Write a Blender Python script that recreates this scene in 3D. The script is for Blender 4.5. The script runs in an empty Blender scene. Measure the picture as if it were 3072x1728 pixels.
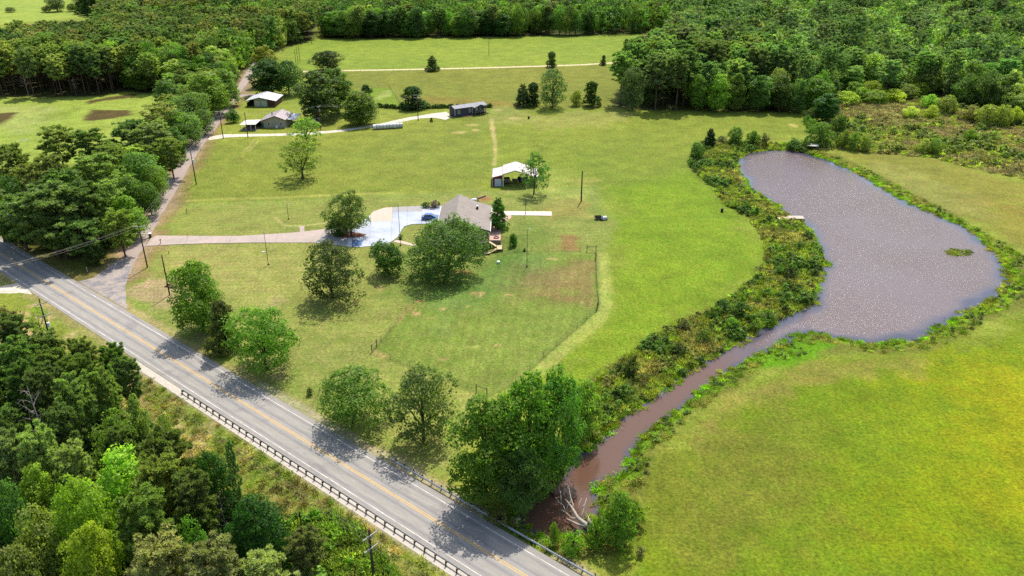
import bpy, bmesh, math, random
import numpy as np
from mathutils import Vector, Matrix
R = math.radians
scene = bpy.context.scene
COL = scene.collection
rng = np.random.default_rng(7)
random.seed(7)

# ------------------------------------------------------------------ camera, sky, sun, exposure
CAM_H = 76.0
PITCH = 25.5
FPX = 2389.0
cam_d = bpy.data.cameras.new("camera")
cam = bpy.data.objects.new("camera", cam_d)
COL.objects.link(cam)
cam.location = (0, 0, CAM_H)
cam.rotation_euler = (R(90 - PITCH), 0, 0)
cam_d.sensor_width = 36
cam_d.lens = FPX / 3072 * 36
cam_d.clip_start = 1
cam_d.clip_end = 9000
scene.camera = cam

SUN_EL = 59.0
SUN_DIR = Vector((0.27, 0.963, 0)).normalized()          # horizontal direction towards the sun
world = bpy.data.worlds.new("World")
scene.world = world
world.use_nodes = True
wn = world.node_tree
wn.nodes.clear()
sky = wn.nodes.new("ShaderNodeTexSky")
sky.sky_type = 'NISHITA'
sky.sun_disc = False
sky.sun_elevation = R(SUN_EL)
sky.sun_rotation = math.atan2(SUN_DIR.x, SUN_DIR.y)
sky.air_density = 1.3
sky.dust_density = 2.2
sky.ozone_density = 1.0
bgn = wn.nodes.new("ShaderNodeBackground")
bgn.inputs[1].default_value = 0.15
won = wn.nodes.new("ShaderNodeOutputWorld")
wn.links.new(sky.outputs[0], bgn.inputs[0])
wn.links.new(bgn.outputs[0], won.inputs[0])
sun_d = bpy.data.lights.new("sun", 'SUN')
sun_d.energy = 4.1
sun_d.angle = R(0.53)
sun_d.color = (1.0, 0.96, 0.88)
sun = bpy.data.objects.new("sun", sun_d)
COL.objects.link(sun)
sv = Vector((SUN_DIR.x * math.cos(R(SUN_EL)), SUN_DIR.y * math.cos(R(SUN_EL)), math.sin(R(SUN_EL))))
sun.rotation_euler = sv.to_track_quat('Z', 'Y').to_euler()
sun.location = (0, 0, 300)
scene.view_settings.view_transform = 'Standard'
scene.view_settings.look = 'None'
scene.view_settings.gamma = 1
scene.view_settings.use_curve_mapping = False
scene.view_settings.exposure = 0.68
scene.render.engine = 'CYCLES'
scene.cycles.use_denoising = False          # keeps leaf edges and the small glints on the pond
scene.cycles.sample_clamp_direct = 5
scene.cycles.max_bounces = 6
scene.cycles.diffuse_bounces = 3
scene.cycles.glossy_bounces = 2
scene.cycles.transmission_bounces = 3
scene.cycles.transparent_max_bounces = 4

# ------------------------------------------------------------------ surveying helpers
CT, ST = math.cos(R(PITCH)), math.sin(R(PITCH))
def W(x, y, z=0.0):
    """a sighting (plan units of the survey picture, 2576 wide) -> point on the level z"""
    u = (x * 1.19255 - 1536) / FPX
    v = (864 - y * 1.19255) / FPX
    d = (u, v * ST + CT, v * CT - ST)
    t = (z - CAM_H) / d[2]
    return (d[0] * t, d[1] * t)
def Wp(px, py, z=0.0):
    return W(px / 1.19255, py / 1.19255, z)
def height_at(x, y, ytop):
    X, Y = W(x, y)
    lo, hi = 0.0, 60.0
    for _ in range(30):
        m = (lo + hi) / 2
        v = m - CAM_H
        up = Y * ST + v * CT
        f = Y * CT - v * ST
        if 864 - FPX * up / f > ytop * 1.19255: lo = m
        else: hi = m
    return lo
def depth_of(X, Y, z=0):
    return Y * CT - (z - CAM_H) * ST
def smooth(a, b, x):
    t = np.clip((x - a) / (b - a), 0, 1)
    return t * t * (3 - 2 * t)
def poly_w(pts, z=0.0):
    return np.array([W(x, y, z) for x, y in pts])
def sdist(P, poly, closed=True):
    """signed distance (negative inside) of points P (N,2) to polygon"""
    n = len(poly)
    d2 = np.full(len(P), 1e18)
    ins = np.zeros(len(P), bool)
    for i in range(n if closed else n - 1):
        a = poly[i]; b = poly[(i + 1) % n]
        e = b - a
        w = P - a
        t = np.clip((w @ e) / max(e @ e, 1e-9), 0, 1)
        q = w - t[:, None] * e
        d2 = np.minimum(d2, (q * q).sum(1))
        if closed:
            c = (a[1] > P[:, 1]) != (b[1] > P[:, 1])
            xx = a[0] + (P[:, 1] - a[1]) / (b[1] - a[1] + 1e-12) * (b[0] - a[0])
            ins ^= c & (P[:, 0] < xx)
    d = np.sqrt(d2)
    return np.where(ins, -d, d) if closed else d
def inside(P, poly):
    return sdist(np.asarray(P, float).reshape(-1, 2), poly) < 0
_hash = rng.random((256, 256))
def vnoise(x, y):
    xi = np.floor(x).astype(int); yi = np.floor(y).astype(int)
    fx = x - xi; fy = y - yi
    fx = fx * fx * (3 - 2 * fx); fy = fy * fy * (3 - 2 * fy)
    a = _hash[xi % 256, yi % 256]; b = _hash[(xi + 1) % 256, yi % 256]
    c = _hash[xi % 256, (yi + 1) % 256]; d = _hash[(xi + 1) % 256, (yi + 1) % 256]
    return (a * (1 - fx) + b * fx) * (1 - fy) + (c * (1 - fx) + d * fx) * fy
def fbm(x, y, s, o=4):
    r = 0; a = 0.5; t = 0
    for k in range(o):
        r = r + a * vnoise(x / s + 17.3 * k, y / s + 9.1 * k); t += a
        a *= 0.5; s = s / 2.03
    return r / t - 0.5

# ------------------------------------------------------------------ colours and materials
ALB = 0.50
def lin(c, k=ALB):
    o = []
    for v in c[:3]:
        v = v / 255
        v = v / 12.92 if v <= 0.04045 else ((v + 0.055) / 1.055) ** 2.4
        o.append(min(v * k, 0.85))
    return tuple(o) + (1.0,)
def new_mat(name):
    m = bpy.data.materials.new(name)
    m.use_nodes = True
    m.node_tree.nodes.clear()
    return m, m.node_tree
def N(nt, t, **kw):
    n = nt.nodes.new(t)
    for k, v in kw.items(): setattr(n, k, v)
    return n
def mat(name, col, rough=0.8, var=0.18, scale=3.0, bump=0.0, metal=0.0, spec=0.3, stretch=(1, 1, 1), coord='Object', col2=None, k=ALB):
    """plain surface: base colour broken by two scales of noise, optional relief"""
    m, nt = new_mat(name)
    out = N(nt, "ShaderNodeOutputMaterial"); b = N(nt, "ShaderNodeBsdfPrincipled")
    tc = N(nt, "ShaderNodeTexCoord"); mp = N(nt, "ShaderNodeMapping"); mp.inputs['Scale'].default_value = stretch
    n1 = N(nt, "ShaderNodeTexNoise"); n1.inputs['Scale'].default_value = scale; n1.inputs['Detail'].default_value = 6; n1.inputs['Roughness'].default_value = 0.65
    mr = N(nt, "ShaderNodeMapRange"); mr.inputs[1].default_value = 0.3; mr.inputs[2].default_value = 0.7
    mr.inputs[3].default_value = 1 - var; mr.inputs[4].default_value = 1 + var
    mx = N(nt, "ShaderNodeMix", data_type='RGBA', blend_type='MULTIPLY'); mx.inputs[0].default_value = 1
    c = lin(col, k)
    mx.inputs[6].default_value = c
    nt.links.new(tc.outputs[coord], mp.inputs[0]); nt.links.new(mp.outputs[0], n1.inputs[0])
    nt.links.new(n1.outputs[0], mr.inputs[0]); nt.links.new(mr.outputs[0], mx.inputs[7])
    if col2:
        n2 = N(nt, "ShaderNodeTexNoise"); n2.inputs['Scale'].default_value = scale * 0.23; n2.inputs['Detail'].default_value = 4
        nt.links.new(mp.outputs[0], n2.inputs[0])
        cr = N(nt, "ShaderNodeMapRange"); cr.inputs[1].default_value = 0.42; cr.inputs[2].default_value = 0.62
        nt.links.new(n2.outputs[0], cr.inputs[0])
        m2 = N(nt, "ShaderNodeMix", data_type='RGBA'); m2.inputs[6].default_value = c; m2.inputs[7].default_value = lin(col2, k)
        nt.links.new(cr.outputs[0], m2.inputs[0]); nt.links.new(m2.outputs[2], mx.inputs[6])
    nt.links.new(mx.outputs[2], b.inputs['Base Color'])
    b.inputs['Roughness'].default_value = rough; b.inputs['Metallic'].default_value = metal
    b.inputs['Specular IOR Level'].default_value = spec
    if bump:
        bp = N(nt, "ShaderNodeBump"); bp.inputs['Strength'].default_value = bump; bp.inputs['Distance'].default_value = 0.1
        nt.links.new(n1.outputs[0], bp.inputs['Height']); nt.links.new(bp.outputs[0], b.inputs['Normal'])
    nt.links.new(b.outputs[0], out.inputs[0])
    return m

# ------------------------------------------------------------------ object helpers
def tag(o, label=None, cat=None, group=None, kind=None):
    if label: o['label'] = label
    if cat: o['category'] = cat
    if group: o['group'] = group
    if kind: o['kind'] = kind
    return o
def link(o, parent=None):
    COL.objects.link(o)
    if parent is not None: o.parent = parent
    return o
def empty(name, loc, rz=0.0):
    o = bpy.data.objects.new(name, None)
    o.location = loc; o.rotation_euler = (0, 0, rz)
    o.empty_display_size = 0.5
    return link(o)
class MB:
    """collects plain shapes, then links them as one mesh object"""
    def __init__(s): s.v = []; s.f = []
    def poly(s, pts):
        n = len(s.v); s.v += [tuple(p) for p in pts]; s.f.append(tuple(range(n, n + len(pts)))); return s
    def box(s, x0, x1, y0, y1, z0, z1):
        n = len(s.v)
        s.v += [(x0, y0, z0), (x1, y0, z0), (x1, y1, z0), (x0, y1, z0), (x0, y0, z1), (x1, y0, z1), (x1, y1, z1), (x0, y1, z1)]
        s.f += [(n, n+3, n+2, n+1), (n+4, n+5, n+6, n+7), (n, n+1, n+5, n+4), (n+1, n+2, n+6, n+5), (n+2, n+3, n+7, n+6), (n+3, n, n+4, n+7)]
        return s
    def prism(s, prof, y0, y1, axis='y'):
        """profile of (x,z) extruded along y (or (y,z) along x)"""
        n = len(s.v); k = len(prof)
        for y in (y0, y1):
            for a, z in prof: s.v.append((a, y, z) if axis == 'y' else (y, a, z))
        s.f.append(tuple(range(n, n + k))); s.f.append(tuple(range(n + 2*k - 1, n + k - 1, -1)))
        for i in range(k):
            j = (i + 1) % k
            s.f.append((n + j, n + i, n + k + i, n + k + j))
        return s
    def tube(s, pts, rad, sides=6, cap=True):
        pts = [Vector(p) for p in pts]
        if not hasattr(rad, '__len__'): rad = [rad] * len(pts)
        n = len(s.v); m = len(pts)
        for i, p in enumerate(pts):
            t = (pts[min(i+1, m-1)] - pts[max(i-1, 0)])
            if t.length < 1e-6: t = Vector((0, 0, 1))
            t.normalize()
            u = t.cross(Vector((0, 0, 1)) if abs(t.z) < 0.9 else Vector((1, 0, 0))).normalized()
            w = t.cross(u)
            for k in range(sides):
                a = 2 * math.pi * k / sides
                s.v.append(tuple(p + (u * math.cos(a) + w * math.sin(a)) * rad[i]))
        for i in range(m - 1):
            for k in range(sides):
                k2 = (k + 1) % sides
                s.f.append((n + i*sides + k, n + (i+1)*sides + k, n + (i+1)*sides + k2, n + i*sides + k2))
        if cap:
            s.f.append(tuple(n + k for k in range(sides)))
            s.f.append(tuple(n + (m-1)*sides + k for k in reversed(range(sides))))
        return s
    def mesh(s, name, m=None, smooth=False):
        me = bpy.data.meshes.new(name)
        me.from_pydata(s.v, [], s.f)
        if m: me.materials.append(m)
        if smooth:
            for p in me.polygons: p.use_smooth = True
        bm = bmesh.new(); bm.from_mesh(me); bmesh.ops.recalc_face_normals(bm, faces=bm.faces); bm.to_mesh(me); bm.free()
        return me
    def build(s, name, m, parent=None, smooth=False, label=None):
        o = bpy.data.objects.new(name, s.mesh(name, m, smooth))
        if label: o['label'] = label
        return link(o, parent)
def copy_tree(o, loc, rz=None, label=None, scale=None):
    c = o.copy(); COL.objects.link(c); c.location = loc
    if rz is not None: c.rotation_euler = (0, 0, rz)
    if scale is not None: c.scale = scale
    if label: c['label'] = label
    for ch in o.children:
        d = ch.copy(); COL.objects.link(d); d.parent = c
        for g2 in ch.children:
            e = g2.copy(); COL.objects.link(e); e.parent = d
    return c
def raw_mesh(name, V, F, mats=(), attrs=None, smooth=False):
    """numpy quads/tris -> mesh, fast"""
    me = bpy.data.meshes.new(name)
    V = np.asarray(V, np.float32); F = np.asarray(F, np.int32)
    me.vertices.add(len(V)); me.vertices.foreach_set("co", V.ravel())
    k = F.shape[1]
    me.loops.add(F.size); me.loops.foreach_set("vertex_index", F.ravel())
    me.polygons.add(len(F))
    me.polygons.foreach_set("loop_start", np.arange(0, F.size, k, dtype=np.int32))
    me.polygons.foreach_set("loop_total", np.full(len(F), k, np.int32))
    if smooth: me.polygons.foreach_set("use_smooth", np.ones(len(F), bool))
    for m in mats: me.materials.append(m)
    if attrs:
        for nm, (ty, dom, dat) in attrs.items():
            at = me.attributes.new(nm, ty, dom)
            key = {'FLOAT': 'value', 'INT': 'value', 'FLOAT_COLOR': 'color', 'BYTE_COLOR': 'color', 'FLOAT_VECTOR': 'vector'}[ty]
            at.data.foreach_set(key, np.asarray(dat).ravel())
    me.update(calc_edges=True)
    return me

# ------------------------------------------------------------------ the land: outlines
Z_WATER = -0.55
POND = poly_w([(1897,483),(1880,468),(1862,440),(1854,417),(1854,400),(1877,387),(1910,379),(1950,376),(1985,377),(2017,383),(2048,391),(2077,400),(2112,414),
 (2150,430),(2195,455),(2237,483),(2278,504),(2317,523),(2368,545),(2417,566),(2460,592),(2494,620),(2517,650),(2530,683),(2541,710),(2520,738),(2494,756),
 (2455,778),(2420,790),(2400,802),(2378,817),(2350,833),(2332,846),(2310,861),(2260,857),(2230,862),(2200,866),(2150,861),(2110,850),(2067,841),(2040,838),(2017,840),(1995,852),
 (1984,862),(1930,885),(1884,903),(1845,925),(1820,942),(1784,966),(1750,995),(1717,1023),(1690,1042),(1650,1072),(1625,1093),(1600,1120),(1585,1139),(1580,1165),(1577,1190),(1550,1200),
 (1520,1207),(1502,1216),(1500,1240),(1509,1276),(1502,1290),(1487,1299),(1488,1320),(1480,1338),(1455,1345),(1427,1343),(1410,1352),(1398,1366),(1380,1370),(1362,1366),(1350,1352),
 (1330,1338),(1308,1330),(1296,1318),(1302,1305),(1309,1292),(1318,1275),(1335,1250),(1360,1225),(1390,1208),(1418,1193),(1426,1178),(1440,1160),(1475,1133),(1500,1112),(1519,1099),(1559,1056),(1595,1032),
 (1625,1013),(1660,990),(1689,966),(1717,944),(1767,916),(1800,896),(1827,880),(1860,860),(1904,833),(1934,820),(1965,800),(1990,787),(2027,771),(2052,757),(2050,738),(2058,718),(2060,690),
 (2078,663),(2068,645),(2060,625),(2050,606),(2038,585),(2022,568),(2005,552),(1974,536),(1955,518),(1930,500)], Z_WATER)
BANK_L = poly_w([(1735,395),(1736,420),(1790,470),(1830,520),(1880,545),(1915,590),(1932,640),(1905,690),(1860,735),(1800,775),(1720,805),(1640,855),(1560,910),(1500,950),(1440,1010),(1410,1080),(1395,1150),(1380,1210),
 (1430,1200),(1520,1110),(1620,1030),(1720,950),(1830,885),(1950,820),(2060,765),(2090,665),(2030,570),(1960,525),(1885,485),(1850,420),(1856,392),(1900,378),(1950,374),(2060,392),(2090,372),(2040,360),(1980,362),(1900,360),(1850,360),(1790,362),(1750,375)])
BANK_R1 = poly_w([(2055,380),(2110,385),(2200,435),(2300,490),(2400,540),(2490,590),(2576,640),(2650,760),(2576,770),(2500,800),(2420,845),(2330,882),(2200,890),(2080,890),(2000,900),(1900,945),(1800,1000),(1730,1060),(1650,1130),
 (1620,1200),(1605,1300),(1570,1370),(1500,1400),(1420,1400),(1360,1390),(1300,1345),(1290,1310),(1330,1240),(1420,1170)]+[(1560,1050),(1700,950),(1900,835),(2040,760),(2070,660),(2000,560),(1880,470),(1850,390),(1950,365)])
MARSH = poly_w([(2107,263),(2174,262),(2264,257),(2330,250),(2400,262),(2470,280),(2534,290),(2700,320),(2900,420),(2760,520),(2576,450),(2450,425),(2350,397),(2184,383),(2077,370),(2050,330)])
YARD = poly_w([(936,887),(1225,997),(1297,963),(1499,782),(1506,770),(1499,640),(1252,627),(1190,700),(1058,743)])
LAWN = poly_w([(390,600),(432,512),(700,502),(960,490),(1250,478),(1500,470),(1545,560),(1520,640),(1525,770),(1500,815),(1310,965),(1235,1010),(1130,1200),(1010,1175),(860,1065),(640,935),(450,850),(330,780),(318,750),(330,690),(368,622)])
HW_A = np.array((-25.8 + 0, 97.4)); HW_U = np.array((0.773, -0.6344)); HW_N = np.array((0.6344, 0.773))   # a point on the centre line, direction, towards the yard
HW_O = np.array((-60.0, 125.6))
def hw(s, o):
    p = HW_O + HW_U * s + HW_N * o
    return (p[0], p[1])
def hw_coord(X, Y):
    dx, dy = X - HW_O[0], Y - HW_O[1]
    return dx * HW_U[0] + dy * HW_U[1], dx * HW_N[0] + dy * HW_N[1]

def terrain(X, Y):
    """gentle drop below the walk-out front of the house; everything else lies level"""
    X = np.asarray(X, float); Y = np.asarray(Y, float)
    g1 = np.exp(-((X + 8.5) / 8.5) ** 2) * smooth(-21.5, -16.5, X)
    z = -2.3 * g1 * smooth(191.5, 185.5, Y) * smooth(158, 177, Y)
    return z
def tz(X, Y):
    return float(terrain(X, Y))
# ------------------------------------------------------------------ ground sheet
def axis_steps(segs):
    out = [segs[0][0]]
    for a, b, st in segs:
        n = max(1, int(round((b - a) / st)))
        out += list(np.linspace(a, b, n + 1)[1:])
    return np.array(out)
gx = axis_steps([(-3500, -900, 260), (-900, -420, 12), (-420, -150, 2.0), (-150, 150, 0.62), (150, 420, 2.0), (420, 900, 12), (900, 3500, 260)])
gy = axis_steps([(-600, 30, 60), (30, 60, 2.5), (60, 225, 0.6), (225, 340, 0.9), (340, 560, 1.8), (560, 900, 6), (900, 4200, 300)])
GX, GY = np.meshgrid(gx, gy)
PX = GX.ravel(); PY = GY.ravel()
P2 = np.stack([PX, PY], 1)
near = (np.abs(PX) < 300) & (PY < 420) & (PY > 40)
dp = np.full(len(PX), 99.0)
m_ = (PX > -30) & (PX < 170) & (PY > 60) & (PY < 300)
jit = fbm(P2[m_, 0], P2[m_, 1], 3.0, 3)
dp[m_] = sdist(P2[m_], POND) + jit * 1.2
GZ = terrain(PX, PY)
shore = (Z_WATER + 0.02) + (0 - Z_WATER) * smooth(0, 4.5, dp)
GZ = np.where(dp < 0, Z_WATER - 0.05 - np.minimum(-dp * 0.45, 1.6), np.where(dp < 4.5, shore, GZ))
hs, ho = hw_coord(PX, PY)
relief = fbm(PX, PY, 9.0, 4) * 0.16
flat = smooth(4.7, 9, np.abs(ho))
GZ = GZ - np.where(near & (dp > 4.5), np.maximum(0, relief + 0.03) * flat, 0) * 0.6
LEFT_VERGE = np.clip(-(ho + 6.2), 0, 9) * 0.14           # the ditch side of the highway falls away a little
GZ = GZ - np.where(ho < -6.2, LEFT_VERGE, 0) * smooth(152, 128, PY)
T = np.zeros((len(PX), 3))
def c3(c, k=ALB): return np.array(lin(c, k)[:3])
T[:] = c3((146, 158, 66))
wn1 = fbm(PX, PY, 60, 4); wn2 = fbm(PX, PY, 14, 4); wn3 = fbm(PX + 400, PY, 3.2, 3)
def lay(col, d, feather=2.0, rag=2.0, k=1.0, msk=None):
    """blend a ground colour over d<0"""
    dd = d + (wn2 * 1.6 + wn3 * 0.8) * rag * 2
    a = (1 - smooth(-feather, feather, dd)) * k
    if msk is not None: a = a * msk
    T[:] = T * (1 - a[:, None]) + c3(col) * a[:, None]
def lay_poly(col, pts, feather=2, rag=2, k=1.0, z=0.0, world=False):
    q = np.array(pts) if world else poly_w(pts, z)
    lo = q.min(0) - 25; hi = q.max(0) + 25
    mm = (PX > lo[0]) & (PX < hi[0]) & (PY > lo[1]) & (PY < hi[1])
    d = np.full(len(PX), 99.0); d[mm] = sdist(P2[mm], q)
    lay(col, d, feather, rag, k)
def lay_spot(col, x, y, rx, ry, k=1.0, feather=0.35, rag=0.5):
    """soft irregular spot; centre and radii in survey units"""
    cx, cy = W(x, y); r1 = abs(W(x + rx, y)[0] - cx); r2 = abs(W(x, y - ry)[1] - cy)
    mm = (np.abs(PX - cx) < 3 * r1 + 2) & (np.abs(PY - cy) < 3 * r2 + 2)
    q = np.sqrt(((PX - cx) / max(r1, .3)) ** 2 + ((PY - cy) / max(r2, .3)) ** 2)
    rr = min(r1, r2)
    d = np.where(mm, (q - 1) * rr, 99.0)
    dd = d + (wn2 * 0.5 + wn3 * 1.6) * rr * rag * 1.6
    a = (1 - smooth(-feather * rr, feather * rr, dd)) * k
    T[:] = T * (1 - a[:, None]) + c3(col) * a[:, None]
def lay_line(col, pts, width, k=1.0, feather=0.5, rag=0.3):
    q = poly_w(pts)
    lo = q.min(0) - 10; hi = q.max(0) + 10
    mm = (PX > lo[0]) & (PX < hi[0]) & (PY > lo[1]) & (PY < hi[1])
    d = np.full(len(PX), 99.0); d[mm] = sdist(P2[mm], q, False) - width / 2
    lay(col, d, feather, rag, k)
# broad fields
lay_poly((142, 160, 60), [(720,104),(800,98),(1200,95),(1700,84),(1665,145),(1592,154),(1458,163),(1258,169),(1072,174),(865,178),(730,182)], 4, 3)          # far meadow
lay_poly((138, 142, 60), [(760,182),(1072,175),(1458,165),(1700,150),(1560,275),(1250,270),(860,275)], 4, 3)                                                    # golden field
lay_poly((160, 138, 68), [(1000,240),(1200,250),(1300,260),(1290,285),(1235,268),(1120,262)], 3, 6, .7)
lay_poly((164, 180, 82), [(-900,60),(0,62),(260,38),(210,0),(190,-30),(-900,-30)], 5, 5)
lay_poly((158, 176, 78), [(-500,245),(-10,245),(250,240),(370,232),(430,236),(420,300),(300,400),(120,420),(-30,395),(-500,470)], 4, 4)                         # left pasture
lay_poly((176, 182, 110), [(-100,262),(60,270),(180,285),(160,300),(40,330),(-100,320)], 5, 9, .7)
lay_poly((136, 148, 62), [(500,370),(860,338),(1235,275),(1236,470),(700,500),(435,508)], 3, 3)                                                                 # field left of boundary
lay_poly((136, 150, 58), [(1235,275),(1560,272),(2020,280),(2050,330),(1760,380),(1740,430),(1850,540),(1935,640),(1800,780),(1480,1000),(1310,965),(1510,800),(1500,480),(1240,470)], 3, 3)
lay_poly((134, 162, 36), [(1545,480),(1740,440),(1900,560),(1935,640),(1900,700),(1720,800),(1530,920),(1440,980),(1330,960),(1510,810),(1545,700)], 6, 5, .75)  # lush pasture
lay_poly((166, 164, 98), [(1240,275),(1420,285),(1600,282),(1560,320),(1400,330),(1250,310)], 4, 8, .5)
lay_poly((120, 144, 30), [(1750,1050),(1900,960),(2080,905),(2330,900),(2600,800),(3200,760),(3400,1800),(1400,1800),(1560,1420),(1620,1210)], 4, 4)          # bottom right meadow
lay_poly((142, 156, 6), [(2250,960),(2576,860),(2700,900),(2650,1400),(2400,1430),(2150,1250)], 14, 12, .8)
lay_poly((166, 166, 6), [(2440,980),(2576,930),(2900,950),(2800,1350),(2520,1230)], 12, 10, .75)
lay_poly((130, 128, 56), [(1680,1130),(1850,1050),(2050,1080),(2000,1250),(1750,1400),(1640,1300)], 9, 10, .6)
lay_poly((158, 148, 78), [(1720,1080),(1850,985),(2060,925),(2300,905),(2290,925),(2080,950),(1900,1010),(1740,1120)], 2.5, 4, .7)
lay_poly((148, 146, 66), [(2080,375),(2350,400),(2576,455),(2800,520),(2800,700),(2576,640),(2400,535),(2200,432)], 3, 4)                                     # meadow above the pond
lay_poly((162, 160, 92), [(2150,410),(2330,440),(2500,520),(2560,590),(2420,530),(2250,460)], 4, 8, .6)
lay_poly((150, 132, 62), [(2460,500),(2576,520),(2700,640),(2576,600)], 6, 8, .5)
# mown ground round the house
d_l = np.full(len(PX), 99.0); mm = (np.abs(PX) < 160) & (PY > 60) & (PY < 300); d_l[mm] = sdist(P2[mm], LAWN)
lay((136, 150, 74), d_l, 1.6, .6)
lay((152, 150, 86), d_l + 3, 6, 6, .45)
d_y = np.full(len(PX), 99.0); d_y[mm] = sdist(P2[mm], YARD)
lay((126, 143, 66), d_y, .7, .2)
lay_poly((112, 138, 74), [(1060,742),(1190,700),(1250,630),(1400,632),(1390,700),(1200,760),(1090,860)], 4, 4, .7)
lay_spot((190, 120, 92), 1165, 668, 24, 7, k=.8)
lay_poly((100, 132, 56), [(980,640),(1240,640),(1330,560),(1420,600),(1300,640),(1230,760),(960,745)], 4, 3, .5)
lay_poly((150, 112, 84), [(1385,655),(1490,650),(1492,745),(1400,760),(1290,735),(1270,700),(1340,690)], 6, 9, .28)                                           # worn brown grass
lay_poly((160, 126, 96), [(1395,690),(1440,650),(1470,660),(1486,740),(1400,735)], 3.5, 8, .42)
lay_poly((152, 108, 82), [(1410,590),(1450,592),(1462,632),(1400,632)], 1.0, 1.2, .7)
lay_poly((168, 164, 100), [(420,640),(760,640),(760,760),(700,860),(560,760),(440,700)], 8, 9, .55)
lay_poly((184, 160, 130), [(368,700),(440,698),(460,760),(440,776),(390,775),(358,735)], 1.6, 3, .8)
lay_poly((180, 158, 126), [(690,740),(740,770),(720,800),(660,770)], 2, 4, .35)
lay_poly((176, 150, 118), [(460,805),(560,840),(700,945),(640,935),(450,830)], 1.5, 3, .5)
lay_poly((170, 150, 90), [(1380,500),(1470,498),(1480,545),(1390,545)], 2.5, 5, .5)
lay_poly((176, 186, 100), [(1275,470),(1360,420),(1440,440),(1460,500),(1370,505)], 3, 6, .35)
for s in [(1053,758,9,3),(1210,737,8,3),(1043,785,3,8),(1049,789,9,5),(1088,799,6,4),(1114,778,5,4),(1177,770,6,3),(1192,738,10,4),(1206,744,4,5),(1280,741,12,2),(1423,709,8,2.5),(1464,761,4,1.6),(1113,904,8,2.5),(1250,867,5,2),
          (1385,650,14,2.4),(1396,653,6,3),(956,722,6,3),(957,730,6,2),(480,650,4,2),(520,640,5,2),(500,748,8,5)]:
    lay_spot((196, 162, 118), *s, k=.85)
lay_line((196, 190, 120), [(1175,874),(1190,873),(1203,872)], .5, .8)
lay_line((176, 180, 104), [(1520,640),(1524,700),(1526,770),(1512,810),(1400,900),(1325,960)], 1.1, .45)
lay_line((176, 180, 104), [(1512,640),(1516,700),(1518,766),(1500,800),(1392,890),(1316,955)], .8, .35)
lay_line((168, 178, 92), [(1518,640),(1521,700),(1522,770),(1506,806),(1395,897),(1320,958)], 3.4, .5)
lay_line((78, 96, 40), [(936,887),(1080,940),(1225,997)], .5, .6); lay_line((84, 104, 44), [(1225,997),(1297,963),(1499,782),(1506,770),(1499,640)], .45, .6)
lay_line((80, 100, 44), [(1499,636),(1380,630),(1252,627)], .4, .6); lay_line((84, 104, 44), [(936,887),(1058,743)], .5, .5)
lay_line((200, 170, 120), [(1000,812),(1022,784),(1040,765)], .6, .6)
lay_line((200, 168, 120), [(940,884),(968,897)], .8, .7)
# sandy and bare places
lay_spot((222, 206, 160), 970,238,14,9, k=.95); lay_spot((222,206,160), 952,248,12,3,k=.9)
lay_poly((132, 160, 44), [(925,222),(985,222),(1010,270),(920,272)], .8, .8, .7)
for s in [(1155,333,14,3),(1190,314,14,2.4),(1250,277,14,3),(1300,298,18,4),(1240,323,7,8),(1195,326,8,3),(1995,315,9,4)]:
    lay_spot((196, 182, 120), *s, k=.8)
lay_line((200, 184, 130), [(1236,300),(1240,330),(1245,360),(1247,385),(1243,415)], 1.1, .85)
lay_line((178, 176, 100), [(1243,415),(1238,470)], 1.0, .4)
lay_line((190, 184, 116), [(640,350),(628,366),(615,380)], .6, .7); lay_line((190, 184, 116), [(650,352),(640,366),(625,380)], .6, .7)
lay_line((176, 176, 90), [(610,380),(612,395),(640,410)], .5, .5)
lay_line((176, 186, 90), [(560,430),(600,470),(700,475)], .6, .3)
lay_line((200, 190, 130), [(696,548),(702,558),(716,566),(733,568),(760,568),(800,563),(824,560)], .45, .8)
lay_spot((176, 140, 108), 1655,90,34,7,k=.75); lay_spot((110,80,64), 1668,88,14,2,k=.5)
lay_spot((190, 180, 110), 1460,455,40,10,k=.35); lay_spot((200,190,120),1385,470,14,14,k=.3)
lay_spot((176,176,110), 1275,485,30,8,k=.3)
lay_line((190, 186, 110), [(440,507),(560,500),(700,497),(830,490),(990,485)], 1.6, .4)
lay_line((80, 104, 40), [(445,512),(620,505),(700,503),(830,497)], .5, .5); lay_line((84, 108, 40), [(1100,487),(1240,478),(1320,474),(1500,472)], .5, .4)
lay_line((110, 140, 50), [(1510,548),(1600,548),(1750,545),(1850,545)], 1.2, .4)
lay_poly((182, 120, 96), [(1195,497),(1245,496),(1240,506),(1200,507)], .8, 1, .8)
lay_line((196, 160, 130), [(1186,505),(1205,500),(1222,495)], .8, .9)
# bare mud hollows in the left pasture
for pts in ([(198,303),(237,272),(240,276),(330,276),(325,290),(270,300),(230,304)], [(-60,288),(0,284),(42,282),(30,296),(0,310),(-60,330)], [(212,255),(270,244),(340,236),(330,246),(260,254),(225,261)]):
    lay_poly((92, 74, 46), pts, .8, 1.2, .95)
lay_spot((180, 190, 150), 55,352,12,3,k=.6); lay_spot((120,140,50),140,290,36,14,k=.5); lay_spot((120,140,50),236,322,30,8,k=.4)
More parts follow.
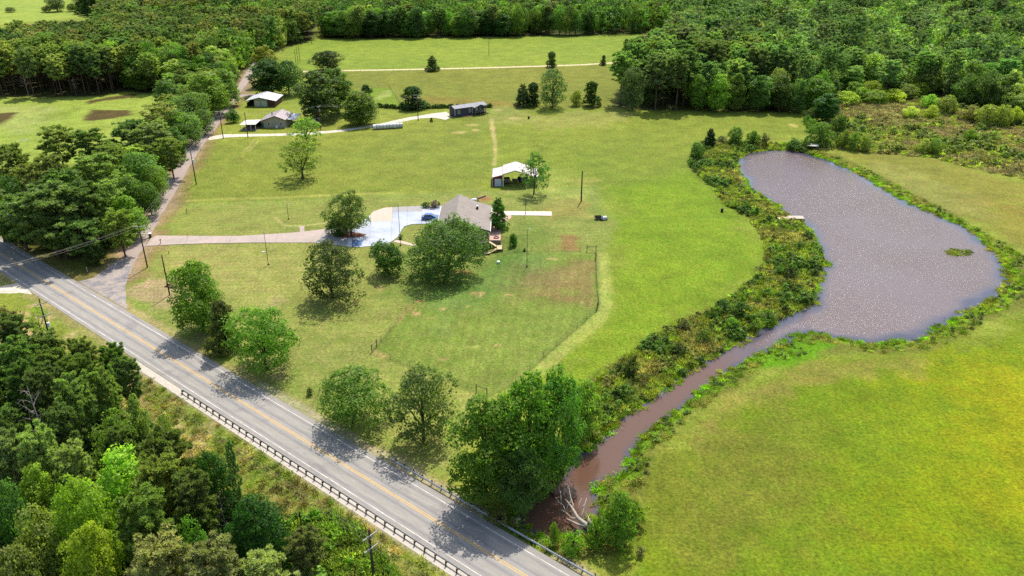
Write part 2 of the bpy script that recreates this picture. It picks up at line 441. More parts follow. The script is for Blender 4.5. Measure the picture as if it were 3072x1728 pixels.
# verges of the two roads
lay((172, 158, 112), np.abs(ho) - 6.0, 1.0, 1.0, .8, (PY < 400))
VER = ((ho < -6.2) & (hs > -60)).astype(float)
lay((176, 156, 100), np.maximum(-(ho + 6.5), ho + 15.5) * 1.0, 1.5, 3, .8)
lay((112, 140, 48), np.maximum(np.abs(ho + 10.5) - 1.4, 30 - hs), 1.2, 3, .5)
lay((178, 156, 104), np.maximum(np.abs(ho + 13) - 2.0, -1000 + 0 * hs), 1.5, 4, .5)
lay((104, 140, 40), np.maximum(ho + 14.5, 42 - hs), 2, 4, .8)
lay((206, 196, 176), np.abs(ho + 5.15) - .75, .2, .15, .85, ((hs > -10) & (hs < 140)).astype(float))
lay((206, 196, 176), np.abs(ho - 5.3) - .6, .3, .4, .55, ((hs > 15)).astype(float))
lay((196, 172, 130), np.abs(ho - 5.4) - .6, .6, .8, .4, (hs < 15).astype(float))
lay_poly((160, 122, 90), [(172,707),(205,702),(225,704),(208,716),(188,714)], .5, .6, .9)
CR_C = poly_w([(640,166),(600,235),(556,275),(520,320),(480,372),(440,440),(415,490),(385,545),(345,610),(300,690)])
mm = (PX < -60) & (PY > 120) & (PY < 480)
d_c = np.full(len(PX), 99.0); d_c[mm] = sdist(P2[mm], CR_C, False)
lay((150, 132, 92), d_c - 6.5, 1.5, 2, .8); lay((172, 150, 130), d_c - 4.2, .8, 1.2, .7)
lay_poly((190, 164, 132), [(303,560),(350,545),(372,600),(330,660),(300,700),(240,705),(262,670),(285,640)], 1.0, 1.5, .7)
lay_poly((112, 112, 50), [(60,590),(310,610),(280,640),(240,690),(180,705),(100,660),(0,600)], 2, 3, .7)
lay_poly((214, 186, 140), [(-50,830),(0,820),(60,790),(130,800),(90,830),(40,850),(0,880),(-60,900)], 1, 2, .8)
for s in [(178,842,14,9),(290,968,30,22),(250,990,26,18),(430,1085,14,40),(100,770,30,5),(505,1095,18,40),(545,1060,14,26)]:
    lay_spot((206, 182, 136), *s, k=.8, feather=.6)
# woodland floors
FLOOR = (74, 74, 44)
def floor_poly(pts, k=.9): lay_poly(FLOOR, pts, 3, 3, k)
# wet ground
lay((104, 140, 30), dp - 1.5, 1.0, .8, .9); 
mm = (PX > -30) & (PX < 190) & (PY > 50) & (PY < 330)
d_b = np.full(len(PX), 99.0); d_b[mm] = sdist(P2[mm], BANK_L)
lay((104, 112, 48), d_b, 1.5, 1.2, .9)
d_b2 = np.full(len(PX), 99.0); d_b2[mm] = sdist(P2[mm], BANK_R1)
lay((120, 124, 54), d_b2, 1.2, 1.2, .85); 
lay((134, 168, 22), dp - 2.2, .8, .8, .8, ((PX > 60)).astype(float))
lay((106, 150, 28), dp - 2.0, .8, .8, .8, ((PX <= 60)).astype(float))
lay_poly((108, 160, 16), [(1884,910),(1984,868),(2060,858),(2110,870),(2000,905),(1930,935),(1880,930)], 1.0, 1.5, .9)
mm = (PX > 60) & (PY > 200)
d_m = np.full(len(PX), 99.0); d_m[mm] = sdist(P2[mm], MARSH)
lay((132, 122, 74), d_m, 2, 2, .95); lay((150, 160, 60), d_m + np.where(wn2 > .02, 0, 99), 3, 3, .6); lay((118, 100, 72), d_m + np.where(wn1 > .03, 0, 99), 3, 3, .6)
BED = c3((120, 88, 66)); T *= 1.05; T[dp < -0.1] = BED
# large soft colour drift over everything
drift = 1 + wn1[:, None] * np.array([0.34, 0.16, 0.26]) + wn2[:, None] * np.array([0.28, 0.2, 0.2])
T *= np.clip(drift, 0.6, 1.5)
T = np.clip(T, 0.004, 0.8)
ny, nx = GX.shape
ii = np.arange((ny - 1) * (nx - 1)); r_ = ii // (nx - 1); c_ = ii % (nx - 1); a_ = r_ * nx + c_
GF = np.stack([a_, a_ + 1, a_ + nx + 1, a_ + nx], 1)
stripe_h = (1 - smooth(-2, 2, d_l)) * smooth(-1, 1.5, d_y)
stripe_v = (1 - smooth(-1, 1, d_y))
wild = np.clip(smooth(-1, 3, d_l), 0, 1)
def ground_material():
    m, nt = new_mat("ground_grass")
    L = nt.links.new
    out = N(nt, "ShaderNodeOutputMaterial"); b = N(nt, "ShaderNodeBsdfPrincipled")
    at = N(nt, "ShaderNodeAttribute", attribute_name="tint")
    sh = N(nt, "ShaderNodeAttribute", attribute_name="stripe_h"); sv_ = N(nt, "ShaderNodeAttribute", attribute_name="stripe_v"); wi = N(nt, "ShaderNodeAttribute", attribute_name="wild")
    geo = N(nt, "ShaderNodeNewGeometry")
    def noise(sc, det, rough, stretch=None, rot=0):
        n = N(nt, "ShaderNodeTexNoise"); n.inputs['Scale'].default_value = sc; n.inputs['Detail'].default_value = det; n.inputs['Roughness'].default_value = rough
        mp = N(nt, "ShaderNodeMapping"); mp.inputs['Scale'].default_value = stretch or (1, 1, 1); mp.inputs['Rotation'].default_value = (0, 0, rot)
        L(geo.outputs['Position'], mp.inputs[0]); L(mp.outputs[0], n.inputs[0]); return n
    n_f = noise(2.0, 6, 0.75)                 # tufts
    n_m = noise(0.16, 5, 0.62)                # patches
    n_s = noise(0.55, 5, 0.62, (2.0, 1.0, 1), 0.5)  # wind-combed streaks
    def rng_(n, a, b_, lo, hi):
        r = N(nt, "ShaderNodeMapRange"); r.inputs[1].default_value = a; r.inputs[2].default_value = b_; r.inputs[3].default_value = lo; r.inputs[4].default_value = hi
        L(n.outputs[0], r.inputs[0]); return r
    def mul(a, b_):
        q = N(nt, "ShaderNodeMath", operation='MULTIPLY'); L(a, q.inputs[0]); L(b_, q.inputs[1]); return q.outputs[0]
    n_k = noise(.45, 3, .5)
    f1 = rng_(n_f, .33, .67, .52, 1.48); f2 = rng_(n_m, .3, .7, .8, 1.2); f3 = rng_(n_s, .3, .7, .84, 1.16)
    v = mul(mul(f1.outputs[0], f2.outputs[0]), f3.outputs[0])
    # mower lines
    def bands(angle, period, attr, amt):
        wv = N(nt, "ShaderNodeTexWave"); wv.bands_direction = 'X'; wv.inputs['Scale'].default_value = 0.314 / period; wv.inputs['Distortion'].default_value = 1.0; wv.inputs['Detail'].default_value = 2
        wv.inputs['Detail Scale'].default_value = 1.0
        mp = N(nt, "ShaderNodeMapping"); mp.inputs['Rotation'].default_value = (0, 0, angle)
        L(geo.outputs['Position'], mp.inputs[0]); L(mp.outputs[0], wv.inputs[0])
        r = rng_(wv, 0, 1, -amt, amt)
        q = N(nt, "ShaderNodeMath", operation='MULTIPLY_ADD'); L(r.outputs[0], q.inputs[0]); L(attr.outputs['Fac'], q.inputs[1]); q.inputs[2].default_value = 1.0
        return q.outputs[0]
    v = mul(v, bands(math.pi / 2 - 0.08, 1.9, sh, .045)); v = mul(v, bands(0.12, 2.4, sv_, .05))
    # hue swing between yellow-green and deep green
    n_h = noise(0.35, 5, 0.7); fh = rng_(n_h, .35, .68, 0, 1)
    hue = N(nt, "ShaderNodeMix", data_type='RGBA'); hue.inputs[6].default_value = (0.9, 1.0, 0.66, 1); hue.inputs[7].default_value = (1.17, 1.02, 1.0, 1)
    L(fh.outputs[0], hue.inputs[0])
    m1 = N(nt, "ShaderNodeMix", data_type='RGBA', blend_type='MULTIPLY'); m1.inputs[0].default_value = 1; L(at.outputs['Color'], m1.inputs[6]); L(hue.outputs[2], m1.inputs[7])
    m2 = N(nt, "ShaderNodeMix", data_type='RGBA', blend_type='MULTIPLY'); m2.inputs[0].default_value = 1; L(m1.outputs[2], m2.inputs[6]); L(v, m2.inputs[7])
    # dark weed tufts in the unmown fields
    n_t = noise(0.7, 4, 0.6, (1, 1.7, 1)); ft = rng_(n_t, .58, .70, 0, .55); wt = mul(ft.outputs[0], wi.outputs['Fac'])
    m3 = N(nt, "ShaderNodeMix", data_type='RGBA', blend_type='MULTIPLY'); L(wt, m3.inputs[0]); L(m2.outputs[2], m3.inputs[6]); m3.inputs[7].default_value = (0.42, 0.62, 0.4, 1)
    L(m3.outputs[2], b.inputs['Base Color'])
    b.inputs['Roughness'].default_value = 0.95; b.inputs['Specular IOR Level'].default_value = 0.1
    ad = N(nt, "ShaderNodeMath", operation='ADD'); L(n_f.outputs[0], ad.inputs[0]); L(n_s.outputs[0], ad.inputs[1])
    bp = N(nt, "ShaderNodeBump"); bp.inputs['Distance'].default_value = 0.35
    bs = N(nt, "ShaderNodeMapRange"); bs.inputs[3].default_value = .3; bs.inputs[4].default_value = .8; L(wi.outputs['Fac'], bs.inputs[0]); L(bs.outputs[0], bp.inputs['Strength'])
    L(ad.outputs[0], bp.inputs['Height']); L(bp.outputs[0], b.inputs['Normal'])
    L(b.outputs[0], out.inputs[0])
    return m
M_GROUND = ground_material()

# ------------------------------------------------------------------ water
def water_material():
    m, nt = new_mat("muddy_water"); L = nt.links.new
    out = N(nt, "ShaderNodeOutputMaterial"); b = N(nt, "ShaderNodeBsdfPrincipled")
    geo = N(nt, "ShaderNodeNewGeometry")
    at = N(nt, "ShaderNodeAttribute", attribute_name="depth"); cr = N(nt, "ShaderNodeAttribute", attribute_name="creek")
    n0 = N(nt, "ShaderNodeTexNoise"); n0.inputs['Scale'].default_value = 0.05; n0.inputs['Detail'].default_value = 5; L(geo.outputs['Position'], n0.inputs[0])
    silt_sky = N(nt, "ShaderNodeMix", data_type='RGBA'); silt_sky.inputs[6].default_value = lin((136, 120, 124), .5); silt_sky.inputs[7].default_value = lin((130, 108, 106), .5)  # mauve of the reflected sky is mixed into the mud colour
    L(n0.outputs[0], silt_sky.inputs[0])
    c2 = N(nt, "ShaderNodeMix", data_type='RGBA'); L(cr.outputs['Fac'], c2.inputs[0]); L(silt_sky.outputs[2], c2.inputs[6]); c2.inputs[7].default_value = lin((120, 88, 72), .48)
    edge = N(nt, "ShaderNodeMix", data_type='RGBA'); L(at.outputs['Fac'], edge.inputs[0]); edge.inputs[6].default_value = lin((88, 90, 108), .42); L(c2.outputs[2], edge.inputs[7])  # bluish rim: sky reflected in the calm shallows, put into the base colour
    L(edge.outputs[2], b.inputs['Base Color'])
    b.inputs['IOR'].default_value = 1.33; b.inputs['Specular IOR Level'].default_value = 0.5
    rr = N(nt, "ShaderNodeMapRange"); rr.inputs[3].default_value = .10; rr.inputs[4].default_value = .04; L(cr.outputs['Fac'], rr.inputs[0]); L(rr.outputs[0], b.inputs['Roughness'])
    n1 = N(nt, "ShaderNodeTexNoise"); n1.inputs['Scale'].default_value = 1.7; n1.inputs['Detail'].default_value = 5; n1.inputs['Roughness'].default_value = .7
    mp = N(nt, "ShaderNodeMapping"); mp.inputs['Scale'].default_value = (1, 1.9, 1); mp.inputs['Rotation'].default_value = (0, 0, .25)
    L(geo.outputs['Position'], mp.inputs[0]); L(mp.outputs[0], n1.inputs[0])
    n2 = N(nt, "ShaderNodeTexNoise"); n2.inputs['Scale'].default_value = .035; n2.inputs['Detail'].default_value = 2; L(geo.outputs['Position'], n2.inputs[0])
    st = N(nt, "ShaderNodeMapRange"); st.inputs[1].default_value = .3; st.inputs[2].default_value = .7; st.inputs[3].default_value = .55; st.inputs[4].default_value = 1.1; L(n2.outputs[0], st.inputs[0])
    a1 = N(nt, "ShaderNodeMath", operation='MULTIPLY'); L(at.outputs['Fac'], a1.inputs[0]); L(st.outputs[0], a1.inputs[1])
    inv = N(nt, "ShaderNodeMath", operation='MULTIPLY_ADD'); L(cr.outputs['Fac'], inv.inputs[0]); inv.inputs[1].default_value = -.9; inv.inputs[2].default_value = 1
    a2 = N(nt, "ShaderNodeMath", operation='MULTIPLY'); L(a1.outputs[0], a2.inputs[0]); L(inv.outputs[0], a2.inputs[1])
    bp = N(nt, "ShaderNodeBump"); bp.inputs['Distance'].default_value = 0.16; L(a2.outputs[0], bp.inputs['Strength'])
    L(n1.outputs[0], bp.inputs['Height'])
    vo = N(nt, "ShaderNodeTexVoronoi"); vo.inputs['Scale'].default_value = 3.3                      # wavelets: each cell of the surface tips its own way
    mp2 = N(nt, "ShaderNodeMapping"); mp2.inputs['Scale'].default_value = (1, 1.5, 1); mp2.inputs['Rotation'].default_value = (0, 0, .25); L(geo.outputs['Position'], mp2.inputs[0]); L(mp2.outputs[0], vo.inputs[0])
    vm = N(nt, "ShaderNodeVectorMath", operation='SUBTRACT'); L(vo.outputs['Color'], vm.inputs[0]); vm.inputs[1].default_value = (.5, .5, .5)
    sp = N(nt, "ShaderNodeSeparateColor"); L(vo.outputs['Color'], sp.inputs[0])
    gt = N(nt, "ShaderNodeMath", operation='GREATER_THAN'); L(sp.outputs[2], gt.inputs[0])       # steep wavelets come in gusty patches
    th = N(nt, "ShaderNodeMapRange"); th.inputs[1].default_value = .36; th.inputs[2].default_value = .62; th.inputs[3].default_value = .99; th.inputs[4].default_value = .925; L(n0.outputs[0], th.inputs[0]); L(th.outputs[0], gt.inputs[1])
    am = N(nt, "ShaderNodeMath", operation='MULTIPLY_ADD'); L(gt.outputs[0], am.inputs[0]); am.inputs[1].default_value = 1.0; am.inputs[2].default_value = .05
    v0 = N(nt, "ShaderNodeVectorMath", operation='MULTIPLY'); L(vm.outputs[0], v0.inputs[0]); v0.inputs[1].default_value = (.62, .64, 0)
    vx = N(nt, "ShaderNodeVectorMath", operation='SCALE'); L(v0.outputs[0], vx.inputs[0]); L(am.outputs[0], vx.inputs['Scale'])
    vs = N(nt, "ShaderNodeVectorMath", operation='SCALE'); L(vx.outputs[0], vs.inputs[0]); L(a2.outputs[0], vs.inputs['Scale'])
    va = N(nt, "ShaderNodeVectorMath", operation='ADD'); L(bp.outputs[0], va.inputs[0]); L(vs.outputs[0], va.inputs[1])
    vn = N(nt, "ShaderNodeVectorMath", operation='NORMALIZE'); L(va.outputs[0], vn.inputs[0]); L(vn.outputs[0], b.inputs['Normal'])
    L(b.outputs[0], out.inputs[0]); return m
wx = np.arange(-10, 128, 1.0); wy = np.arange(76, 276, 1.0)
WX, WY = np.meshgrid(wx, wy); WP = np.stack([WX.ravel(), WY.ravel()], 1)
wd = sdist(WP, POND)
WV = np.column_stack([WP, np.full(len(WP), Z_WATER)])
ii = np.arange((len(wy) - 1) * (len(wx) - 1)); a_w = (ii // (len(wx) - 1)) * len(wx) + ii % (len(wx) - 1)
WF = np.stack([a_w, a_w + 1, a_w + len(wx) + 1, a_w + len(wx)], 1)
WF = WF[wd[WF].min(1) < 1.2]
used = np.unique(WF); remap = -np.ones(len(WV), int); remap[used] = np.arange(len(used))
crk_m = WP[used, 0] + (WP[used, 1] - 110) * .25
creek = (1 - smooth(40, 62, WP[used, 0] + (WP[used, 1] - 110) * .25)) 
open_water_a = np.maximum(smooth(.6, 4.2, -wd[used] + fbm(WP[used, 0], WP[used, 1], 7) * 6), smooth(.1, 1.3, -wd[used] + fbm(WP[used, 0], WP[used, 1], 4)) * creek)
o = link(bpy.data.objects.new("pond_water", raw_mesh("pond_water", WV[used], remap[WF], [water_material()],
    {'depth': ('FLOAT', 'POINT', open_water_a.astype(np.float32)), 'creek': ('FLOAT', 'POINT', creek.astype(np.float32))})))
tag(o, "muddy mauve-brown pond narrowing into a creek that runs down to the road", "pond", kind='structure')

# ------------------------------------------------------------------ roads, drives and paths
def sheet(name, pts, z, m, label, cat, world=False, rag=0.0, kind='structure', parent=None):
    q = np.array(pts, float) if world else poly_w(pts)
    out = []
    n = len(q)
    for i in range(n):
        a, b = q[i], q[(i + 1) % n]
        k = max(1, int(np.linalg.norm(b - a) / 1.2)) if rag else 1
        for j in range(k):
            p = a + (b - a) * j / k
            if rag: p = p + np.array([float(fbm(np.array([p[0]]), np.array([p[1]]), 2.2, 3)[0]), float(fbm(np.array([p[0] + 50]), np.array([p[1]]), 2.2, 3)[0])]) * rag * 2
            out.append((p[0], p[1], z))
    mb = MB(); mb.poly(out)
    ob = mb.build(name, m, parent)
    if ob.data.polygons[0].normal.z < 0:
        ob.data.flip_normals()
    if label: tag(ob, label, cat, kind=kind)
    else: ob['kind'] = kind
    return ob
def ribbon(pts, width):
    q = np.array(pts, float)
    L_, R_ = [], []
    for i in range(len(q)):
        t = q[min(i + 1, len(q) - 1)] - q[max(i - 1, 0)]; t /= np.linalg.norm(t)
        nn = np.array([-t[1], t[0]]) * width / 2
        L_.append(q[i] + nn); R_.append(q[i] - nn)
    return L_ + R_[::-1]
def road_material(name, base, line_off, tracks, k=.63, patch=(120, 116, 116)):
    m, nt = new_mat(name); L = nt.links.new
    out = N(nt, "ShaderNodeOutputMaterial"); b = N(nt, "ShaderNodeBsdfPrincipled")
    tc = N(nt, "ShaderNodeTexCoord"); sx = N(nt, "ShaderNodeSeparateXYZ"); L(tc.outputs['Object'], sx.inputs[0])
    ab = N(nt, "ShaderNodeMath", operation='ABSOLUTE'); L(sx.outputs['Y'], ab.inputs[0])
    col = N(nt, "ShaderNodeValToRGB"); cr = col.color_ramp
    cr.elements[0].position = 0; cr.elements[0].color = lin(base, k)
    cr.elements[1].position = 1; cr.elements[1].color = lin(base, k)
    for p, c in tracks:
        e = cr.elements.new(p / 6.0); e.color = lin(c, k)
    sc = N(nt, "ShaderNodeMath", operation='DIVIDE'); sc.inputs[1].default_value = 6.0
    nw = N(nt, "ShaderNodeTexNoise"); nw.inputs['Scale'].default_value = .08; nw.inputs['Detail'].default_value = 3
    L(tc.outputs['Object'], nw.inputs[0])
    wob = N(nt, "ShaderNodeMath", operation='MULTIPLY_ADD'); L(nw.outputs[0], wob.inputs[0]); wob.inputs[1].default_value = .5; L(ab.outputs[0], wob.inputs[2])
    sb = N(nt, "ShaderNodeMath", operation='SUBTRACT'); L(wob.outputs[0], sb.inputs[0]); sb.inputs[1].default_value = .25
    L(sb.outputs[0], sc.inputs[0]); L(sc.outputs[0], col.inputs[0])
    mp = N(nt, "ShaderNodeMapping"); mp.inputs['Scale'].default_value = (.25, 1.6, 1); L(tc.outputs['Object'], mp.inputs[0])
    n1 = N(nt, "ShaderNodeTexNoise"); n1.inputs['Scale'].default_value = 1.2; n1.inputs['Detail'].default_value = 7; n1.inputs['Roughness'].default_value = .7; L(mp.outputs[0], n1.inputs[0])
    n2 = N(nt, "ShaderNodeTexNoise"); n2.inputs['Scale'].default_value = 7; n2.inputs['Detail'].default_value = 6; n2.inputs['Roughness'].default_value = .8; L(tc.outputs['Object'], n2.inputs[0])
    r1 = N(nt, "ShaderNodeMapRange"); r1.inputs[1].default_value = .3; r1.inputs[2].default_value = .7; r1.inputs[3].default_value = .84; r1.inputs[4].default_value = 1.14; L(n1.outputs[0], r1.inputs[0])
    r2 = N(nt, "ShaderNodeMapRange"); r2.inputs[1].default_value = .3; r2.inputs[2].default_value = .7; r2.inputs[3].default_value = .85; r2.inputs[4].default_value = 1.15; L(n2.outputs[0], r2.inputs[0])
    mu = N(nt, "ShaderNodeMath", operation='MULTIPLY'); L(r1.outputs[0], mu.inputs[0]); L(r2.outputs[0], mu.inputs[1])
    mx = N(nt, "ShaderNodeMix", data_type='RGBA', blend_type='MULTIPLY'); mx.inputs[0].default_value = 1; L(col.outputs[0], mx.inputs[6]); L(mu.outputs[0], mx.inputs[7])
    n3 = N(nt, "ShaderNodeTexNoise"); n3.inputs['Scale'].default_value = .11; n3.inputs['Detail'].default_value = 6; n3.inputs['Roughness'].default_value = .7; L(tc.outputs['Object'], n3.inputs[0])
    r3 = N(nt, "ShaderNodeMapRange"); r3.inputs[1].default_value = .55; r3.inputs[2].default_value = .63; r3.inputs[4].default_value = .45; L(n3.outputs[0], r3.inputs[0])
    m3 = N(nt, "ShaderNodeMix", data_type='RGBA'); L(r3.outputs[0], m3.inputs[0]); L(mx.outputs[2], m3.inputs[6]); m3.inputs[7].default_value = lin(patch, k)
    L(m3.outputs[2], b.inputs['Base Color']); b.inputs['Roughness'].default_value = .85; b.inputs['Specular IOR Level'].default_value = .25
    bp = N(nt, "ShaderNodeBump"); bp.inputs['Strength'].default_value = .25; bp.inputs['Distance'].default_value = .02; L(n2.outputs[0], bp.inputs['Height']); L(bp.outputs[0], b.inputs['Normal'])
    L(b.outputs[0], out.inputs[0]); return m
M_HW = road_material("asphalt_highway", (168, 162, 153), 0, [(0.7, (163, 157, 150)), (1.0, (143, 139, 136)), (1.5, (164, 158, 149)), (2.4, (168, 162, 152)), (2.9, (147, 142, 138)), (3.3, (162, 156, 148)), (4.4, (158, 151, 142))])
M_CR = road_material("asphalt_county", (170, 152, 142), 0, [(1.0, (160, 144, 136)), (2.4, (178, 160, 148)), (3.4, (190, 170, 154))], patch=(186, 164, 148))
M_APRON = mat("gravelly_apron", (176, 162, 150), .9, .3, 1.6, .4, col2=(140, 134, 134), k=.6)
HA = math.atan2(HW_U[1], HW_U[0])
def hw_box(name, s0, s1, o0, o1, z, m, label=None, cat=None, parent=None, kind=None):
    L_ = s1 - s0
    mb = MB()
    k = max(1, int(L_ / 20))
    for i in range(k):
        a, b = -L_ / 2 + L_ * i / k, -L_ / 2 + L_ * (i + 1) / k
        mb.poly([(a, o0, z), (b, o0, z), (b, o1, z), (a, o1, z)])
    ob = mb.build(name, m, parent)
    c = hw((s0 + s1) / 2, 0); ob.location = (c[0], c[1], 0); ob.rotation_euler = (0, 0, HA)
    if label or kind: tag(ob, label, cat, kind=kind)
    return ob
hw_box("highway", -420, 220, -4.35, 4.5, .032, M_HW, "two-lane grey highway crossing the lower left corner of the property", "road", kind='structure')
M_YEL = mat("yellow_paint", (232, 184, 92), .7, .22, 2.5, k=.62); M_WHT = mat("white_paint", (230, 222, 214), .7, .3, 1.6, col2=(196, 186, 178), k=.66)
def marking(s0, s1, o0, o1, m, label):
    o_ = hw_box("road_marking", s0, s1, o0, o1, .037, m, label, "road marking", kind='structure'); return o_
marking(-420, 220, .10, .22, M_YEL, "yellow centre stripe, the one nearer the house")
marking(-420, 220, -.22, -.10, M_YEL, "yellow centre stripe, the one nearer the lower wood")
marking(-420, 220, -3.62, -3.50, M_WHT, "white edge line beside the long guardrail")
marking(-420, -71, 3.42, 3.54, M_WHT, "white edge line beyond the side-road mouth")
marking(-66, -46, 3.44, 3.53, M_WHT, "faded white edge line across the side-road mouth")
marking(-44, 220, 3.42, 3.54, M_WHT, "white edge line along the yard side of the highway")
cr_l = [(630,166),(610,197),(597,220),(582,243),(566,254),(540,283),(500,317),(473,360),(443,417),(415,480),(393,510),(368,548),(345,585),(318,625),(296,660),(272,680)]
cr_r = [(650,166),(635,193),(617,217),(600,240),(587,260),(567,285),(546,320),(521,352),(503,377),(477,417),(443,480),(440,487),(412,530),(387,578),(366,618),(344,652),(326,690)]
sheet("county_road", [(640,150)] + cr_r + cr_l[::-1], .012, M_CR, "narrow pinkish-grey side road running up between the wood and the meadows", "road", rag=.35)
sheet("road_apron", [(290,655),(335,655),(323,690),(317,720),(317,757),(322,778),(300,768),(240,732),(196,709),(235,698),(268,676)], .020, M_APRON, "gravelly side-road mouth flaring onto the highway", "road mouth", rag=.3)
M_GRAVEL = mat("white_gravel", (218, 206, 190), .95, .16, 2.2, .3, col2=(196, 184, 160), k=.68)
M_DIRT = mat("pale_dirt", (212, 196, 150), .95, .2, 1.2, .3, k=.62)
sheet("gravel_drive", [(523,345),(545,341),(560,338),(630,337),(700,336),(767,334),(858,326),(942,314),(1025,296),(1092,285),(1125,281),(1134,294),(1122,302),(1092,296),(1058,298),(958,316),(858,332),(767,340),(700,342),(600,344),(566,346),(545,350),(525,353)], .012, M_GRAVEL,
      "white gravel drive running from the side road to the dark mobile home", "driveway", rag=.35)
q = poly_w([(760,180),(800,180),(865,177.5),(950,176.3),(1072,174),(1160,172),(1258,169.5),(1360,166.5),(1458,163.3),(1530,159),(1592,154),(1650,147.5),(1690,143)])
sheet("dirt_road", ribbon(q, 3.4), .012, M_DIRT, "pale dirt lane crossing the far meadow from side to side", "dirt road", world=True, rag=.3)
sheet("shed_drive", [(600,246),(604,238),(650,236),(655,240),(626,242)], .014, M_CR, "short grey drive from the side road to the white-roofed garage", "driveway", rag=.2)
sheet("gravel_pulloff", [(-60,745),(-10,722),(19,717),(41,712),(70,725),(81,741),(49,737),(24,739),(0,738),(-50,760)], .012, M_GRAVEL, "pale gravel pull-off beside the highway at the left edge", "pull-off", rag=.3)
hw_box("concrete_shoulder", -10, 150, -5.9, -4.45, .026, mat("dusty_concrete", (208, 196, 180), .9, .16, 2.0, k=.6), "dusty pale strip under the long guardrail", "road shoulder", kind='structure')

M_CONC = {'white': mat("new_concrete", (216, 220, 230), .75, .12, .6, col2=(190, 198, 214), k=.5), 'tan': mat("tan_concrete", (216, 190, 172), .8, .1, .8, col2=(206, 186, 164), k=.62),
          'grey': mat("grey_concrete", (170, 164, 160), .8, .1, .9, k=.62), 'pink': mat("old_concrete", (192, 172, 160), .85, .12, .9, col2=(180, 164, 152), k=.62), 'cream': mat("cream_concrete", (232, 208, 190), .8, .08, 1.0, k=.68)}
def slabs(parent, outline, cuts, pick, z=.09, name="slab", gap=.035, world=False):
    """break a paved area into separate slabs along the cut lines"""
    bm = bmesh.new()
    q = np.array(outline, float) if world else poly_w(outline)
    bm.faces.new([bm.verts.new((p[0], p[1], 0)) for p in q])
    for a, b in cuts:
        A = np.array(a if world else W(*a)); B = np.array(b if world else W(*b))
        t = B - A; n_ = Vector((-t[1], t[0], 0)).normalized()
        lim = []
        mid = (A + B) / 2; hl = np.linalg.norm(t) / 2 + .3; td = t / np.linalg.norm(t)
        for f in bm.faces:
            c = f.calc_center_median(); 
            if abs((np.array((c.x, c.y)) - mid) @ td) < hl: lim.append(f)
        geom = set(lim)
        for f in lim: geom.update(f.edges); geom.update(f.verts)
        bmesh.ops.bisect_plane(bm, geom=list(geom), plane_co=(A[0], A[1], 0), plane_no=n_)
    n_s = 0
    for f in bm.faces:
        vs = [v.co.copy() for v in f.verts]
        ar = f.calc_area()
        if ar < .3: continue
        c = sum(vs, Vector()) / len(vs)
        vs2 = []
        for v in vs:
            d = (c - v); l = d.length
            vs2.append(v + d * (gap / max(l, .2)))
        if f.normal.z < 0: vs2.reverse()
        mb = MB()
        mb.poly([(v.x, v.y, z) for v in vs2])
        for i in range(len(vs2)):
            a, b = vs2[i], vs2[(i + 1) % len(vs2)]
            mb.poly([(a.x, a.y, z), (a.x, a.y, -.25), (b.x, b.y, -.25), (b.x, b.y, z)])
        mb.build(name, pick(c.x, c.y), parent); n_s += 1
    bm.free(); return n_s
drive = empty("driveway", (0, 0, 0)); tag(drive, "concrete driveway widening into a white parking pad beside the house", "driveway", kind='structure')
pad = [(366,620),(380,600),(393,593),(500,594),(600,594),(670,590),(733,586),(780,581),(823,576),(850,571),(880,566),(905,560),(918,552),(927,546),(938,533),(968,523),(1010,520.5),(1060,518.4),(1116,518),(1116,563),(1047,564),(1033,565),(1017,570),(1010,580),(1002,596),(984,609),(965,615),(944,619),(905,622),(879,621),(840,616.5),(795,612.5),(793,611),(700,611),(633,611),(520,613),(430,616)]
cuts = [((465,620),(474,590)),((574,617),(586,588)),((690,615),(702,582)),((793,614),(826,572)),((870,625),(884,560)),((930,625),(932,535)),((984,612),(988,517)),((1024,570),(1025,515)),((1060,570),(1062,515)),
        ((925,534),(1064,532.5)),((880,585),(1005,584)),((930,558),(1050,556)),((1062,545),(1116,544)),((1062,533),(1116,532)),((1062,555),(1116,554))]
def pick(x, y):
    w1 = W(974, 536); 
    tc = W(966, 545)
    if x < W(812, 600)[0]: return M_CONC['pink']
    if y > W(0, 533)[1] and W(968, 0)[0] * 0 + x > W(984, 525)[0] and x < W(1058, 525)[0]: return M_CONC['grey']
    if x < W(975, 545)[0] and y > W(900, 552)[1]: return M_CONC['tan']
    if x < W(860, 600)[0]: return M_CONC['grey']
    return M_CONC['white']
slabs(drive, pad, cuts, pick)
isl = sheet("mulch_bed", [(835,588),(850,584),(880,583),(905,587),(922,590),(915,596),(890,598),(860,599),(840,596)], .098, mat("red_mulch", (150, 92, 70), .95, .35, 2.5, .5, col2=(120, 80, 60)), None, None, rag=.3, parent=drive)
sheet("blue_patch", [(889,604),(913,603),(910,619),(884,620)], .099, mat("mottled_blue", (120, 160, 206), .6, .3, 1.2, col2=(84, 116, 172), k=.45), None, None, rag=.15, parent=drive)  # patch of blue laid over the slabs, mottled by noise
wk = empty("garden_walk", (0, 0, 0)); tag(wk, "pale concrete walk leading out from the back patio", "walkway", kind='structure')
slabs(wk, [(1232,533),(1285,531.5),(1388,532.5),(1388,543),(1285,541.5),(1232,542)], [((1285,545),(1285,529)),((1341,545),(1341,529))], lambda x, y: M_CONC['cream'], z=.07)
wk2 = empty("stone_walk", (0, 0, 0)); tag(wk2, "short walkway joining the lawn loop to the driveway", "walkway", kind='structure')
slabs(wk2, [(753,569),(766,569),(766,583.5),(754,584)], [((750,575),(770,575)),((750,580),(770,580))], lambda x, y: M_CONC['pink'], z=.05)
wk3 = empty("front_walk", (0, 0, 0)); tag(wk3, "narrow concrete walk from the parking pad towards the big shade tree", "walkway", kind='structure')
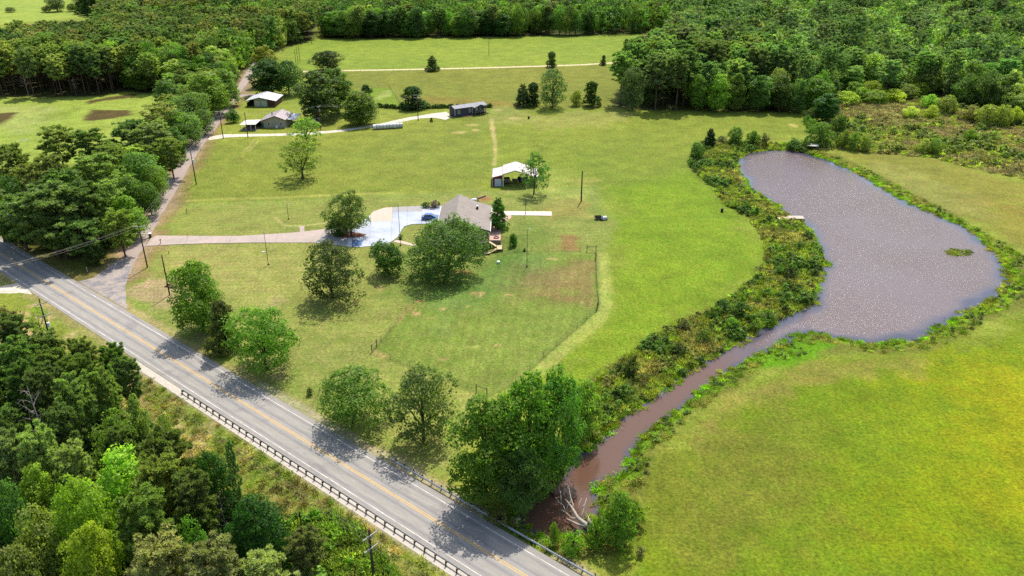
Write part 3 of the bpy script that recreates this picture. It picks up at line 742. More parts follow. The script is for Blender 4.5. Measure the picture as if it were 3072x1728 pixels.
slabs(wk3, [(993,605),(1002,604),(1046,615),(1044,620),(990,608.5)], [((1010,612),(1014,604)),((1028,618),(1032,608))], lambda x, y: M_CONC['tan'], z=.05)
# ------------------------------------------------------------------ woods: where they stand
Wz = lambda x, y, z: W(x, y, z)
F_BACK = np.array([W(-400,250), W(0,243), W(120,246), W(250,243), W(330,228), W(372,234), W(430,240), W(560,216), W(600,190), W(622,170), W(640,160), W(720,119), W(790,99), W(800,60), W(790,0), W(780,-80), W(150,-80), W(198,0), W(205,6), W(228,42), W(262,42), W(262,58,6), W(230,58,18), W(60,62,18), W(0,70,18), W(-400,75,18)])
F_STRIP = np.array([W(430,240), W(560,216), W(600,196), W(582,225), W(552,258), W(522,290), W(484,328), W(455,365), W(424,420), W(400,468), W(378,505), W(350,540), W(333,576), W(290,618), W(250,640), W(190,648), W(100,624), W(0,592), W(-260,540), W(-200,420,14), W(0,380,14), W(85,404,14), W(92,352,14), W(180,334,14), W(290,324,14), W(305,300,13), W(350,265,12), W(372,245,12)])
F_RIGHT = np.array([W(1535,273), W(1620,278), W(1760,279), W(1900,281), W(2022,282), W(2062,290), W(2107,262), W(2174,261), W(2264,256), W(2350,246), W(2440,268), W(2534,290), W(2700,335), W(3100,420), W(3900,300), W(3300,-90), W(1700,-90), W(1700,84), W(1695,110), W(1668,148), W(1640,175), W(1570,225)])
F_FAR = np.array([W(806,60), W(812,97), W(900,98), W(1000,97), W(1200,94), W(1450,90), W(1700,82), W(1700,-95), W(780,-95)])
F_LOW = np.array([W(-400,900), W(0,905), W(100,935), W(200,965), W(290,1010), W(350,1080), W(415,1170), W(500,1235), W(590,1300), W(690,1370), W(800,1470), W(860,1600), W(-300,1700)])
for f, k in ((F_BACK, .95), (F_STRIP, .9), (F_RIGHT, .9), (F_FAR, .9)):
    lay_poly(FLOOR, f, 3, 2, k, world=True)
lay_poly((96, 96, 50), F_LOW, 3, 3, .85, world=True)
lay_poly((196, 168, 124), [(185,900),(300,960),(330,1010),(290,1010),(200,950)], 1.5, 3, .7)
T = np.clip(T, 0.004, 0.8)
gm = raw_mesh("ground", np.stack([PX, PY, GZ], 1), GF, [M_GROUND], {
    'tint': ('FLOAT_COLOR', 'POINT', np.column_stack([T, np.ones(len(T))]).astype(np.float32)),
    'stripe_h': ('FLOAT', 'POINT', stripe_h.astype(np.float32)), 'stripe_v': ('FLOAT', 'POINT', stripe_v.astype(np.float32)), 'wild': ('FLOAT', 'POINT', wild.astype(np.float32))}, smooth=True)
o = link(bpy.data.objects.new("ground", gm)); tag(o, "open grassland of mown lawn, pasture and meadow", "ground", kind='structure')

def gz(x, y):
    s_, o_ = hw_coord(x, y)
    z = tz(x, y)
    if o_ < -6.2: z -= min(max(-(o_ + 6.2), 0), 9) * 0.14 * float(smooth(152, 128, y))
    return z

# ------------------------------------------------------------------ foliage material: colour comes from each crown
def leaf_material(name, trans=.32, tone_lo=.62, tone_hi=1.4, rough=.55, inst=False):
    m, nt = new_mat(name); L = nt.links.new
    out = N(nt, "ShaderNodeOutputMaterial"); b = N(nt, "ShaderNodeBsdfPrincipled"); tr = N(nt, "ShaderNodeBsdfTranslucent"); mix = N(nt, "ShaderNodeMixShader")
    oi = N(nt, "ShaderNodeObjectInfo"); at = N(nt, "ShaderNodeAttribute", attribute_name="tone")
    it = N(nt, "ShaderNodeAttribute", attribute_type='INSTANCER', attribute_name="tint") if inst else None
    r = N(nt, "ShaderNodeMapRange"); r.inputs[3].default_value = tone_lo; r.inputs[4].default_value = tone_hi; L(at.outputs['Fac'], r.inputs[0])
    r2 = N(nt, "ShaderNodeMapRange"); r2.inputs[3].default_value = .82; r2.inputs[4].default_value = 1.18; L(oi.outputs['Random'], r2.inputs[0])
    mu = N(nt, "ShaderNodeMath", operation='MULTIPLY'); L(r.outputs[0], mu.inputs[0]); L(r2.outputs[0], mu.inputs[1])
    mx = N(nt, "ShaderNodeMix", data_type='RGBA', blend_type='MULTIPLY'); mx.inputs[0].default_value = 1; L((it.outputs['Color'] if inst else oi.outputs['Color']), mx.inputs[6]); L(mu.outputs[0], mx.inputs[7])
    L(mx.outputs[2], b.inputs['Base Color']); b.inputs['Roughness'].default_value = rough; b.inputs['Specular IOR Level'].default_value = .18
    y = N(nt, "ShaderNodeMix", data_type='RGBA', blend_type='MULTIPLY'); y.inputs[0].default_value = 1; L(mx.outputs[2], y.inputs[6]); y.inputs[7].default_value = (1.3, 1.6, .5, 1) if not inst else (1.1, 1.3, .6, 1)
    L(y.outputs[2], tr.inputs[0]); mix.inputs[0].default_value = trans
    L(b.outputs[0], mix.inputs[1]); L(tr.outputs[0], mix.inputs[2]); L(mix.outputs[0], out.inputs[0]); return m
M_LEAF = leaf_material("leaf", .5)
M_SPRIG = leaf_material("sprig", .45, inst=True)
M_NEEDLE = leaf_material("needle", .42, .6, 1.4, .6)
M_BARK = mat("bark", (104, 90, 78), .95, .3, 4, .5, stretch=(1, 1, .25), k=.5)
M_PBARK = mat("pine_bark", (112, 88, 72), .95, .3, 4, .5, stretch=(1, 1, .25), k=.5)
M_DEAD = mat("bleached_wood", (196, 184, 168), .9, .25, 3, .3, stretch=(1, 1, .3), k=.6)
M_DEADG = mat("grey_dead_wood", (150, 138, 128), .9, .25, 3, .3, stretch=(1, 1, .3), k=.6)

def quads(cent, nrm, size, rg, asp=1.0, along=None):
    """one leaf spray per centre, bent a little along its length"""
    n = len(cent)
    nrm = nrm / (np.linalg.norm(nrm, axis=1, keepdims=True) + 1e-9)
    if along is None:
        a = rg.normal(size=(n, 3))
    else: a = along
    u = a - (a * nrm).sum(1, keepdims=True) * nrm
    u /= (np.linalg.norm(u, axis=1, keepdims=True) + 1e-9)
    v = np.cross(nrm, u)
    s = size[:, None]
    j = rg.uniform(.75, 1.2, (n, 4, 1))
    P = np.empty((n, 4, 3))
    P[:, 0] = cent - u * s * .5 * j[:, 0] ; P[:, 1] = cent - v * s * asp * .5 * j[:, 1] + nrm * s * .08
    P[:, 2] = cent + u * s * .5 * j[:, 2] ; P[:, 3] = cent + v * s * asp * .5 * j[:, 3] + nrm * s * .08
    return P.reshape(-1, 3)
def leaf_mesh(name, P, tone, m):
    n = len(P) // 4
    F = np.arange(n * 4).reshape(n, 4)
    return raw_mesh(name, P, F, [m], {'tone': ('FLOAT', 'FACE', tone.astype(np.float32))})
def sph(n, rg):
    d = rg.normal(size=(n, 3)); return d / np.linalg.norm(d, axis=1, keepdims=True)

def broad(seed, h=14., w=12., z0=2.5, lobes=26, per=170, leaf=.5, prof='dome', lobe_r=(.17, .27), hang=0.0, holes=0.0):
    """broadleaf tree: returns crown mesh and trunk mesh"""
    rg = np.random.default_rng(seed)
    ch = h - z0; C = []; 
    for i in range(lobes):
        t = (i + .5) / lobes
        t = min(max(t + rg.uniform(-.06, .06), .03), .96)
        if prof == 'dome': Rr = math.sqrt(max(0, 1 - max(0, (t - .32) / .72) ** 2)) * (1 if t > .32 else .72 + .28 * t / .32)
        elif prof == 'oval': Rr = math.sqrt(max(0.02, 1 - ((t - .42) / .62) ** 2))
        elif prof == 'cone': Rr = (1 - t) ** .75 * 1.05
        elif prof == 'tall': Rr = (.75 + .25 * math.sin(t * 7 + seed)) * (1 if t < .7 else math.sqrt(max(0, 1 - ((t - .7) / .32) ** 2)))
        else: Rr = 1
        lr = rg.uniform(*lobe_r) * w
        a = i * 2.39996 + rg.uniform(-.5, .5)
        rad = max(0, Rr * w / 2 - lr * .75) * math.sqrt(rg.uniform(.35, 1))
        C.append((math.cos(a) * rad * rg.uniform(.85, 1.12), math.sin(a) * rad * rg.uniform(.85, 1.12), z0 + t * ch * .93, lr * (.8 if prof == 'cone' else 1) * (1.0 - .25 * (t > .85))))
    C = np.array(C)
    ph = rg.uniform(0, 6.28, 3); an_ = np.arctan2(C[:, 1], C[:, 0]); wf = 1 + .20 * np.sin(an_ + ph[0]) + .15 * np.sin(2 * an_ + ph[1]) + .07 * np.sin(3 * an_ + C[:, 2] * .6 + ph[2])
    C[:, 0] *= wf; C[:, 1] *= wf; C[:, 3] *= rg.uniform(.62, 1.28, len(C)); C[:, 2] += rg.normal(0, .035 * h, len(C)) * (C[:, 2] > z0 + ch * .3)
    Ps, Ns, Ts, Ss = [], [], [], []
    for (x, y, z, lr) in C:
        k = int(per * (lr / (w * .22)) ** 1.6)
        sub = sph(max(3, k // 16), rg); sub[:, 2] = np.abs(sub[:, 2]) * rg.choice([1, 1, 1, -1], len(sub))
        idx = rg.integers(0, len(sub), k); bulge = rg.uniform(.72, 1.2, len(sub))
        d = sub[idx] + rg.normal(0, .30, (k, 3)); d /= np.linalg.norm(d, axis=1, keepdims=True)
        r = lr * (1 - np.abs(rg.normal(0, .17, k))) * bulge[idx]
        p = np.column_stack([x + d[:, 0] * r, y + d[:, 1] * r, z + d[:, 2] * r * .78 - hang * rg.random(k) * lr])
        Ps.append(p); Ns.append(d * 1.0 + rg.normal(0, .55, (k, 3)) + (0, 0, .25)); Ts.append(np.clip(.5 + rg.normal(0, .10) + rg.normal(0, .15, k) + rg.normal(0, .09, len(sub))[idx], 0, 1))
        Ss.append(leaf * rg.uniform(.6, 1.25, k))
    P = np.concatenate(Ps); Nn = np.concatenate(Ns); Tt = np.concatenate(Ts); S = np.concatenate(Ss)
    keep = np.ones(len(P), bool)
    for (x, y, z, lr) in C:                                   # leaves buried deep inside a neighbour are dropped
        q = (P[:, 0] - x) ** 2 + (P[:, 1] - y) ** 2 + ((P[:, 2] - z) / .78) ** 2
        keep &= (q > (lr * .55) ** 2) | (rg.random(len(P)) < .12)
    keep &= P[:, 2] > .15
    if holes:
        hn = np.sin(P[:, 0] * 1.3 + seed) * np.sin(P[:, 1] * 1.5 + 2 * seed) * np.sin(P[:, 2] * 1.4 + 1.1 * seed)
        keep &= hn > -holes
    P, Nn, Tt, S = P[keep], Nn[keep], Tt[keep], S[keep]
    fx = w / 2 / np.percentile(np.hypot(P[:, 0], P[:, 1]), 94); fz = (h - z0 * .5) / (np.percentile(P[:, 2], 99.5) - z0 * .5)
    P[:, :2] *= fx; P[:, 2] = z0 * .5 + (P[:, 2] - z0 * .5) * fz
    C[:, :2] *= fx * .95; C[:, 2] = z0 * .5 + (C[:, 2] - z0 * .5) * fz
    crown = leaf_mesh("crown", quads(P, Nn, S, rg), Tt, M_LEAF)
    mb = MB()
    r0 = .032 * h ** .9 * .55 + .12
    top = Vector((rg.normal(0, .3), rg.normal(0, .3), z0 + ch * .75))
    mid = Vector((rg.normal(0, .2), rg.normal(0, .2), z0 * .8 + .6))
    mb.tube([(0, 0, -.4), (0, 0, .3), mid, (mid + top) / 2 + Vector((rg.normal(0, .4), rg.normal(0, .4), 0)), top], [r0 * 1.5, r0 * 1.05, r0 * .85, r0 * .5, r0 * .12], 8)
    order = rg.permutation(len(C))[:12]
    for i in order:
        x, y, z, lr = C[i]
        s0 = mid + (top - mid) * rg.uniform(0, .5)
        if z < s0.z + .3: s0 = mid + (top - mid) * .02
        e = Vector((x, y, z)); m_1 = s0.lerp(e, .5) + Vector((rg.normal(0, .3), rg.normal(0, .3), abs(rg.normal(0, .4))))
        mb.tube([s0, m_1, e, e + (e - m_1) * .35], [r0 * .45, r0 * .3, r0 * .15, r0 * .04], 5, False)
        for q_ in range(2):
            e2 = e + Vector(sph(1, rg)[0]) * lr * .8
            mb.tube([m_1.lerp(e, .6), e2], [r0 * .12, r0 * .03], 4, False)
    return crown, mb.mesh("trunk", M_BARK, True)

def pine(seed, h=20., w=8., bare=.42, nb=42, tuft=24, leaf=.95, needle=.17):
    rg = np.random.default_rng(seed); mb = MB()
    lean = (rg.normal(0, .35), rg.normal(0, .35))
    def ax(t): return Vector((lean[0] * t * t, lean[1] * t * t, h * t))
    mb.tube([(0, 0, -.4)] + [ax(t) for t in (0.02, .25, .5, .75, .98)], [.34, .27, .23, .18, .11, .03], 7)
    P, D, Tt, Ce = [], [], [], []
    for i in range(nb):
        t = bare + (1 - bare) * ((i + rg.uniform(0, .9)) / nb) ** .9
        u = (t - bare) / (1 - bare)
        Lb = w / 2 * (0.5 + 1.6 * u if u < .3 else math.sqrt(max(0.03, 1 - ((u - .3) / .82) ** 2))) * rg.uniform(.65, 1.1)
        a = i * 2.39996 + rg.uniform(-.4, .4)
        dr = Vector((math.cos(a), math.sin(a), rg.uniform(.05, .5) + u * .4)).normalized()
        b0 = ax(t); b1 = b0 + dr * Lb * .55; b2 = b0 + dr * Lb + Vector((0, 0, Lb * .08))
        mb.tube([b0, b1, b2], [.07 * (1.2 - u), .045, .015], 4, False)
        tone = rg.normal(0, .1)
        for f in (.42, .62, .78, .9, 1.0):
            if rg.random() < .12: continue
            c = b0.lerp(b2, f) + Vector(rg.normal(0, Lb * .12, 3).tolist())
            c.z += .1
            k = int(tuft * rg.uniform(.7, 1.3) * (.7 + .5 * f))
            d = sph(k, rg); d[:, 2] = d[:, 2] * .7 + .35
            P.append(np.array(c)[None] + d * leaf * .38); D.append(d); Tt.append(np.clip(.5 + tone + rg.normal(0, .09) + rg.normal(0, .14, k), 0, 1))
    P = np.concatenate(P); D = np.concatenate(D); Tt = np.concatenate(Tt)
    P[:, :2] *= w / 2 / np.percentile(np.hypot(P[:, 0], P[:, 1]), 91)
    nr = np.cross(D, rg.normal(size=D.shape)) + D * .25
    S = leaf * rg.uniform(.7, 1.2, len(P))
    crown = leaf_mesh("crown", quads(P, nr, S, rg, needle / leaf * 2.0, along=D), Tt, M_NEEDLE)
    return crown, mb.mesh("trunk", M_PBARK, True)

def dead(seed, h=14., w=9., m=None, nb=16, tilt=0.0):
    rg = np.random.default_rng(seed); mb = MB(); cb = MB()
    top = Vector((tilt * h, rg.normal(0, .4), h))
    mb.tube([(0, 0, -.3), (0, 0, .3), top * .5 + Vector((.2, .1, 0)), top], [.34, .28, .18, .05], 7)
    for i in range(nb):
        t = .3 + .68 * i / nb; a = i * 2.4 + rg.uniform(-.4, .4)
        L_ = w / 2 * (1.15 - t) * rg.uniform(.8, 1.3) + .6
        s0 = top * t; d = Vector((math.cos(a), math.sin(a), rg.uniform(.15, .8))).normalized()
        e = s0 + d * L_; mm_ = s0 + d * L_ * .5 + Vector(rg.normal(0, .15, 3).tolist())
        cb.tube([s0, mm_, e], [.10, .06, .02], 5, False)
        for q_ in range(4):
            b0 = s0.lerp(e, rg.uniform(.3, .95)); cb.tube([b0, b0 + (d + Vector(rg.normal(0, .6, 3).tolist())) * L_ * .35], [.035, .01], 4, False)
    return cb.mesh("branches", m or M_DEADG, True), mb.mesh("trunk", m or M_DEADG, True)

NOM = {}
PROTO = {}
def reg(kind, h, w, fn, seeds, **kw):
    NOM[kind] = (h, w); PROTO[kind] = [fn(s_, h=h, w=w, **kw) for s_ in seeds]
reg('oak', 14., 12., broad, (11, 12, 13, 14), lobes=34, per=300, leaf=.5, lobe_r=(.19, .27))
reg('round', 8., 8., broad, (21, 22), z0=.9, lobes=26, per=260, leaf=.38, prof='oval', lobe_r=(.2, .28))
reg('tall', 18., 9., broad, (31, 32, 33, 34), z0=2, lobes=38, per=290, leaf=.5, prof='oval', lobe_r=(.2, .29))
reg('sparse', 14., 12., broad, (41, 42, 43), lobes=34, per=210, leaf=.46, holes=.22, lobe_r=(.13, .2))
reg('pine', 20., 8.5, pine, (51, 52, 53, 54, 55), nb=50, tuft=28)
reg('youngpine', 14., 8., pine, (61, 62, 63), bare=.22, nb=44, tuft=26)
reg('cedar', 9., 5.5, broad, (71, 72, 73), z0=.3, lobes=34, per=230, leaf=.4, prof='cone', lobe_r=(.2, .3))
reg('willow', 8., 8., broad, (81, 82, 83), z0=.4, lobes=32, per=250, leaf=.38, prof='dome', lobe_r=(.17, .25))
reg('bush', 3., 3.4, broad, (91, 92, 93), z0=.2, lobes=12, per=90, leaf=.26, prof='dome', lobe_r=(.2, .3))
reg('dead', 14., 9., dead, (101, 102))
reg('hero', 15., 15., broad, (111, 112), z0=1.6, lobes=64, per=560, leaf=.40, prof='dome', lobe_r=(.14, .21), hang=.3, holes=.4)
reg('heroak', 13., 12., broad, (121, 122, 123), z0=2.2, lobes=46, per=480, leaf=.37, lobe_r=(.14, .22), holes=.34)
reg('heroopen', 13., 12., broad, (151, 152), z0=1.8, lobes=46, per=430, leaf=.36, lobe_r=(.13, .2), holes=.28)
reg('roundpine', 14., 12., broad, (161,), z0=1.0, lobes=40, per=300, leaf=.42, lobe_r=(.15, .23))
reg('herogreen', 17., 12., broad, (131, 132, 133), z0=1.2, lobes=58, per=560, leaf=.40, prof='oval', lobe_r=(.14, .22), holes=.36)
reg('nearpine', 16., 9., pine, (141, 142, 143), bare=.3, nb=60, tuft=50, leaf=.9, needle=.14)

PAL = dict(lime=(114, 152, 44), bright=(98, 142, 36), green=(78, 118, 38), deep=(64, 100, 38), dark=(60, 86, 42), olive=(100, 108, 56), pine=(88, 106, 60), pineblue=(76, 98, 64), grey=(98, 112, 76),
           light=(124, 152, 74), gold=(132, 152, 48), willow=(134, 160, 70), purple=(86, 66, 66), brown=(120, 110, 64), oak=(84, 108, 48), wood=(190, 180, 170))
FOL_K = 1.22
def crown_col(c, rg=None, v=.08, plain=False):
    c = np.array(PAL[c] if isinstance(c, str) else c, float)
    if rg is not None: c = c * (1 + rg.normal(0, v)) + rg.normal(0, 3.5, 3)
    if plain: return lin(np.clip(c * (1.0, .97, .86), 8, 250), 1.1)
    c = c * (1.10, .99, .84); c = c + (c.mean() - c) * .16
    return lin(np.clip(c, 8, 250), FOL_K)
CATS = dict(roundpine='pine tree', pine='pine tree', nearpine='pine tree', youngpine='pine tree', cedar='cedar tree', bush='bush', willow='willow', dead='dead tree')
NAMES = dict(roundpine='pine_tree', pine='pine_tree', nearpine='pine_tree', youngpine='pine_tree', cedar='cedar_tree', bush='bush', willow='willow_tree', dead='dead_tree')
n_tree = 0
trg = np.random.default_rng(99)
def tree(kind, x, y, h, w, col, label, group=None, var=None, rz=None, tilt=0.0):
    global n_tree
    if 'pine' in kind and not isinstance(col, str): col = tuple(min(255, v * 1.42 + 5) for v in col)
    n_tree += 1
    nh, nw = NOM[kind]
    vs = PROTO[kind]; cm, tm = vs[(n_tree if var is None else var) % len(vs)]
    root = bpy.data.objects.new(NAMES.get(kind, 'broadleaf_tree'), None)
    root.location = (x, y, gz(x, y)); root.rotation_euler = (tilt, 0, trg.uniform(0, 6.28) if rz is None else rz)
    root.scale = (w / nw, w / nw, h / nh); root.empty_display_size = .5
    COL.objects.link(root); tag(root, label, CATS.get(kind, 'tree'), group)
    c = bpy.data.objects.new("branches" if kind == 'dead' else ("foliage" if kind == 'bush' else "crown"), cm); c.color = crown_col(col, trg); link(c, root)
    t = bpy.data.objects.new("stem" if kind == 'bush' else "trunk", tm); link(t, root)
    return root
placed = []
def at_base(kind, x, y, ytop, wpx, col, label, group=None, **kw):
    """trunk foot seen at (x,y), top of crown at ytop, crown wpx wide"""
    X, Y = W(x, y); h = height_at(x, y, ytop) * kw.pop('hk', 1.0)
    w = wpx * 1.19255 * depth_of(X, Y, h * .6) / FPX
    placed.append((X, Y, w))
    return tree(kind, X, Y, max(h, .6), w, col, label, group, **kw)
def at_crown(kind, x, y, wpx, h, col, label, group=None, f=.66, **kw):
    """crown centre seen at (x,y), tree h metres tall"""
    X, Y = W(x, y, h * f)
    w = wpx * 1.19255 * depth_of(X, Y, h * f) / FPX
    placed.append((X, Y, w))
    return tree(kind, X, Y, h, w, col, label, group, **kw)

# ---- yard and field trees
B = at_base
B('hero', 1124, 690, 546, 200, (76, 106, 50), "huge spreading live oak in front of the grey-roofed house", var=0, rz=.6)
B('heroopen', 838, 749, 613, 162, (72, 106, 54), "grey-green oak standing alone on the front lawn left of the huge oak", var=0, rz=1.2)
B('round', 978, 690, 612, 86, (66, 108, 40), "small dense round shade tree between the two big lawn oaks", var=0, rz=.3)
B('heroak', 884, 593, 480, 112, (80, 104, 50), "tall brown-tinged oak growing from the mulch bed beside the driveway", var=1, rz=.8)
B('round', 852, 590, 546, 62, (58, 100, 38), "low dark tree sharing the driveway mulch bed with the tall oak", var=1)
B('herogreen', 512, 832, 662, 128, (92, 138, 40), "tall bright green sweetgum, leftmost of the three roadside trees", var=0, rz=.2)
B('cedar', 572, 884, 757, 84, (74, 96, 46), "olive-brown cedar squeezed between two bright roadside trees", var=0)
B('heroak', 672, 928, 783, 176, (76, 122, 38), "wide bright green oak, rightmost of the three roadside trees", var=2, rz=2.0)
B('heroak', 890, 1062, 932, 182, (74, 114, 42), "leafy green tree by the highway, left one of the pair", var=0, rz=3.0)
B('heroopen', 1066, 1108, 928, 178, (78, 108, 52), "thin grey-green tree leaning left, right one of the highway pair", var=0, rz=3.4, tilt=0)
B('herogreen', 1228, 1252, 1008, 205, (88, 136, 36), "big bright green tree with a rounded crown where the creek meets the highway", var=1, rz=.5)
B('herogreen', 1330, 1236, 950, 175, (82, 130, 38), "tall green tree behind the rounded one at the creek mouth", var=2, rz=1.5)
B('herogreen', 1392, 1200, 942, 135, (70, 116, 42), "tall dark green tree nearest the water in the creek-mouth cluster", var=0, rz=2.5)
B('heroak', 1312, 1296, 1125, 125, (60, 92, 46), "vine-hung dark tree low at the front of the creek-mouth cluster", var=1)
B('willow', 1470, 1092, 958, 90, (112, 148, 60), "pale feathery tree at the back edge of the creek-mouth cluster")
B('bush', 1262, 1315, 1285, 70, 'olive', "greyish shrub on the bank below the creek-mouth trees")
B('bush', 1444, 1392, 1338, 62, (84, 132, 30), "round bright bush at the tail end of the creek beside the highway", var=0)
B('bush', 1500, 1376, 1305, 56, 'bright', "bright bush just below the fallen tree's root plate")
B('willow', 1556, 1372, 1250, 92, 'green', "tall leafy shrub at the right of the fallen tree")
B('bush', 1592, 1322, 1262, 66, 'bright', "green bush behind the tall shrub right of the fallen tree")
B('bush', 1548, 1300, 1240, 60, 'light', "pale shrub on the grassy point above the fallen tree")
B('willow', 1393, 1364, 1314, 26, 'bright', "slender sapling standing in the last of the creek water")
B('bush', 1612, 1398, 1376, 28, 'grey', "low grey weed clump in the meadow near the creek tail")
B('bush', 781, 994, 974, 18, 'green', "tiny dark evergreen on the lawn near the highway pair")
B('sparse', 762, 450, 352, 118, (112, 150, 52), "lone open-branched tree with bare lower limbs in the field by the gravel drive", var=1, rz=1.2)
B('sparse', 773, 368, 298, 96, (104, 146, 54), "slim tree behind the lone open-branched field tree, beside the gravel drive", var=2)
B('sparse', 1343, 488, 386, 80, (66, 108, 46), "dark open-crowned tree standing in front of the pink-white barn roof", var=0, rz=.4)
B('cedar', 1254, 575, 499, 54, (60, 106, 38), "spreading green tree on the patio behind the house", var=1)
B('round', 1291, 612, 581, 25, (52, 100, 32), "small round ball-shaped bush on the lawn right of the patio", var=1)
B('bush', 1072, 522, 508, 24, 'deep', "green shrub at the back edge of the parking pad")
B('bush', 1093, 522, 505, 34, 'purple', "purple-leaved shrub between the parking pad and the house")
B('bush', 1113+85, 506, 497, 14, 'green', "small shrub behind the house roof")
B('cedar', 1320, 1011-382, 621, 8, 'deep', "tiny evergreen on the fence line right of the stairs")
B('bush', 944, 640, 610, 26, 'green', "leafy sprout beside the small round shade tree")
B('round', 588, 308, 276, 32, (60, 106, 34), "round dark shade tree on the verge in front of the beige house")
# ---- middle distance
B('oak', 826, 178, 128, 78, 'deep', "broad green tree beside the dirt lane, left end of the meadow")
B('cedar', 1088, 178, 141, 36, 'dark', "dark bushy tree on the dirt lane in the middle of the meadow")
B('cedar', 1388, 169, 130, 29, 'dark', "dark pointed tree on the dirt lane, the middle of the three")
B('cedar', 1518, 164, 139, 17, 'dark', "smallest dark tree on the dirt lane, near its right end")
B('tall', 675, 215, 116, 62, 'gold', "yellow-green tree at the bend of the side road")
B('tall', 678, 238, 150, 92, 'deep', "large dark tree behind the white-roofed garage, left one")
B('oak', 728, 238, 152, 78, 'dark', "round dark tree behind the white-roofed garage, right one")
B('tall', 802, 304, 180, 100, (72, 100, 54), "tall grey-green tree between the beige house and the pole")
B('tall', 852, 286, 172, 78, 'green', "tall green tree leaning on the grey-green one near the pole")
B('cedar', 926, 292, 214, 48, 'dark', "dark pointed cedar behind the pale leafy tree by the gravel drive")
B('tall', 905, 314, 232, 84, (96, 132, 48), "pale leafy multi-stemmed tree beside the gravel drive")
B('cedar', 1040, 275, 218, 64, (46, 80, 36), "dark rounded cedar just left of the mobile home")
B('cedar', 1085, 306, 296, 9, 'dark', "tiny fir seedling on the grass below the gravel drive")
B('cedar', 1315, 268, 212, 44, 'dark', "dark cedar at the left end of the boundary row")
B('cedar', 1342, 266, 208, 40, 'dark', "second dark cedar in the boundary row")
B('roundpine', 1390, 270, 175, 76, (56, 82, 46), "big broad pine in the middle of the boundary row", var=0)
B('willow', 1449, 266, 228, 32, 'light', "pale small tree right of the big boundary pine")
B('cedar', 1486, 267, 205, 44, 'deep', "pointed green cedar at the right end of the boundary row")
B('pine', 1560, 262, 142, 62, (62, 84, 44), "tall green pine at the corner of the right-hand wood", var=1)
B('roundpine', 1590, 276, 170, 66, 'pineblue', "low-branched pine at the wood's corner beside the pasture", var=1)
B('pine', 1648, 278, 148, 62, 'pineblue', "dark pine at the front of the wood, second from its corner", var=2)
B('pine', 1700, 278, 150, 62, (66, 84, 50), "dark brownish pine at the front of the wood above the pasture", var=3)
B('pine', 1720, 205, 78, 96, (60, 82, 50), "very tall spreading pine rising above the wood's corner", var=0)
B('pine', 1775, 235, 108, 76, (64, 84, 50), "tall dark pine behind the front row of the right-hand wood", var=4)
B('tall', 1750, 278, 190, 44, (96, 138, 48), "bright leafy young tree at the foot of the right-hand pines", var=1)
B('tall', 1800, 280, 188, 56, (98, 142, 46), "bright tall hardwood in the front row beyond the pasture", var=2)
B('tall', 1848, 279, 185, 52, (94, 138, 48), "second bright hardwood in the front row beyond the pasture", var=3)
B('tall', 1905, 281, 190, 56, (88, 130, 50), "green hardwood in the front row left of the pond's head", var=0)
B('tall', 1960, 281, 192, 54, (92, 136, 50), "bright green hardwood near the pasture's far corner", var=1)
B('tall', 2004, 283, 200, 46, (84, 120, 50), "narrow green hardwood at the pasture's far corner", var=2)
B('tall', 1892, 128, 48, 58, 'gold', "bright yellow-green tree beside the white roof in the far wood", var=3)
B('tall', 2076, 306, 236, 62, (56, 92, 38), "dark dense tree between the pasture corner and the marsh", var=0)
B('willow', 2038, 306, 274, 40, 'deep', "dark shrubby tree on the pasture's far corner")
B('willow', 2042, 330, 300, 36, 'green', "small rounded tree at the marsh's left edge")
B('willow', 2058, 368, 308, 66, (92, 124, 52), "wide leafy tree at the head of the pond")
B('willow', 2108, 340, 290, 40, 'green', "green tree at the marsh edge above the pond's head")
B('willow', 2122, 372, 328, 34, 'light', "pale willow, leftmost of the trio at the marsh's near corner")
B('willow', 2146, 378, 332, 34, (100, 134, 54), "middle willow of the trio at the marsh's near corner")
B('willow', 2172, 380, 340, 32, 'willow', "rightmost pale willow of the trio at the marsh's near corner")
B('willow', 2030, 312, 290, 20, 'green', "small bush in the pasture corner beside the dark trees")
B('cedar', 1785, 370, 324, 36, (58, 98, 44), "pointed dark tree on the left bank near the pond's head")
B('willow', 1850, 364, 320, 40, 'green', "round green tree on the left bank near the pond's head")
B('willow', 1893, 366, 330, 34, 'green', "green shrub tree above the pond's top bank")
B('bush', 1920, 366, 336, 34, 'olive', "olive bush above the pond's top bank")
B('willow', 1750, 400, 358, 36, (70, 112, 46), "pointed bushy tree at the top left of the pond bank")
B('bush', 1816, 360, 342, 30, 'grey', "greyish bush between two trees on the left bank")
B('bush', 1994, 374, 348, 38, 'deep', "dark bush beside the small boathouse at the pond's head")
B('bush', 2026, 374, 346, 26, 'deep', "dark bush touching the small boathouse")
B('bush', 1737, 412, 402, 14, 'green', "small bush at the pasture edge below the pointed bushy tree")
B('willow', 2322, 386, 350, 36, 'willow', "pale willow, left half of the pair alone in the marsh")
B('willow', 2348, 388, 348, 40, (116, 150, 62), "darker willow, right half of the pair alone in the marsh")
B('willow', 2438, 358, 326, 32, 'bright', "bright round shrub in the middle of the marsh")
B('willow', 2498, 352, 330, 34, 'light', "pale shrub at the right of the marsh")
B('willow', 2307, 326, 310, 26, 'gold', "small yellow-green shrub in the left part of the marsh")
B('willow', 2288, 296, 268, 42, 'willow', "pale willow at the top left of the marsh")
B('willow', 2340, 298, 266, 38, 'gold', "yellowish willow in the row at the top of the marsh")
B('willow', 2378, 286, 242, 52, (118, 140, 62), "large brownish-green willow at the top of the marsh")
B('willow', 2338, 274, 238, 44, 'lime', "lime willow behind the row at the top of the marsh")
B('willow', 2476, 316, 264, 62, 'willow', "large pale willow at the right end of the marsh")
B('willow', 2516, 318, 264, 46, 'willow', "pale willow leaning against the large one at the marsh's right end")
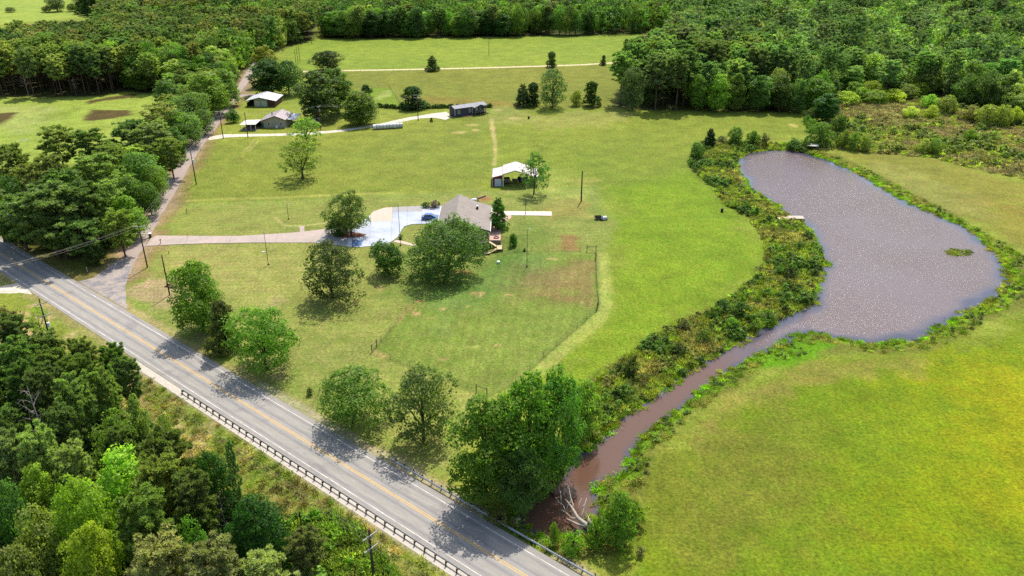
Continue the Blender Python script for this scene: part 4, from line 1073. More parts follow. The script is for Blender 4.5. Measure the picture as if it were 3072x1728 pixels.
B('willow', 2550, 312, 270, 36, 'gold', "yellow-tipped willow at the far right of the marsh")
B('willow', 2440, 306, 268, 48, 'olive', "olive shrub tree between the willows at the marsh's right end")
# golden shrub belt along the marsh's back edge
for i, (x, y, wp) in enumerate([(2090,256,56),(2130,262,60),(2168,252,52),(2205,260,62),(2245,256,58),(2282,246,56),(2310,240,46),(2050,250,50),(2148,238,52),(2188,236,54)]):
    B('willow', x, y, y - 32, wp, ('lime', 'gold', (112, 144, 50))[i % 3], "yellow-green shrub tree in the belt along the marsh's back edge", "yellow-green shrub trees along the back edge of the marsh")
# left bank bushes
for i, (x, y, wp, c) in enumerate([(2030,600,22,'deep'),(2010,625,22,'green'),(1990,650,20,'grey'),(1985,700,34,'deep'),(1960,690,26,'green'),(1930,745,24,'bright'),(1905,760,20,'bright'),(1860,800,46,'deep'),(1820,790,40,'deep'),(1790,800,30,'green'),
       (1840,830,34,'bright'),(1900,830,30,'bright'),(1930,810,34,'deep'),(1770,860,34,'green'),(1705,800+90,34,'dark'),(1580,945,26,'dark'),(1560,935,22,'deep'),(1720,830,30,'grey'),(1660,880,26,'green'),(1480,1000,26,'green')]):
    B('bush', x, y, y - wp * .85, wp * 1.2, c, "%s %s bush on the left bank, %s" % ('large' if wp > 32 else 'mid-sized' if wp > 24 else 'small', {'deep': 'deep green', 'green': 'green', 'grey': 'greyish', 'bright': 'bright green', 'dark': 'dark'}[c], 'just below the dock' if y < 660 else 'at the bulge of the bank' if y < 770 else 'where the pond narrows' if y < 870 else 'beside the creek'), "bushes in the scrub along the left bank of the pond")
B('bush', 1585, 948, 895, 46, 'dark', "tall dark bush in the scrub above the creek bend")
B('dead', 72, 240, 178, 34, 'wood', "dead brownish-grey tree at the front of the wood behind the left pasture", var=0)
B('dead', 192, 240, 193, 14, 'wood', "bare leaning trunk at the front edge of the wood behind the left pasture", var=1)
# top-left pasture
B('oak', 27, 31, 18, 25, 'grey', "small round tree at the far left of the distant pasture")
B('oak', 145, 29, -8, 48, 'pineblue', "big dark tree in the distant top-left pasture")
B('oak', 118, 30, 14, 24, 'olive', "small tree touching the big dark one in the distant pasture")
B('oak', 182, 29, 9, 26, 'deep', "small dark tree right of the big one in the distant pasture")
for i, (x, y) in enumerate([(212,34),(224,38),(238,40),(252,38)]):
    B('cedar', x, y, y - 56, 34, 'dark', "dark evergreen in the clump at the distant pasture's edge", "dark evergreens clumped at the edge of the distant pasture")

# ---- lower-left wood (crowns sighted)
LW = "in the wood below the highway"
K = at_crown
low = [('nearpine',44,832,86,13,'pine',"dark pine %s at the left edge, nearest the transformer pole"),('nearpine',112,873,84,12,'pine',"dark pine %s, just below the transformer pole"),('nearpine',50,905,96,14,(74,98,50),"bushy pine %s at the left edge, below the first pine"),
 ('nearpine',146,918,84,13,(66,88,44),"pine %s standing over bare sand"),('nearpine',208,886,70,11,'pine',"small dark pine %s in front of a sandy patch"),('nearpine',283,908,68,11,(62,84,40),"dark pine %s nearest the highway's bend"),
 ('nearpine',322,938,64,12,(60,80,42),"thin dark pine %s beside the small dirt heap"),('nearpine',205,948,88,14,(70,90,46),"pine %s behind the dirt heap"),('nearpine',266,985,70,14,(64,84,44),"pine %s with a bare trunk over sand"),
 ('sparse',92,795,60,6.5,'lime',"small bright leafy tree wrapped round the transformer pole"),('bush',8,782,70,4,'olive',"olive shrub at the left edge beside the gravel pull-off"),('bush',20,812,56,3,'brown',"brownish scrub clump at the left edge above the bare soil"),
 ('dead',84,1030,120,15,'wood',"bare grey dead tree %s at the left"),('nearpine',120,985,92,15,'pine',"tall pine %s right of the bare dead tree's top"),('nearpine',190,1010,96,15,(62,84,42),"tall thin-crowned pine %s near the sand"),
 ('sparse',284,1078,112,12,(86,124,52),"leafy mid-green tree %s in the middle of its highway side"),('tall',338,1024,52,10,'light',"small pale tree %s nearest the guardrail's left end"),('sparse',412,1068,52,9,(88,120,56),"small open tree %s beside the bare slope"),
 ('nearpine',33,1160,96,15,(76,92,58),"grey-green pine %s, leftmost halfway down"),('nearpine',117,1148,100,16,(80,98,60),"hazy green pine %s, second from the left edge"),('nearpine',198,1182,96,15,(74,92,54),"dense pine %s, third from the left edge"),
 ('tall',97,1222,78,13,'lime',"yellow-green tree top %s near the left edge"),('oak',27,1268,104,13,(74,116,56),"cool green tree %s at the left edge"),('tall',304,1192,132,14,(110,146,46),"wide yellow-green tree %s, centre"),
 ('nearpine',433,1139,112,14,(72,92,48),"pine %s reaching out towards the bare slope"),('nearpine',400,1218,130,15,(74,88,44),"big olive pine %s, centre right"),('herogreen',533,1194,108,13,(52,98,36),"dark glossy green tree %s beside the thin leaning pine"),
 ('pine',588,1188,30,15,(72,94,50),"thin leaning pine %s with foliage only at its top"),('nearpine',362,1318,134,16,(74,92,44),"big olive pine %s, low centre"),('herogreen',207,1290,150,17,'lime',"brilliant lime-green tree %s, the brightest of all"),
 ('oak',98,1336,150,14,(118,150,66),"pale green tree %s, low left"),('herogreen',230,1392,150,15,(122,158,40),"lime-green tree %s at the bottom edge"),('dead',556,1262,64,9,'wood',"grey snag with a broken top %s near the leaning pine"),
 ('sparse',510,1290,80,9,(96,130,50),"ragged leafy tree %s around the grey snag"),('oak',480,1350,100,11,(78,120,40),"green tree %s between the olive pine and the dark broad tree"),('herogreen',648,1318,165,13,(46,92,32),"dark broad green tree %s at its right end"),
 ('nearpine',762,1372,92,10,(84,98,56),"small olive pine %s, rightmost of all"),('nearpine',398,1428,150,15,(92,106,70),"grey-green pine %s at the bottom edge, left one"),('nearpine',548,1426,150,14,(88,102,66),"grey-green pine %s at the bottom edge, right one"),
 ('nearpine',660,1440,130,12,(84,100,60),"pine %s at the bottom edge below the dark broad tree"),('oak',36,1430,120,12,(116,146,66),"pale green tree %s in the bottom left corner"),('nearpine',480,1260,110,14,(66,86,44),"dark pine %s behind the grey snag"),
 ('nearpine',306,1120,90,13,(64,86,44),"dark pine %s behind the wide yellow-green tree"),('nearpine',150,1080,90,14,(60,82,42),"dark pine %s in the shade right of the bare dead tree"),('nearpine',20,1080,90,14,(62,84,46),"dark pine %s at the left edge beside the bare dead tree"),
 ('nearpine',60,960,90,14,(60,82,42),"dark pine %s above the bare dead tree"),('oak',160,1300,90,12,(92,130,48),"green tree %s between the pale and the brilliant lime one")]
for k, x, y, wp, h, c, lb in low:
    if k == 'nearpine': y += 10; h *= .88; wp *= .92
    lb2 = lb % LW if '%s' in lb else lb
    K(k, x, y, wp, h, c, lb2 if len(lb2.replace('-', ' ').split()) <= 16 else lb % 'in the lower wood')
# ---- strip between the side road and the left pasture
SW = "in the strip beside the side road"
strip = [('tall',522,205,112,20,(104,146,44),"tall bright yellow-green tree %s, near its top end"),('tall',566,190,70,18,(92,124,56),"pale green tree %s, topmost near the road"),('oak',482,250,120,16,(92,122,54),"broad soft green tree %s, upper half"),
 ('oak',452,292,120,15,(88,118,52),"broad green tree %s overhanging the road bend"),('tall',418,222,80,18,(66,98,42),"dark green tree %s where it meets the big wood"),('youngpine',396,292,92,16,(84,98,50),"olive pine %s, upper half"),
 ('youngpine',384,345,110,16,(80,96,50),"wide olive pine %s, middle"),('youngpine',426,372,80,14,(72,92,46),"olive pine %s overhanging the road, middle"),('youngpine',322,336,90,16,(58,82,42),"dark pine %s at the pasture edge, middle"),
 ('oak',352,408,122,15,(84,122,46),"bright-sided broadleaf tree %s, middle"),('pine',150,362,100,19,(70,90,46),"tall open pine %s at the pasture edge, left"),('pine',226,362,92,18,(66,88,44),"tall dark pine %s at the pasture edge, centre left"),
 ('youngpine',132,440,110,18,(66,86,46),"dark dense pine %s, left"),('youngpine',232,432,110,17,(72,92,46),"dark dense pine %s, centre"),('oak',322,468,96,14,(76,112,44),"green tree %s, lower centre"),
 ('youngpine',36,410,96,18,(64,86,44),"dark pine %s at the left edge, uppermost"),('oak',18,470,90,15,(70,106,46),"green tree %s at the left edge, middle"),('oak',30,522,90,14,(92,136,40),"bright green tree %s at the left edge, lowest"),
 ('nearpine',122,528,180,19,(62,84,46),"very wide dark pine %s, lower left"),('nearpine',212,522,130,18,(66,88,48),"wide dark pine %s, lower centre"),('youngpine',262,500,90,16,(70,92,46),"pine %s behind the bright tree at the road"),
 ('tall',318,516,92,14,(94,142,38),"bright green tree %s, nearest the road at its low end"),('round',236,618,58,6,(46,76,36),"dark rounded tree %s at its lower tip by the junction"),('nearpine',150,566,110,13,(58,80,44),"dark pine %s near the highway"),
 ('youngpine',50,545,110,13,(56,78,42),"dark pine %s at the left edge, nearest the highway"),('oak',384,432,70,12,(80,112,46),"small green tree %s leaning over the road"),('youngpine',300,560,80,13,(66,88,44),"pine %s right beside the gravelly junction"),
 ('oak',100,480,90,15,(74,104,48),"green tree %s between dark pines, left"),('youngpine',176,470,100,17,(62,84,44),"dark pine %s between broad ones, centre left"),('tall',440,332,60,13,(80,116,46),"green tree %s close to the road, upper middle"),
 ('oak',372,474,70,11,(72,108,42),"low green tree %s touching the road, lower half"),('youngpine',280,400,90,16,(64,86,44),"dark pine %s behind the bright-sided broadleaf tree"),('oak',510,282,60,11,(82,112,50),"small tree %s at the road opposite the beige house"),
 ('youngpine',200,580,90,12,(58,82,42),"low dark pine %s, close to the junction lawn"),('youngpine',-10,515,100,15,(60,84,42),"pine %s half cut by the left edge")]
for k, x, y, wp, h, c, lb in strip:
    y += 16; h *= .84; wp *= .9
    lb2 = lb % SW
    K(k, x, y, wp, h, c, lb2 if len(lb2.replace('-', ' ').split()) <= 16 else lb % 'in the roadside strip')

# ---- the big woods: the trees that show largest are individuals, the rest a mass
def in_view(X, Y, z=10, pad=60):
    v = z - CAM_H; f = Y * CT - v * ST; u = Y * ST + v * CT
    px = (1536 + FPX * X / f) / 1.19255; py = (864 - FPX * u / f) / 1.19255
    return -pad < px < 2576 + pad and -90 < py < 1449 + pad, px, py
def pack(poly, sp, rg, lim=None):
    lo = poly.min(0); hi = poly.max(0)
    if lim: lo = np.maximum(lo, lim[0]); hi = np.minimum(hi, lim[1])
    xs = np.arange(lo[0], hi[0], sp); ys = np.arange(lo[1], hi[1], sp * .87)
    Xg, Yg = np.meshgrid(xs, ys); Xg = Xg + (np.arange(len(ys)) % 2)[:, None] * sp * .5
    P = np.stack([Xg.ravel(), Yg.ravel()], 1) + rg.uniform(-.38, .38, (Xg.size, 2)) * sp
    return P[sdist(P, poly) < -1.2]
for q_ in ((1938, 84), (1426, 74)): placed.append((*W(*q_), 26)); placed.append((W(*q_)[0], W(*q_)[1] - 12, 22))
prg = np.random.default_rng(5)
LIM = ((-720, 60), (760, 1250))
mass = []
def wood(poly, sp, mixfn, label_fn, group_fn, n_ind, zrow=395.):
    P = pack(poly, sp, prg, LIM)
    pl = np.array([(a, b) for a, b, c in placed]); pw = np.array([c for a, b, c in placed])
    d = np.hypot(P[:, None, 0] - pl[None, :, 0], P[:, None, 1] - pl[None, :, 1])
    P = P[(d > pw[None] * .42 + sp * .25).all(1)]
    order = np.argsort(P[:, 1] + np.abs(P[:, 0]) * .1)
    k_ = 0; zone0 = float(P[order[0], 1]) if len(order) else 0
    for i in order:
        x, y = P[i]
        kind, h, w, col = mixfn(x, y)
        ok, px, py = in_view(x, y, h)
        if not ok and (abs(px) > 1e6 or px < -700 or px > 3300): continue
        if ok and k_ < n_ind:
            k_ += 1
            cc = PAL[col] if isinstance(col, str) else col
            lum = cc[0] + cc[1]; tone = ("dark", "mid-green", "bright")[(lum > 155) + (lum > 205)]
            base = label_fn(kind).replace("dark ", "").replace("green ", "")
            zone = ("far left", "left", "centre-left", "centre-right", "right", "far right")[int(min(5, max(0, px // 430)))]
            yb = int((y - zone0) // 14); row = ("front", "second", "third", "fourth", "fifth", "rear")[min(5, max(0, yb))]
            tree(kind, x, y, h, w, col, "%s %s, %s, %s row" % (tone, base, zone, row), group_fn(kind))
        else: mass.append((x, y, kind, h, w, col))
def pick_col(names):
    return names[int(prg.integers(0, len(names)))]
def mix_left(x, y):
    nse = float(fbm(np.array([x]), np.array([y]), 55, 3)[0])
    near_road = x > -190 - (y - 330) * -.05 and y < 520
    if y < 520 and x > -186 + nse * 60 and prg.random() < .75 or (nse > .2 and y > 400):
        return (('tall', 'oak')[int(prg.integers(0, 2))], prg.uniform(13, 19), prg.uniform(9, 13), pick_col(['green', 'bright', 'light', 'deep', (96, 134, 50), (84, 116, 48)]))
    return ('pine', prg.uniform(16, 20), prg.uniform(6.5, 9), pick_col([(72, 92, 48), (66, 88, 46), (80, 96, 50), (62, 84, 50), (88, 100, 56)]))
def mix_right(x, y):
    nse = float(fbm(np.array([x + 300]), np.array([y]), 60, 3)[0])
    if y < 520 and x < 120 and nse < .12 and prg.random() < .75: return ('pine', prg.uniform(17, 23), prg.uniform(8, 11), pick_col([(60, 84, 50), (66, 88, 50), (58, 80, 46)]))
    r = prg.random()
    if r < .13: return ('pine', prg.uniform(15, 20), prg.uniform(7, 10), pick_col([(62, 84, 52), (58, 80, 48)]))
    if r < .5 and y < 560: return ('willow', prg.uniform(8, 13), prg.uniform(9, 14), pick_col([(112, 140, 76), (104, 134, 70), (92, 122, 62), (120, 146, 84), (88, 126, 52)]))
    return (('tall', 'oak')[int(prg.integers(0, 2))], prg.uniform(11, 17), prg.uniform(9, 13), pick_col(['green', (92, 128, 54), (100, 134, 60), (84, 118, 58), (70, 104, 50), (108, 138, 70), 'deep']))
_mr = mix_right
def mix_right(x, y):
    k, h, w, c = _mr(x, y); c = np.array(PAL[c] if isinstance(c, str) else c, float) * 1.12
    return (k, h, w, tuple(c))
def mix_far(x, y):
    nse = float(fbm(np.array([x + 900]), np.array([y]), 70, 3)[0])
    if prg.random() < .14: return ('pine', prg.uniform(15, 19), prg.uniform(7, 9), pick_col([(62, 84, 52), (70, 88, 54)]))
    return (('tall', 'oak')[int(prg.integers(0, 2))], prg.uniform(14, 20), prg.uniform(9, 13), pick_col([(80, 120, 46), (92, 134, 48), (70, 108, 46), (60, 96, 44), (104, 140, 52)]))
isp = lambda k: 'pine' in k
wood(F_BACK, 6.6, mix_left, lambda k: "slender dark pine packed in the wood behind the left pasture" if isp(k) else "rounded green hardwood packed in the wood left of the side road",
     lambda k: "pines packed in the wood behind the left pasture" if isp(k) else "hardwoods packed in the wood left of the side road", 130)
wood(F_RIGHT, 7.6, mix_right, lambda k: "dark pine standing among hardwoods in the wood beyond the pond" if isp(k) else ("soft pale willow-like tree in the wood beyond the pond" if k == 'willow' else "rounded green hardwood in the wood beyond the pond"),
     lambda k: "pines in the wood beyond the pond" if isp(k) else ("pale willow-like trees in the wood beyond the pond" if k == 'willow' else "hardwoods in the wood beyond the pond"), 150)
wood(F_FAR, 7.4, mix_far, lambda k: "pine standing in the tree line behind the far meadow" if isp(k) else "tall hardwood standing in the tree line behind the far meadow",
     lambda k: "pines in the tree line behind the far meadow" if isp(k) else "hardwoods in the tree line behind the far meadow", 60)
def mix_low(x, y): return ('youngpine', prg.uniform(10, 13), prg.uniform(6, 8), pick_col([(66, 88, 46), (74, 92, 50)])) if prg.random() < .45 else ('oak', prg.uniform(8, 11), prg.uniform(6, 9), pick_col(['green', (96, 132, 50)]))
wood(F_LOW, 9.5, mix_low, lambda k: "half-hidden pine filling the wood below the highway" if isp(k) else "half-hidden leafy tree filling the wood below the highway",
     lambda k: "half-hidden pines in the wood below the highway" if isp(k) else "half-hidden leafy trees in the wood below the highway", 70)
wood(F_STRIP, 7.2, lambda x, y: ('youngpine', prg.uniform(9, 12), prg.uniform(6, 8), pick_col([(66, 86, 46), (74, 92, 48)])) if prg.random() < .55 else ('oak', prg.uniform(8, 11), prg.uniform(7, 10), pick_col(['green', (84, 112, 50)])),
     lambda k: "half-hidden pine filling the strip beside the side road" if isp(k) else "half-hidden leafy tree filling the strip beside the side road", lambda k: "half-hidden pines in the strip beside the side road" if isp(k) else "half-hidden leafy trees in the strip beside the side road", 60)

# ---- masses that nobody could count: one object each, scattered with geometry nodes
HID = []
def scatter(name, label, cat, pts, zs, rz, sc, idx, protos, tint):
    """pts (N,2), sc (N,3), tint (N,4); protos: list of meshes"""
    coll = bpy.data.collections.new(name + "_kinds")
    for i, me in enumerate(protos):
        me.materials[0] = M_SPRIG
        ob = bpy.data.objects.new("%s_kind_%03d" % (name, i), me); coll.objects.link(ob)
    me = bpy.data.meshes.new(name)
    n = len(pts)
    me.vertices.add(n); me.vertices.foreach_set("co", np.column_stack([pts, zs]).astype(np.float32).ravel())
    for nm, ty, d in (('sc', 'FLOAT_VECTOR', sc), ('rz', 'FLOAT', rz), ('ix', 'INT', idx)):
        a = me.attributes.new(nm, ty, 'POINT'); a.data.foreach_set('vector' if ty == 'FLOAT_VECTOR' else 'value', np.asarray(d, np.int32 if ty == 'INT' else np.float32).ravel())
    a = me.attributes.new('tint', 'FLOAT_COLOR', 'POINT'); a.data.foreach_set('color', np.asarray(tint, np.float32).ravel())
    ob = link(bpy.data.objects.new(name, me)); tag(ob, label, cat, kind='stuff')
    ng = bpy.data.node_groups.new(name, 'GeometryNodeTree')
    ng.interface.new_socket("Geometry", in_out='INPUT', socket_type='NodeSocketGeometry'); ng.interface.new_socket("Geometry", in_out='OUTPUT', socket_type='NodeSocketGeometry')
    gi = ng.nodes.new('NodeGroupInput'); go = ng.nodes.new('NodeGroupOutput')
    ci = ng.nodes.new('GeometryNodeCollectionInfo'); ci.inputs[0].default_value = coll; ci.inputs['Separate Children'].default_value = True; ci.inputs['Reset Children'].default_value = True
    ip = ng.nodes.new('GeometryNodeInstanceOnPoints'); ip.inputs['Pick Instance'].default_value = True
    def na(nm, ty):
        q = ng.nodes.new('GeometryNodeInputNamedAttribute'); q.data_type = ty; q.inputs[0].default_value = nm; return q
    cx = ng.nodes.new('ShaderNodeCombineXYZ')
    L = ng.links.new
    L(gi.outputs[0], ip.inputs['Points']); L(ci.outputs[0], ip.inputs['Instance'])
    L(na('ix', 'INT').outputs[0], ip.inputs['Instance Index']); L(na('rz', 'FLOAT').outputs[0], cx.inputs[2]); L(cx.outputs[0], ip.inputs['Rotation'])
    L(na('sc', 'FLOAT_VECTOR').outputs[0], ip.inputs['Scale']); L(ip.outputs[0], go.inputs[0])
    md = ob.modifiers.new("scatter", 'NODES'); md.node_group = ng
    return ob
# coarse crowns for the far mass
far_p = {}
for nm, args in dict(pine=None, tall=dict(prof='oval'), oak=dict(prof='dome'), willow=dict(prof='dome')).items():
    for v in range(3):
        if nm == 'pine': cm, _ = pine(300 + v, h=20., w=8.5, nb=26, tuft=10, leaf=1.4, needle=.34)
        else: cm, _ = broad(310 + v + len(nm) * 10, h=14., w=12., z0=1.5, lobes=18, per=46, leaf=.95, **args)
        far_p[(nm, v)] = cm
def nominal(kind): return (20., 8.5) if kind == 'pine' else (14., 12.)
FK = sorted(far_p); pts = []; scs = []; ids = []; tin = []
for (x, y, kind, h, w, col) in mass:
    fk = {'pine': 'pine', 'youngpine': 'pine', 'tall': 'tall', 'oak': 'oak', 'willow': 'willow'}[kind]
    v = int(prg.integers(0, 3))
    nh, nw = nominal(fk)
    pts.append((x, y)); scs.append((w / nw * 1.05, w / nw * 1.05, h / nh)); ids.append(FK.index((fk, v))); tin.append(crown_col(col, prg) if not isinstance(col, tuple) or kind != 'pine' else crown_col(tuple(v * 1.25 for v in col), prg)); tin[-1] = tuple(v * 1.12 for v in tin[-1][:3]) + (1,)
n = len(pts)
scatter("forest", "distant woodland merging into one canopy towards the horizon", "forest", np.array(pts), np.zeros(n), prg.uniform(0, 6.28, n), np.array(scs), np.array(ids), [far_p[k] for k in FK], np.array(tin))
print("trees", n_tree, "mass", n)

# small plants
def clump(seed, n, h, r, wd, m):
    rg = np.random.default_rng(seed)
    b = rg.normal(0, r * .45, (n, 2)); tip = b * 1.7 + rg.normal(0, .18, (n, 2)) * h; hh = h * rg.uniform(.5, 1.1, n)
    base = np.column_stack([b, np.zeros(n)]); top = np.column_stack([tip, hh]); mid = (base + top) / 2 + np.column_stack([-(tip - b) * .15, hh * .08])
    u = rg.normal(size=(n, 3)); u[:, 2] = 0; u /= np.linalg.norm(u, axis=1, keepdims=True)
    V = np.stack([base - u * wd / 2, mid - u * wd * .5, top, mid + u * wd * .5], 1).reshape(-1, 3)
    return leaf_mesh("clump", V, np.clip(.5 + rg.normal(0, .2, n), 0, 1), m)
CL = [clump(400 + i, 46, 1.0, .7, .16, M_LEAF) for i in range(3)]
SH = [broad(420 + i, h=2.0, w=2.2, z0=.05, lobes=7, per=34, leaf=.32, prof='dome', lobe_r=(.24, .34))[0] for i in range(3)]
def veg(name, label, poly, dens, mixes, lim=None, seed=3, extra=None, hscale=None):
    """mixes: list of (mesh list, colour, weight, smin, smax, hmul)"""
    rg = np.random.default_rng(seed)
    lo = poly.min(0); hi = poly.max(0)
    if lim: lo = np.maximum(lo, lim[0]); hi = np.minimum(hi, lim[1])
    n0 = int((hi[0] - lo[0]) * (hi[1] - lo[1]) * dens)
    P = np.column_stack([rg.uniform(lo[0], hi[0], n0), rg.uniform(lo[1], hi[1], n0)])
    P = P[sdist(P, poly) < 0]
    if extra is not None: P = P[extra(P)]
    n0 = len(P)
    w_ = np.array([m_[2] for m_ in mixes], float); w_ /= w_.sum()
    cs = np.cumsum(w_)
    nz = np.clip(.5 + fbm(P[:, 0], P[:, 1], 9, 3) * 2.2 + rg.normal(0, .16, n0), 0, .999)      # patches of one kind
    nz = np.argsort(np.argsort(nz)) / n0 * .999
    mi = np.searchsorted(cs, nz)
    protos = []; off = []
    for ms, c, *_ in mixes:
        off.append(len(protos)); protos += ms
    ix = np.array([off[a] + rg.integers(0, len(mixes[a][0])) for a in mi])
    tint = np.array([crown_col(mixes[a][1], rg, .16, True) for a in mi])
    s = np.array([rg.uniform(mixes[a][3], mixes[a][4]) for a in mi]); hm = np.array([mixes[a][5] for a in mi])
    z = np.array([gz(x, y) for x, y in P]) - .05
    if extra is not None or True:
        d_ = np.full(n0, 99.); k = (P[:, 0] > -12) & (P[:, 0] < 130)
        if k.any(): d_[k] = sdist(P[k], POND)
        z = np.where(d_ < 4.5, (Z_WATER) * (1 - smooth(0, 4.5, d_)), z); z = np.where(d_ < 0, Z_WATER - .1, z)
    print(name, n0)
    return scatter(name, label, cat_of[name], P, z, rg.uniform(0, 6.28, n0), np.column_stack([s, s, s * hm * rg.uniform(.8, 1.2, n0)]), ix, protos, tint)
cat_of = dict(bank_scrub="scrub", shore_reeds="reeds", marsh_scrub="marsh plants", verge_grass="long grass", undergrowth="undergrowth", creek_bank_weeds="weeds", forest_floor_shrubs="undergrowth", rank_grass="long grass")
notw = lambda P: sdist(P, POND) > .1
veg("bank_scrub", "rough olive scrub and weeds covering the left bank of the pond and creek", BANK_L, 1.5, [(CL, (156, 150, 100), .14, .7, 1.2, .8), (SH, (124, 128, 70), .18, .35, .75, .7), (CL, (140, 150, 70), .24, .7, 1.2, .9), (SH, (118, 136, 68), .14, .35, .7, .7), (CL, (128, 150, 66), .16, .7, 1.2, .9), (SH, (92, 122, 54), .14, .5, 1.0, .9)], extra=notw, seed=31)
veg("creek_bank_weeds", "weedy green strip along the right bank of the creek and pond", BANK_R1, 1.0, [(CL, (150, 146, 92), .26, .5, .9, .6), (CL, (122, 142, 62), .34, .5, .9, .6), (SH, (100, 120, 62), .18, .3, .6, .6), (CL, (126, 152, 52), .22, .5, .9, .6)], extra=lambda P: (sdist(P, POND) > .1) & (sdist(P, POND) < 4.2 + fbm(P[:, 0], P[:, 1], 7) * 5) & (sdist(P, BANK_L) > 0), seed=32)
veg("shore_reeds", "bright green water plants fringing the shoreline of the pond", np.array([(-12, 76), (128, 76), (128, 275), (-12, 275)], float), 1.3, [(CL, (124, 164, 36), .6, .5, .9, .6), (CL, (146, 150, 70), .4, .5, .9, .7)], extra=lambda P: np.abs(sdist(P, POND) - .1 + fbm(P[:, 0], P[:, 1], 5) * 2.2) < .9, seed=33)
veg("marsh_scrub", "brown and green marsh plants filling the wet ground beyond the pond", MARSH, .55, [(CL, (144, 134, 110), .36, 1.0, 1.9, .6), (SH, (132, 124, 84), .14, .5, 1.0, .6), (CL, (150, 156, 90), .2, 1.0, 1.8, .6), (CL, (156, 172, 78), .16, .9, 1.6, .6), (SH, (122, 140, 72), .14, .7, 1.5, .8)], seed=34, lim=((60, 200), (330, 420)))
V_LEFT = np.array([hw(-18, -6.3), hw(140, -6.3), hw(140, -30), hw(60, -30), hw(30, -17), hw(-10, -12), hw(-18, -10)])
veg("verge_grass", "rough tawny and green grass sloping down from the guardrail", V_LEFT, 1.2, [(CL, (184, 168, 122), .44, .45, .9, .5), (CL, (140, 146, 78), .3, .45, .9, .5), (CL, (118, 138, 62), .14, .5, .9, .5), (CL, (146, 132, 94), .12, .5, .9, .5)], seed=35, lim=((-90, 45), (60, 150)))
V_WEED = np.array([W(600,1330), W(700,1300), W(770,1290), W(860,1300), W(920,1350), W(1000,1440), W(1060,1520), W(700,1560)])
veg("rank_grass", "lush bright weeds round the foot of the bottom utility pole", V_WEED, 2.4, [(CL, (116, 142, 62), .4, .8, 1.4, .8), (CL, (140, 158, 74), .35, .8, 1.4, .8), (SH, (96, 136, 44), .25, .4, .8, .8)], seed=36)
veg("undergrowth", "leafy undergrowth on the floor of the wood below the highway", F_LOW, .32, [(SH, (86, 116, 50), .5, 1.0, 2.0, 1.0), (SH, (72, 96, 46), .5, 1.0, 2.2, 1.1)], seed=37, lim=((-140, 50), (40, 150)))
FS = np.concatenate([F_STRIP])
veg("forest_floor_shrubs", "low shrubs along the foot of the trees beside the side road", F_STRIP, .08, [(SH, (82, 108, 46), .5, 1.2, 2.2, 1.0), (SH, (66, 92, 42), .5, 1.2, 2.2, 1.1)], seed=38)

WEED = np.array([W(2412 + 36 * math.cos(a / 12 * 6.283), 634 + 9 * math.sin(a / 12 * 6.283), Z_WATER) for a in range(12)])
cat_of['pond_weed'] = 'water weed'
veg("pond_weed", "small olive island of water weed near the right side of the pond", WEED, 3.0, [(CL, (132, 140, 70), .6, .5, .9, .5), (SH, (112, 128, 62), .4, .3, .5, .5)], seed=39)
# ------------------------------------------------------------------ shared materials for built things
M_POLE = mat("creosote_pole", (92, 78, 64), .9, .25, 3, .2, stretch=(1, 1, .2), k=.5)
M_POLER = mat("reddish_pole", (128, 84, 64), .9, .25, 3, .2, stretch=(1, 1, .2), k=.5)
M_ARM = mat("weathered_arm", (190, 184, 172), .8, .15, 3, k=.62)
M_STEEL = mat("galvanised_steel", (186, 188, 190), .45, .12, 2, metal=.6, k=.6)
M_WIRE = mat("aluminium_wire", (190, 184, 170), .5, .05, 2, metal=.3, k=.6)
M_BLACK = mat("black_iron", (40, 42, 44), .6, .1, 3, k=.5)
M_WHITE = mat("white_enamel", (236, 236, 234), .5, .06, 2, k=.78)
M_TPOST = mat("green_steel_post", (62, 78, 56), .7, .2, 6, k=.5)
M_TIMBER = mat("weathered_timber", (142, 122, 98), .9, .2, 4, .3, k=.5)
M_NEWWOOD = mat("pale_new_timber", (222, 200, 156), .85, .14, 3, .2, k=.62)
M_GLASS = mat("window_glass", (110, 128, 140), .1, .05, 1, spec=.8, k=.35)
M_DARKIN = mat("dark_interior", (40, 36, 36), .9, .1, 2, k=.5)
M_RUBBER = mat("tyre_rubber", (34, 34, 36), .85, .1, 5, k=.5)

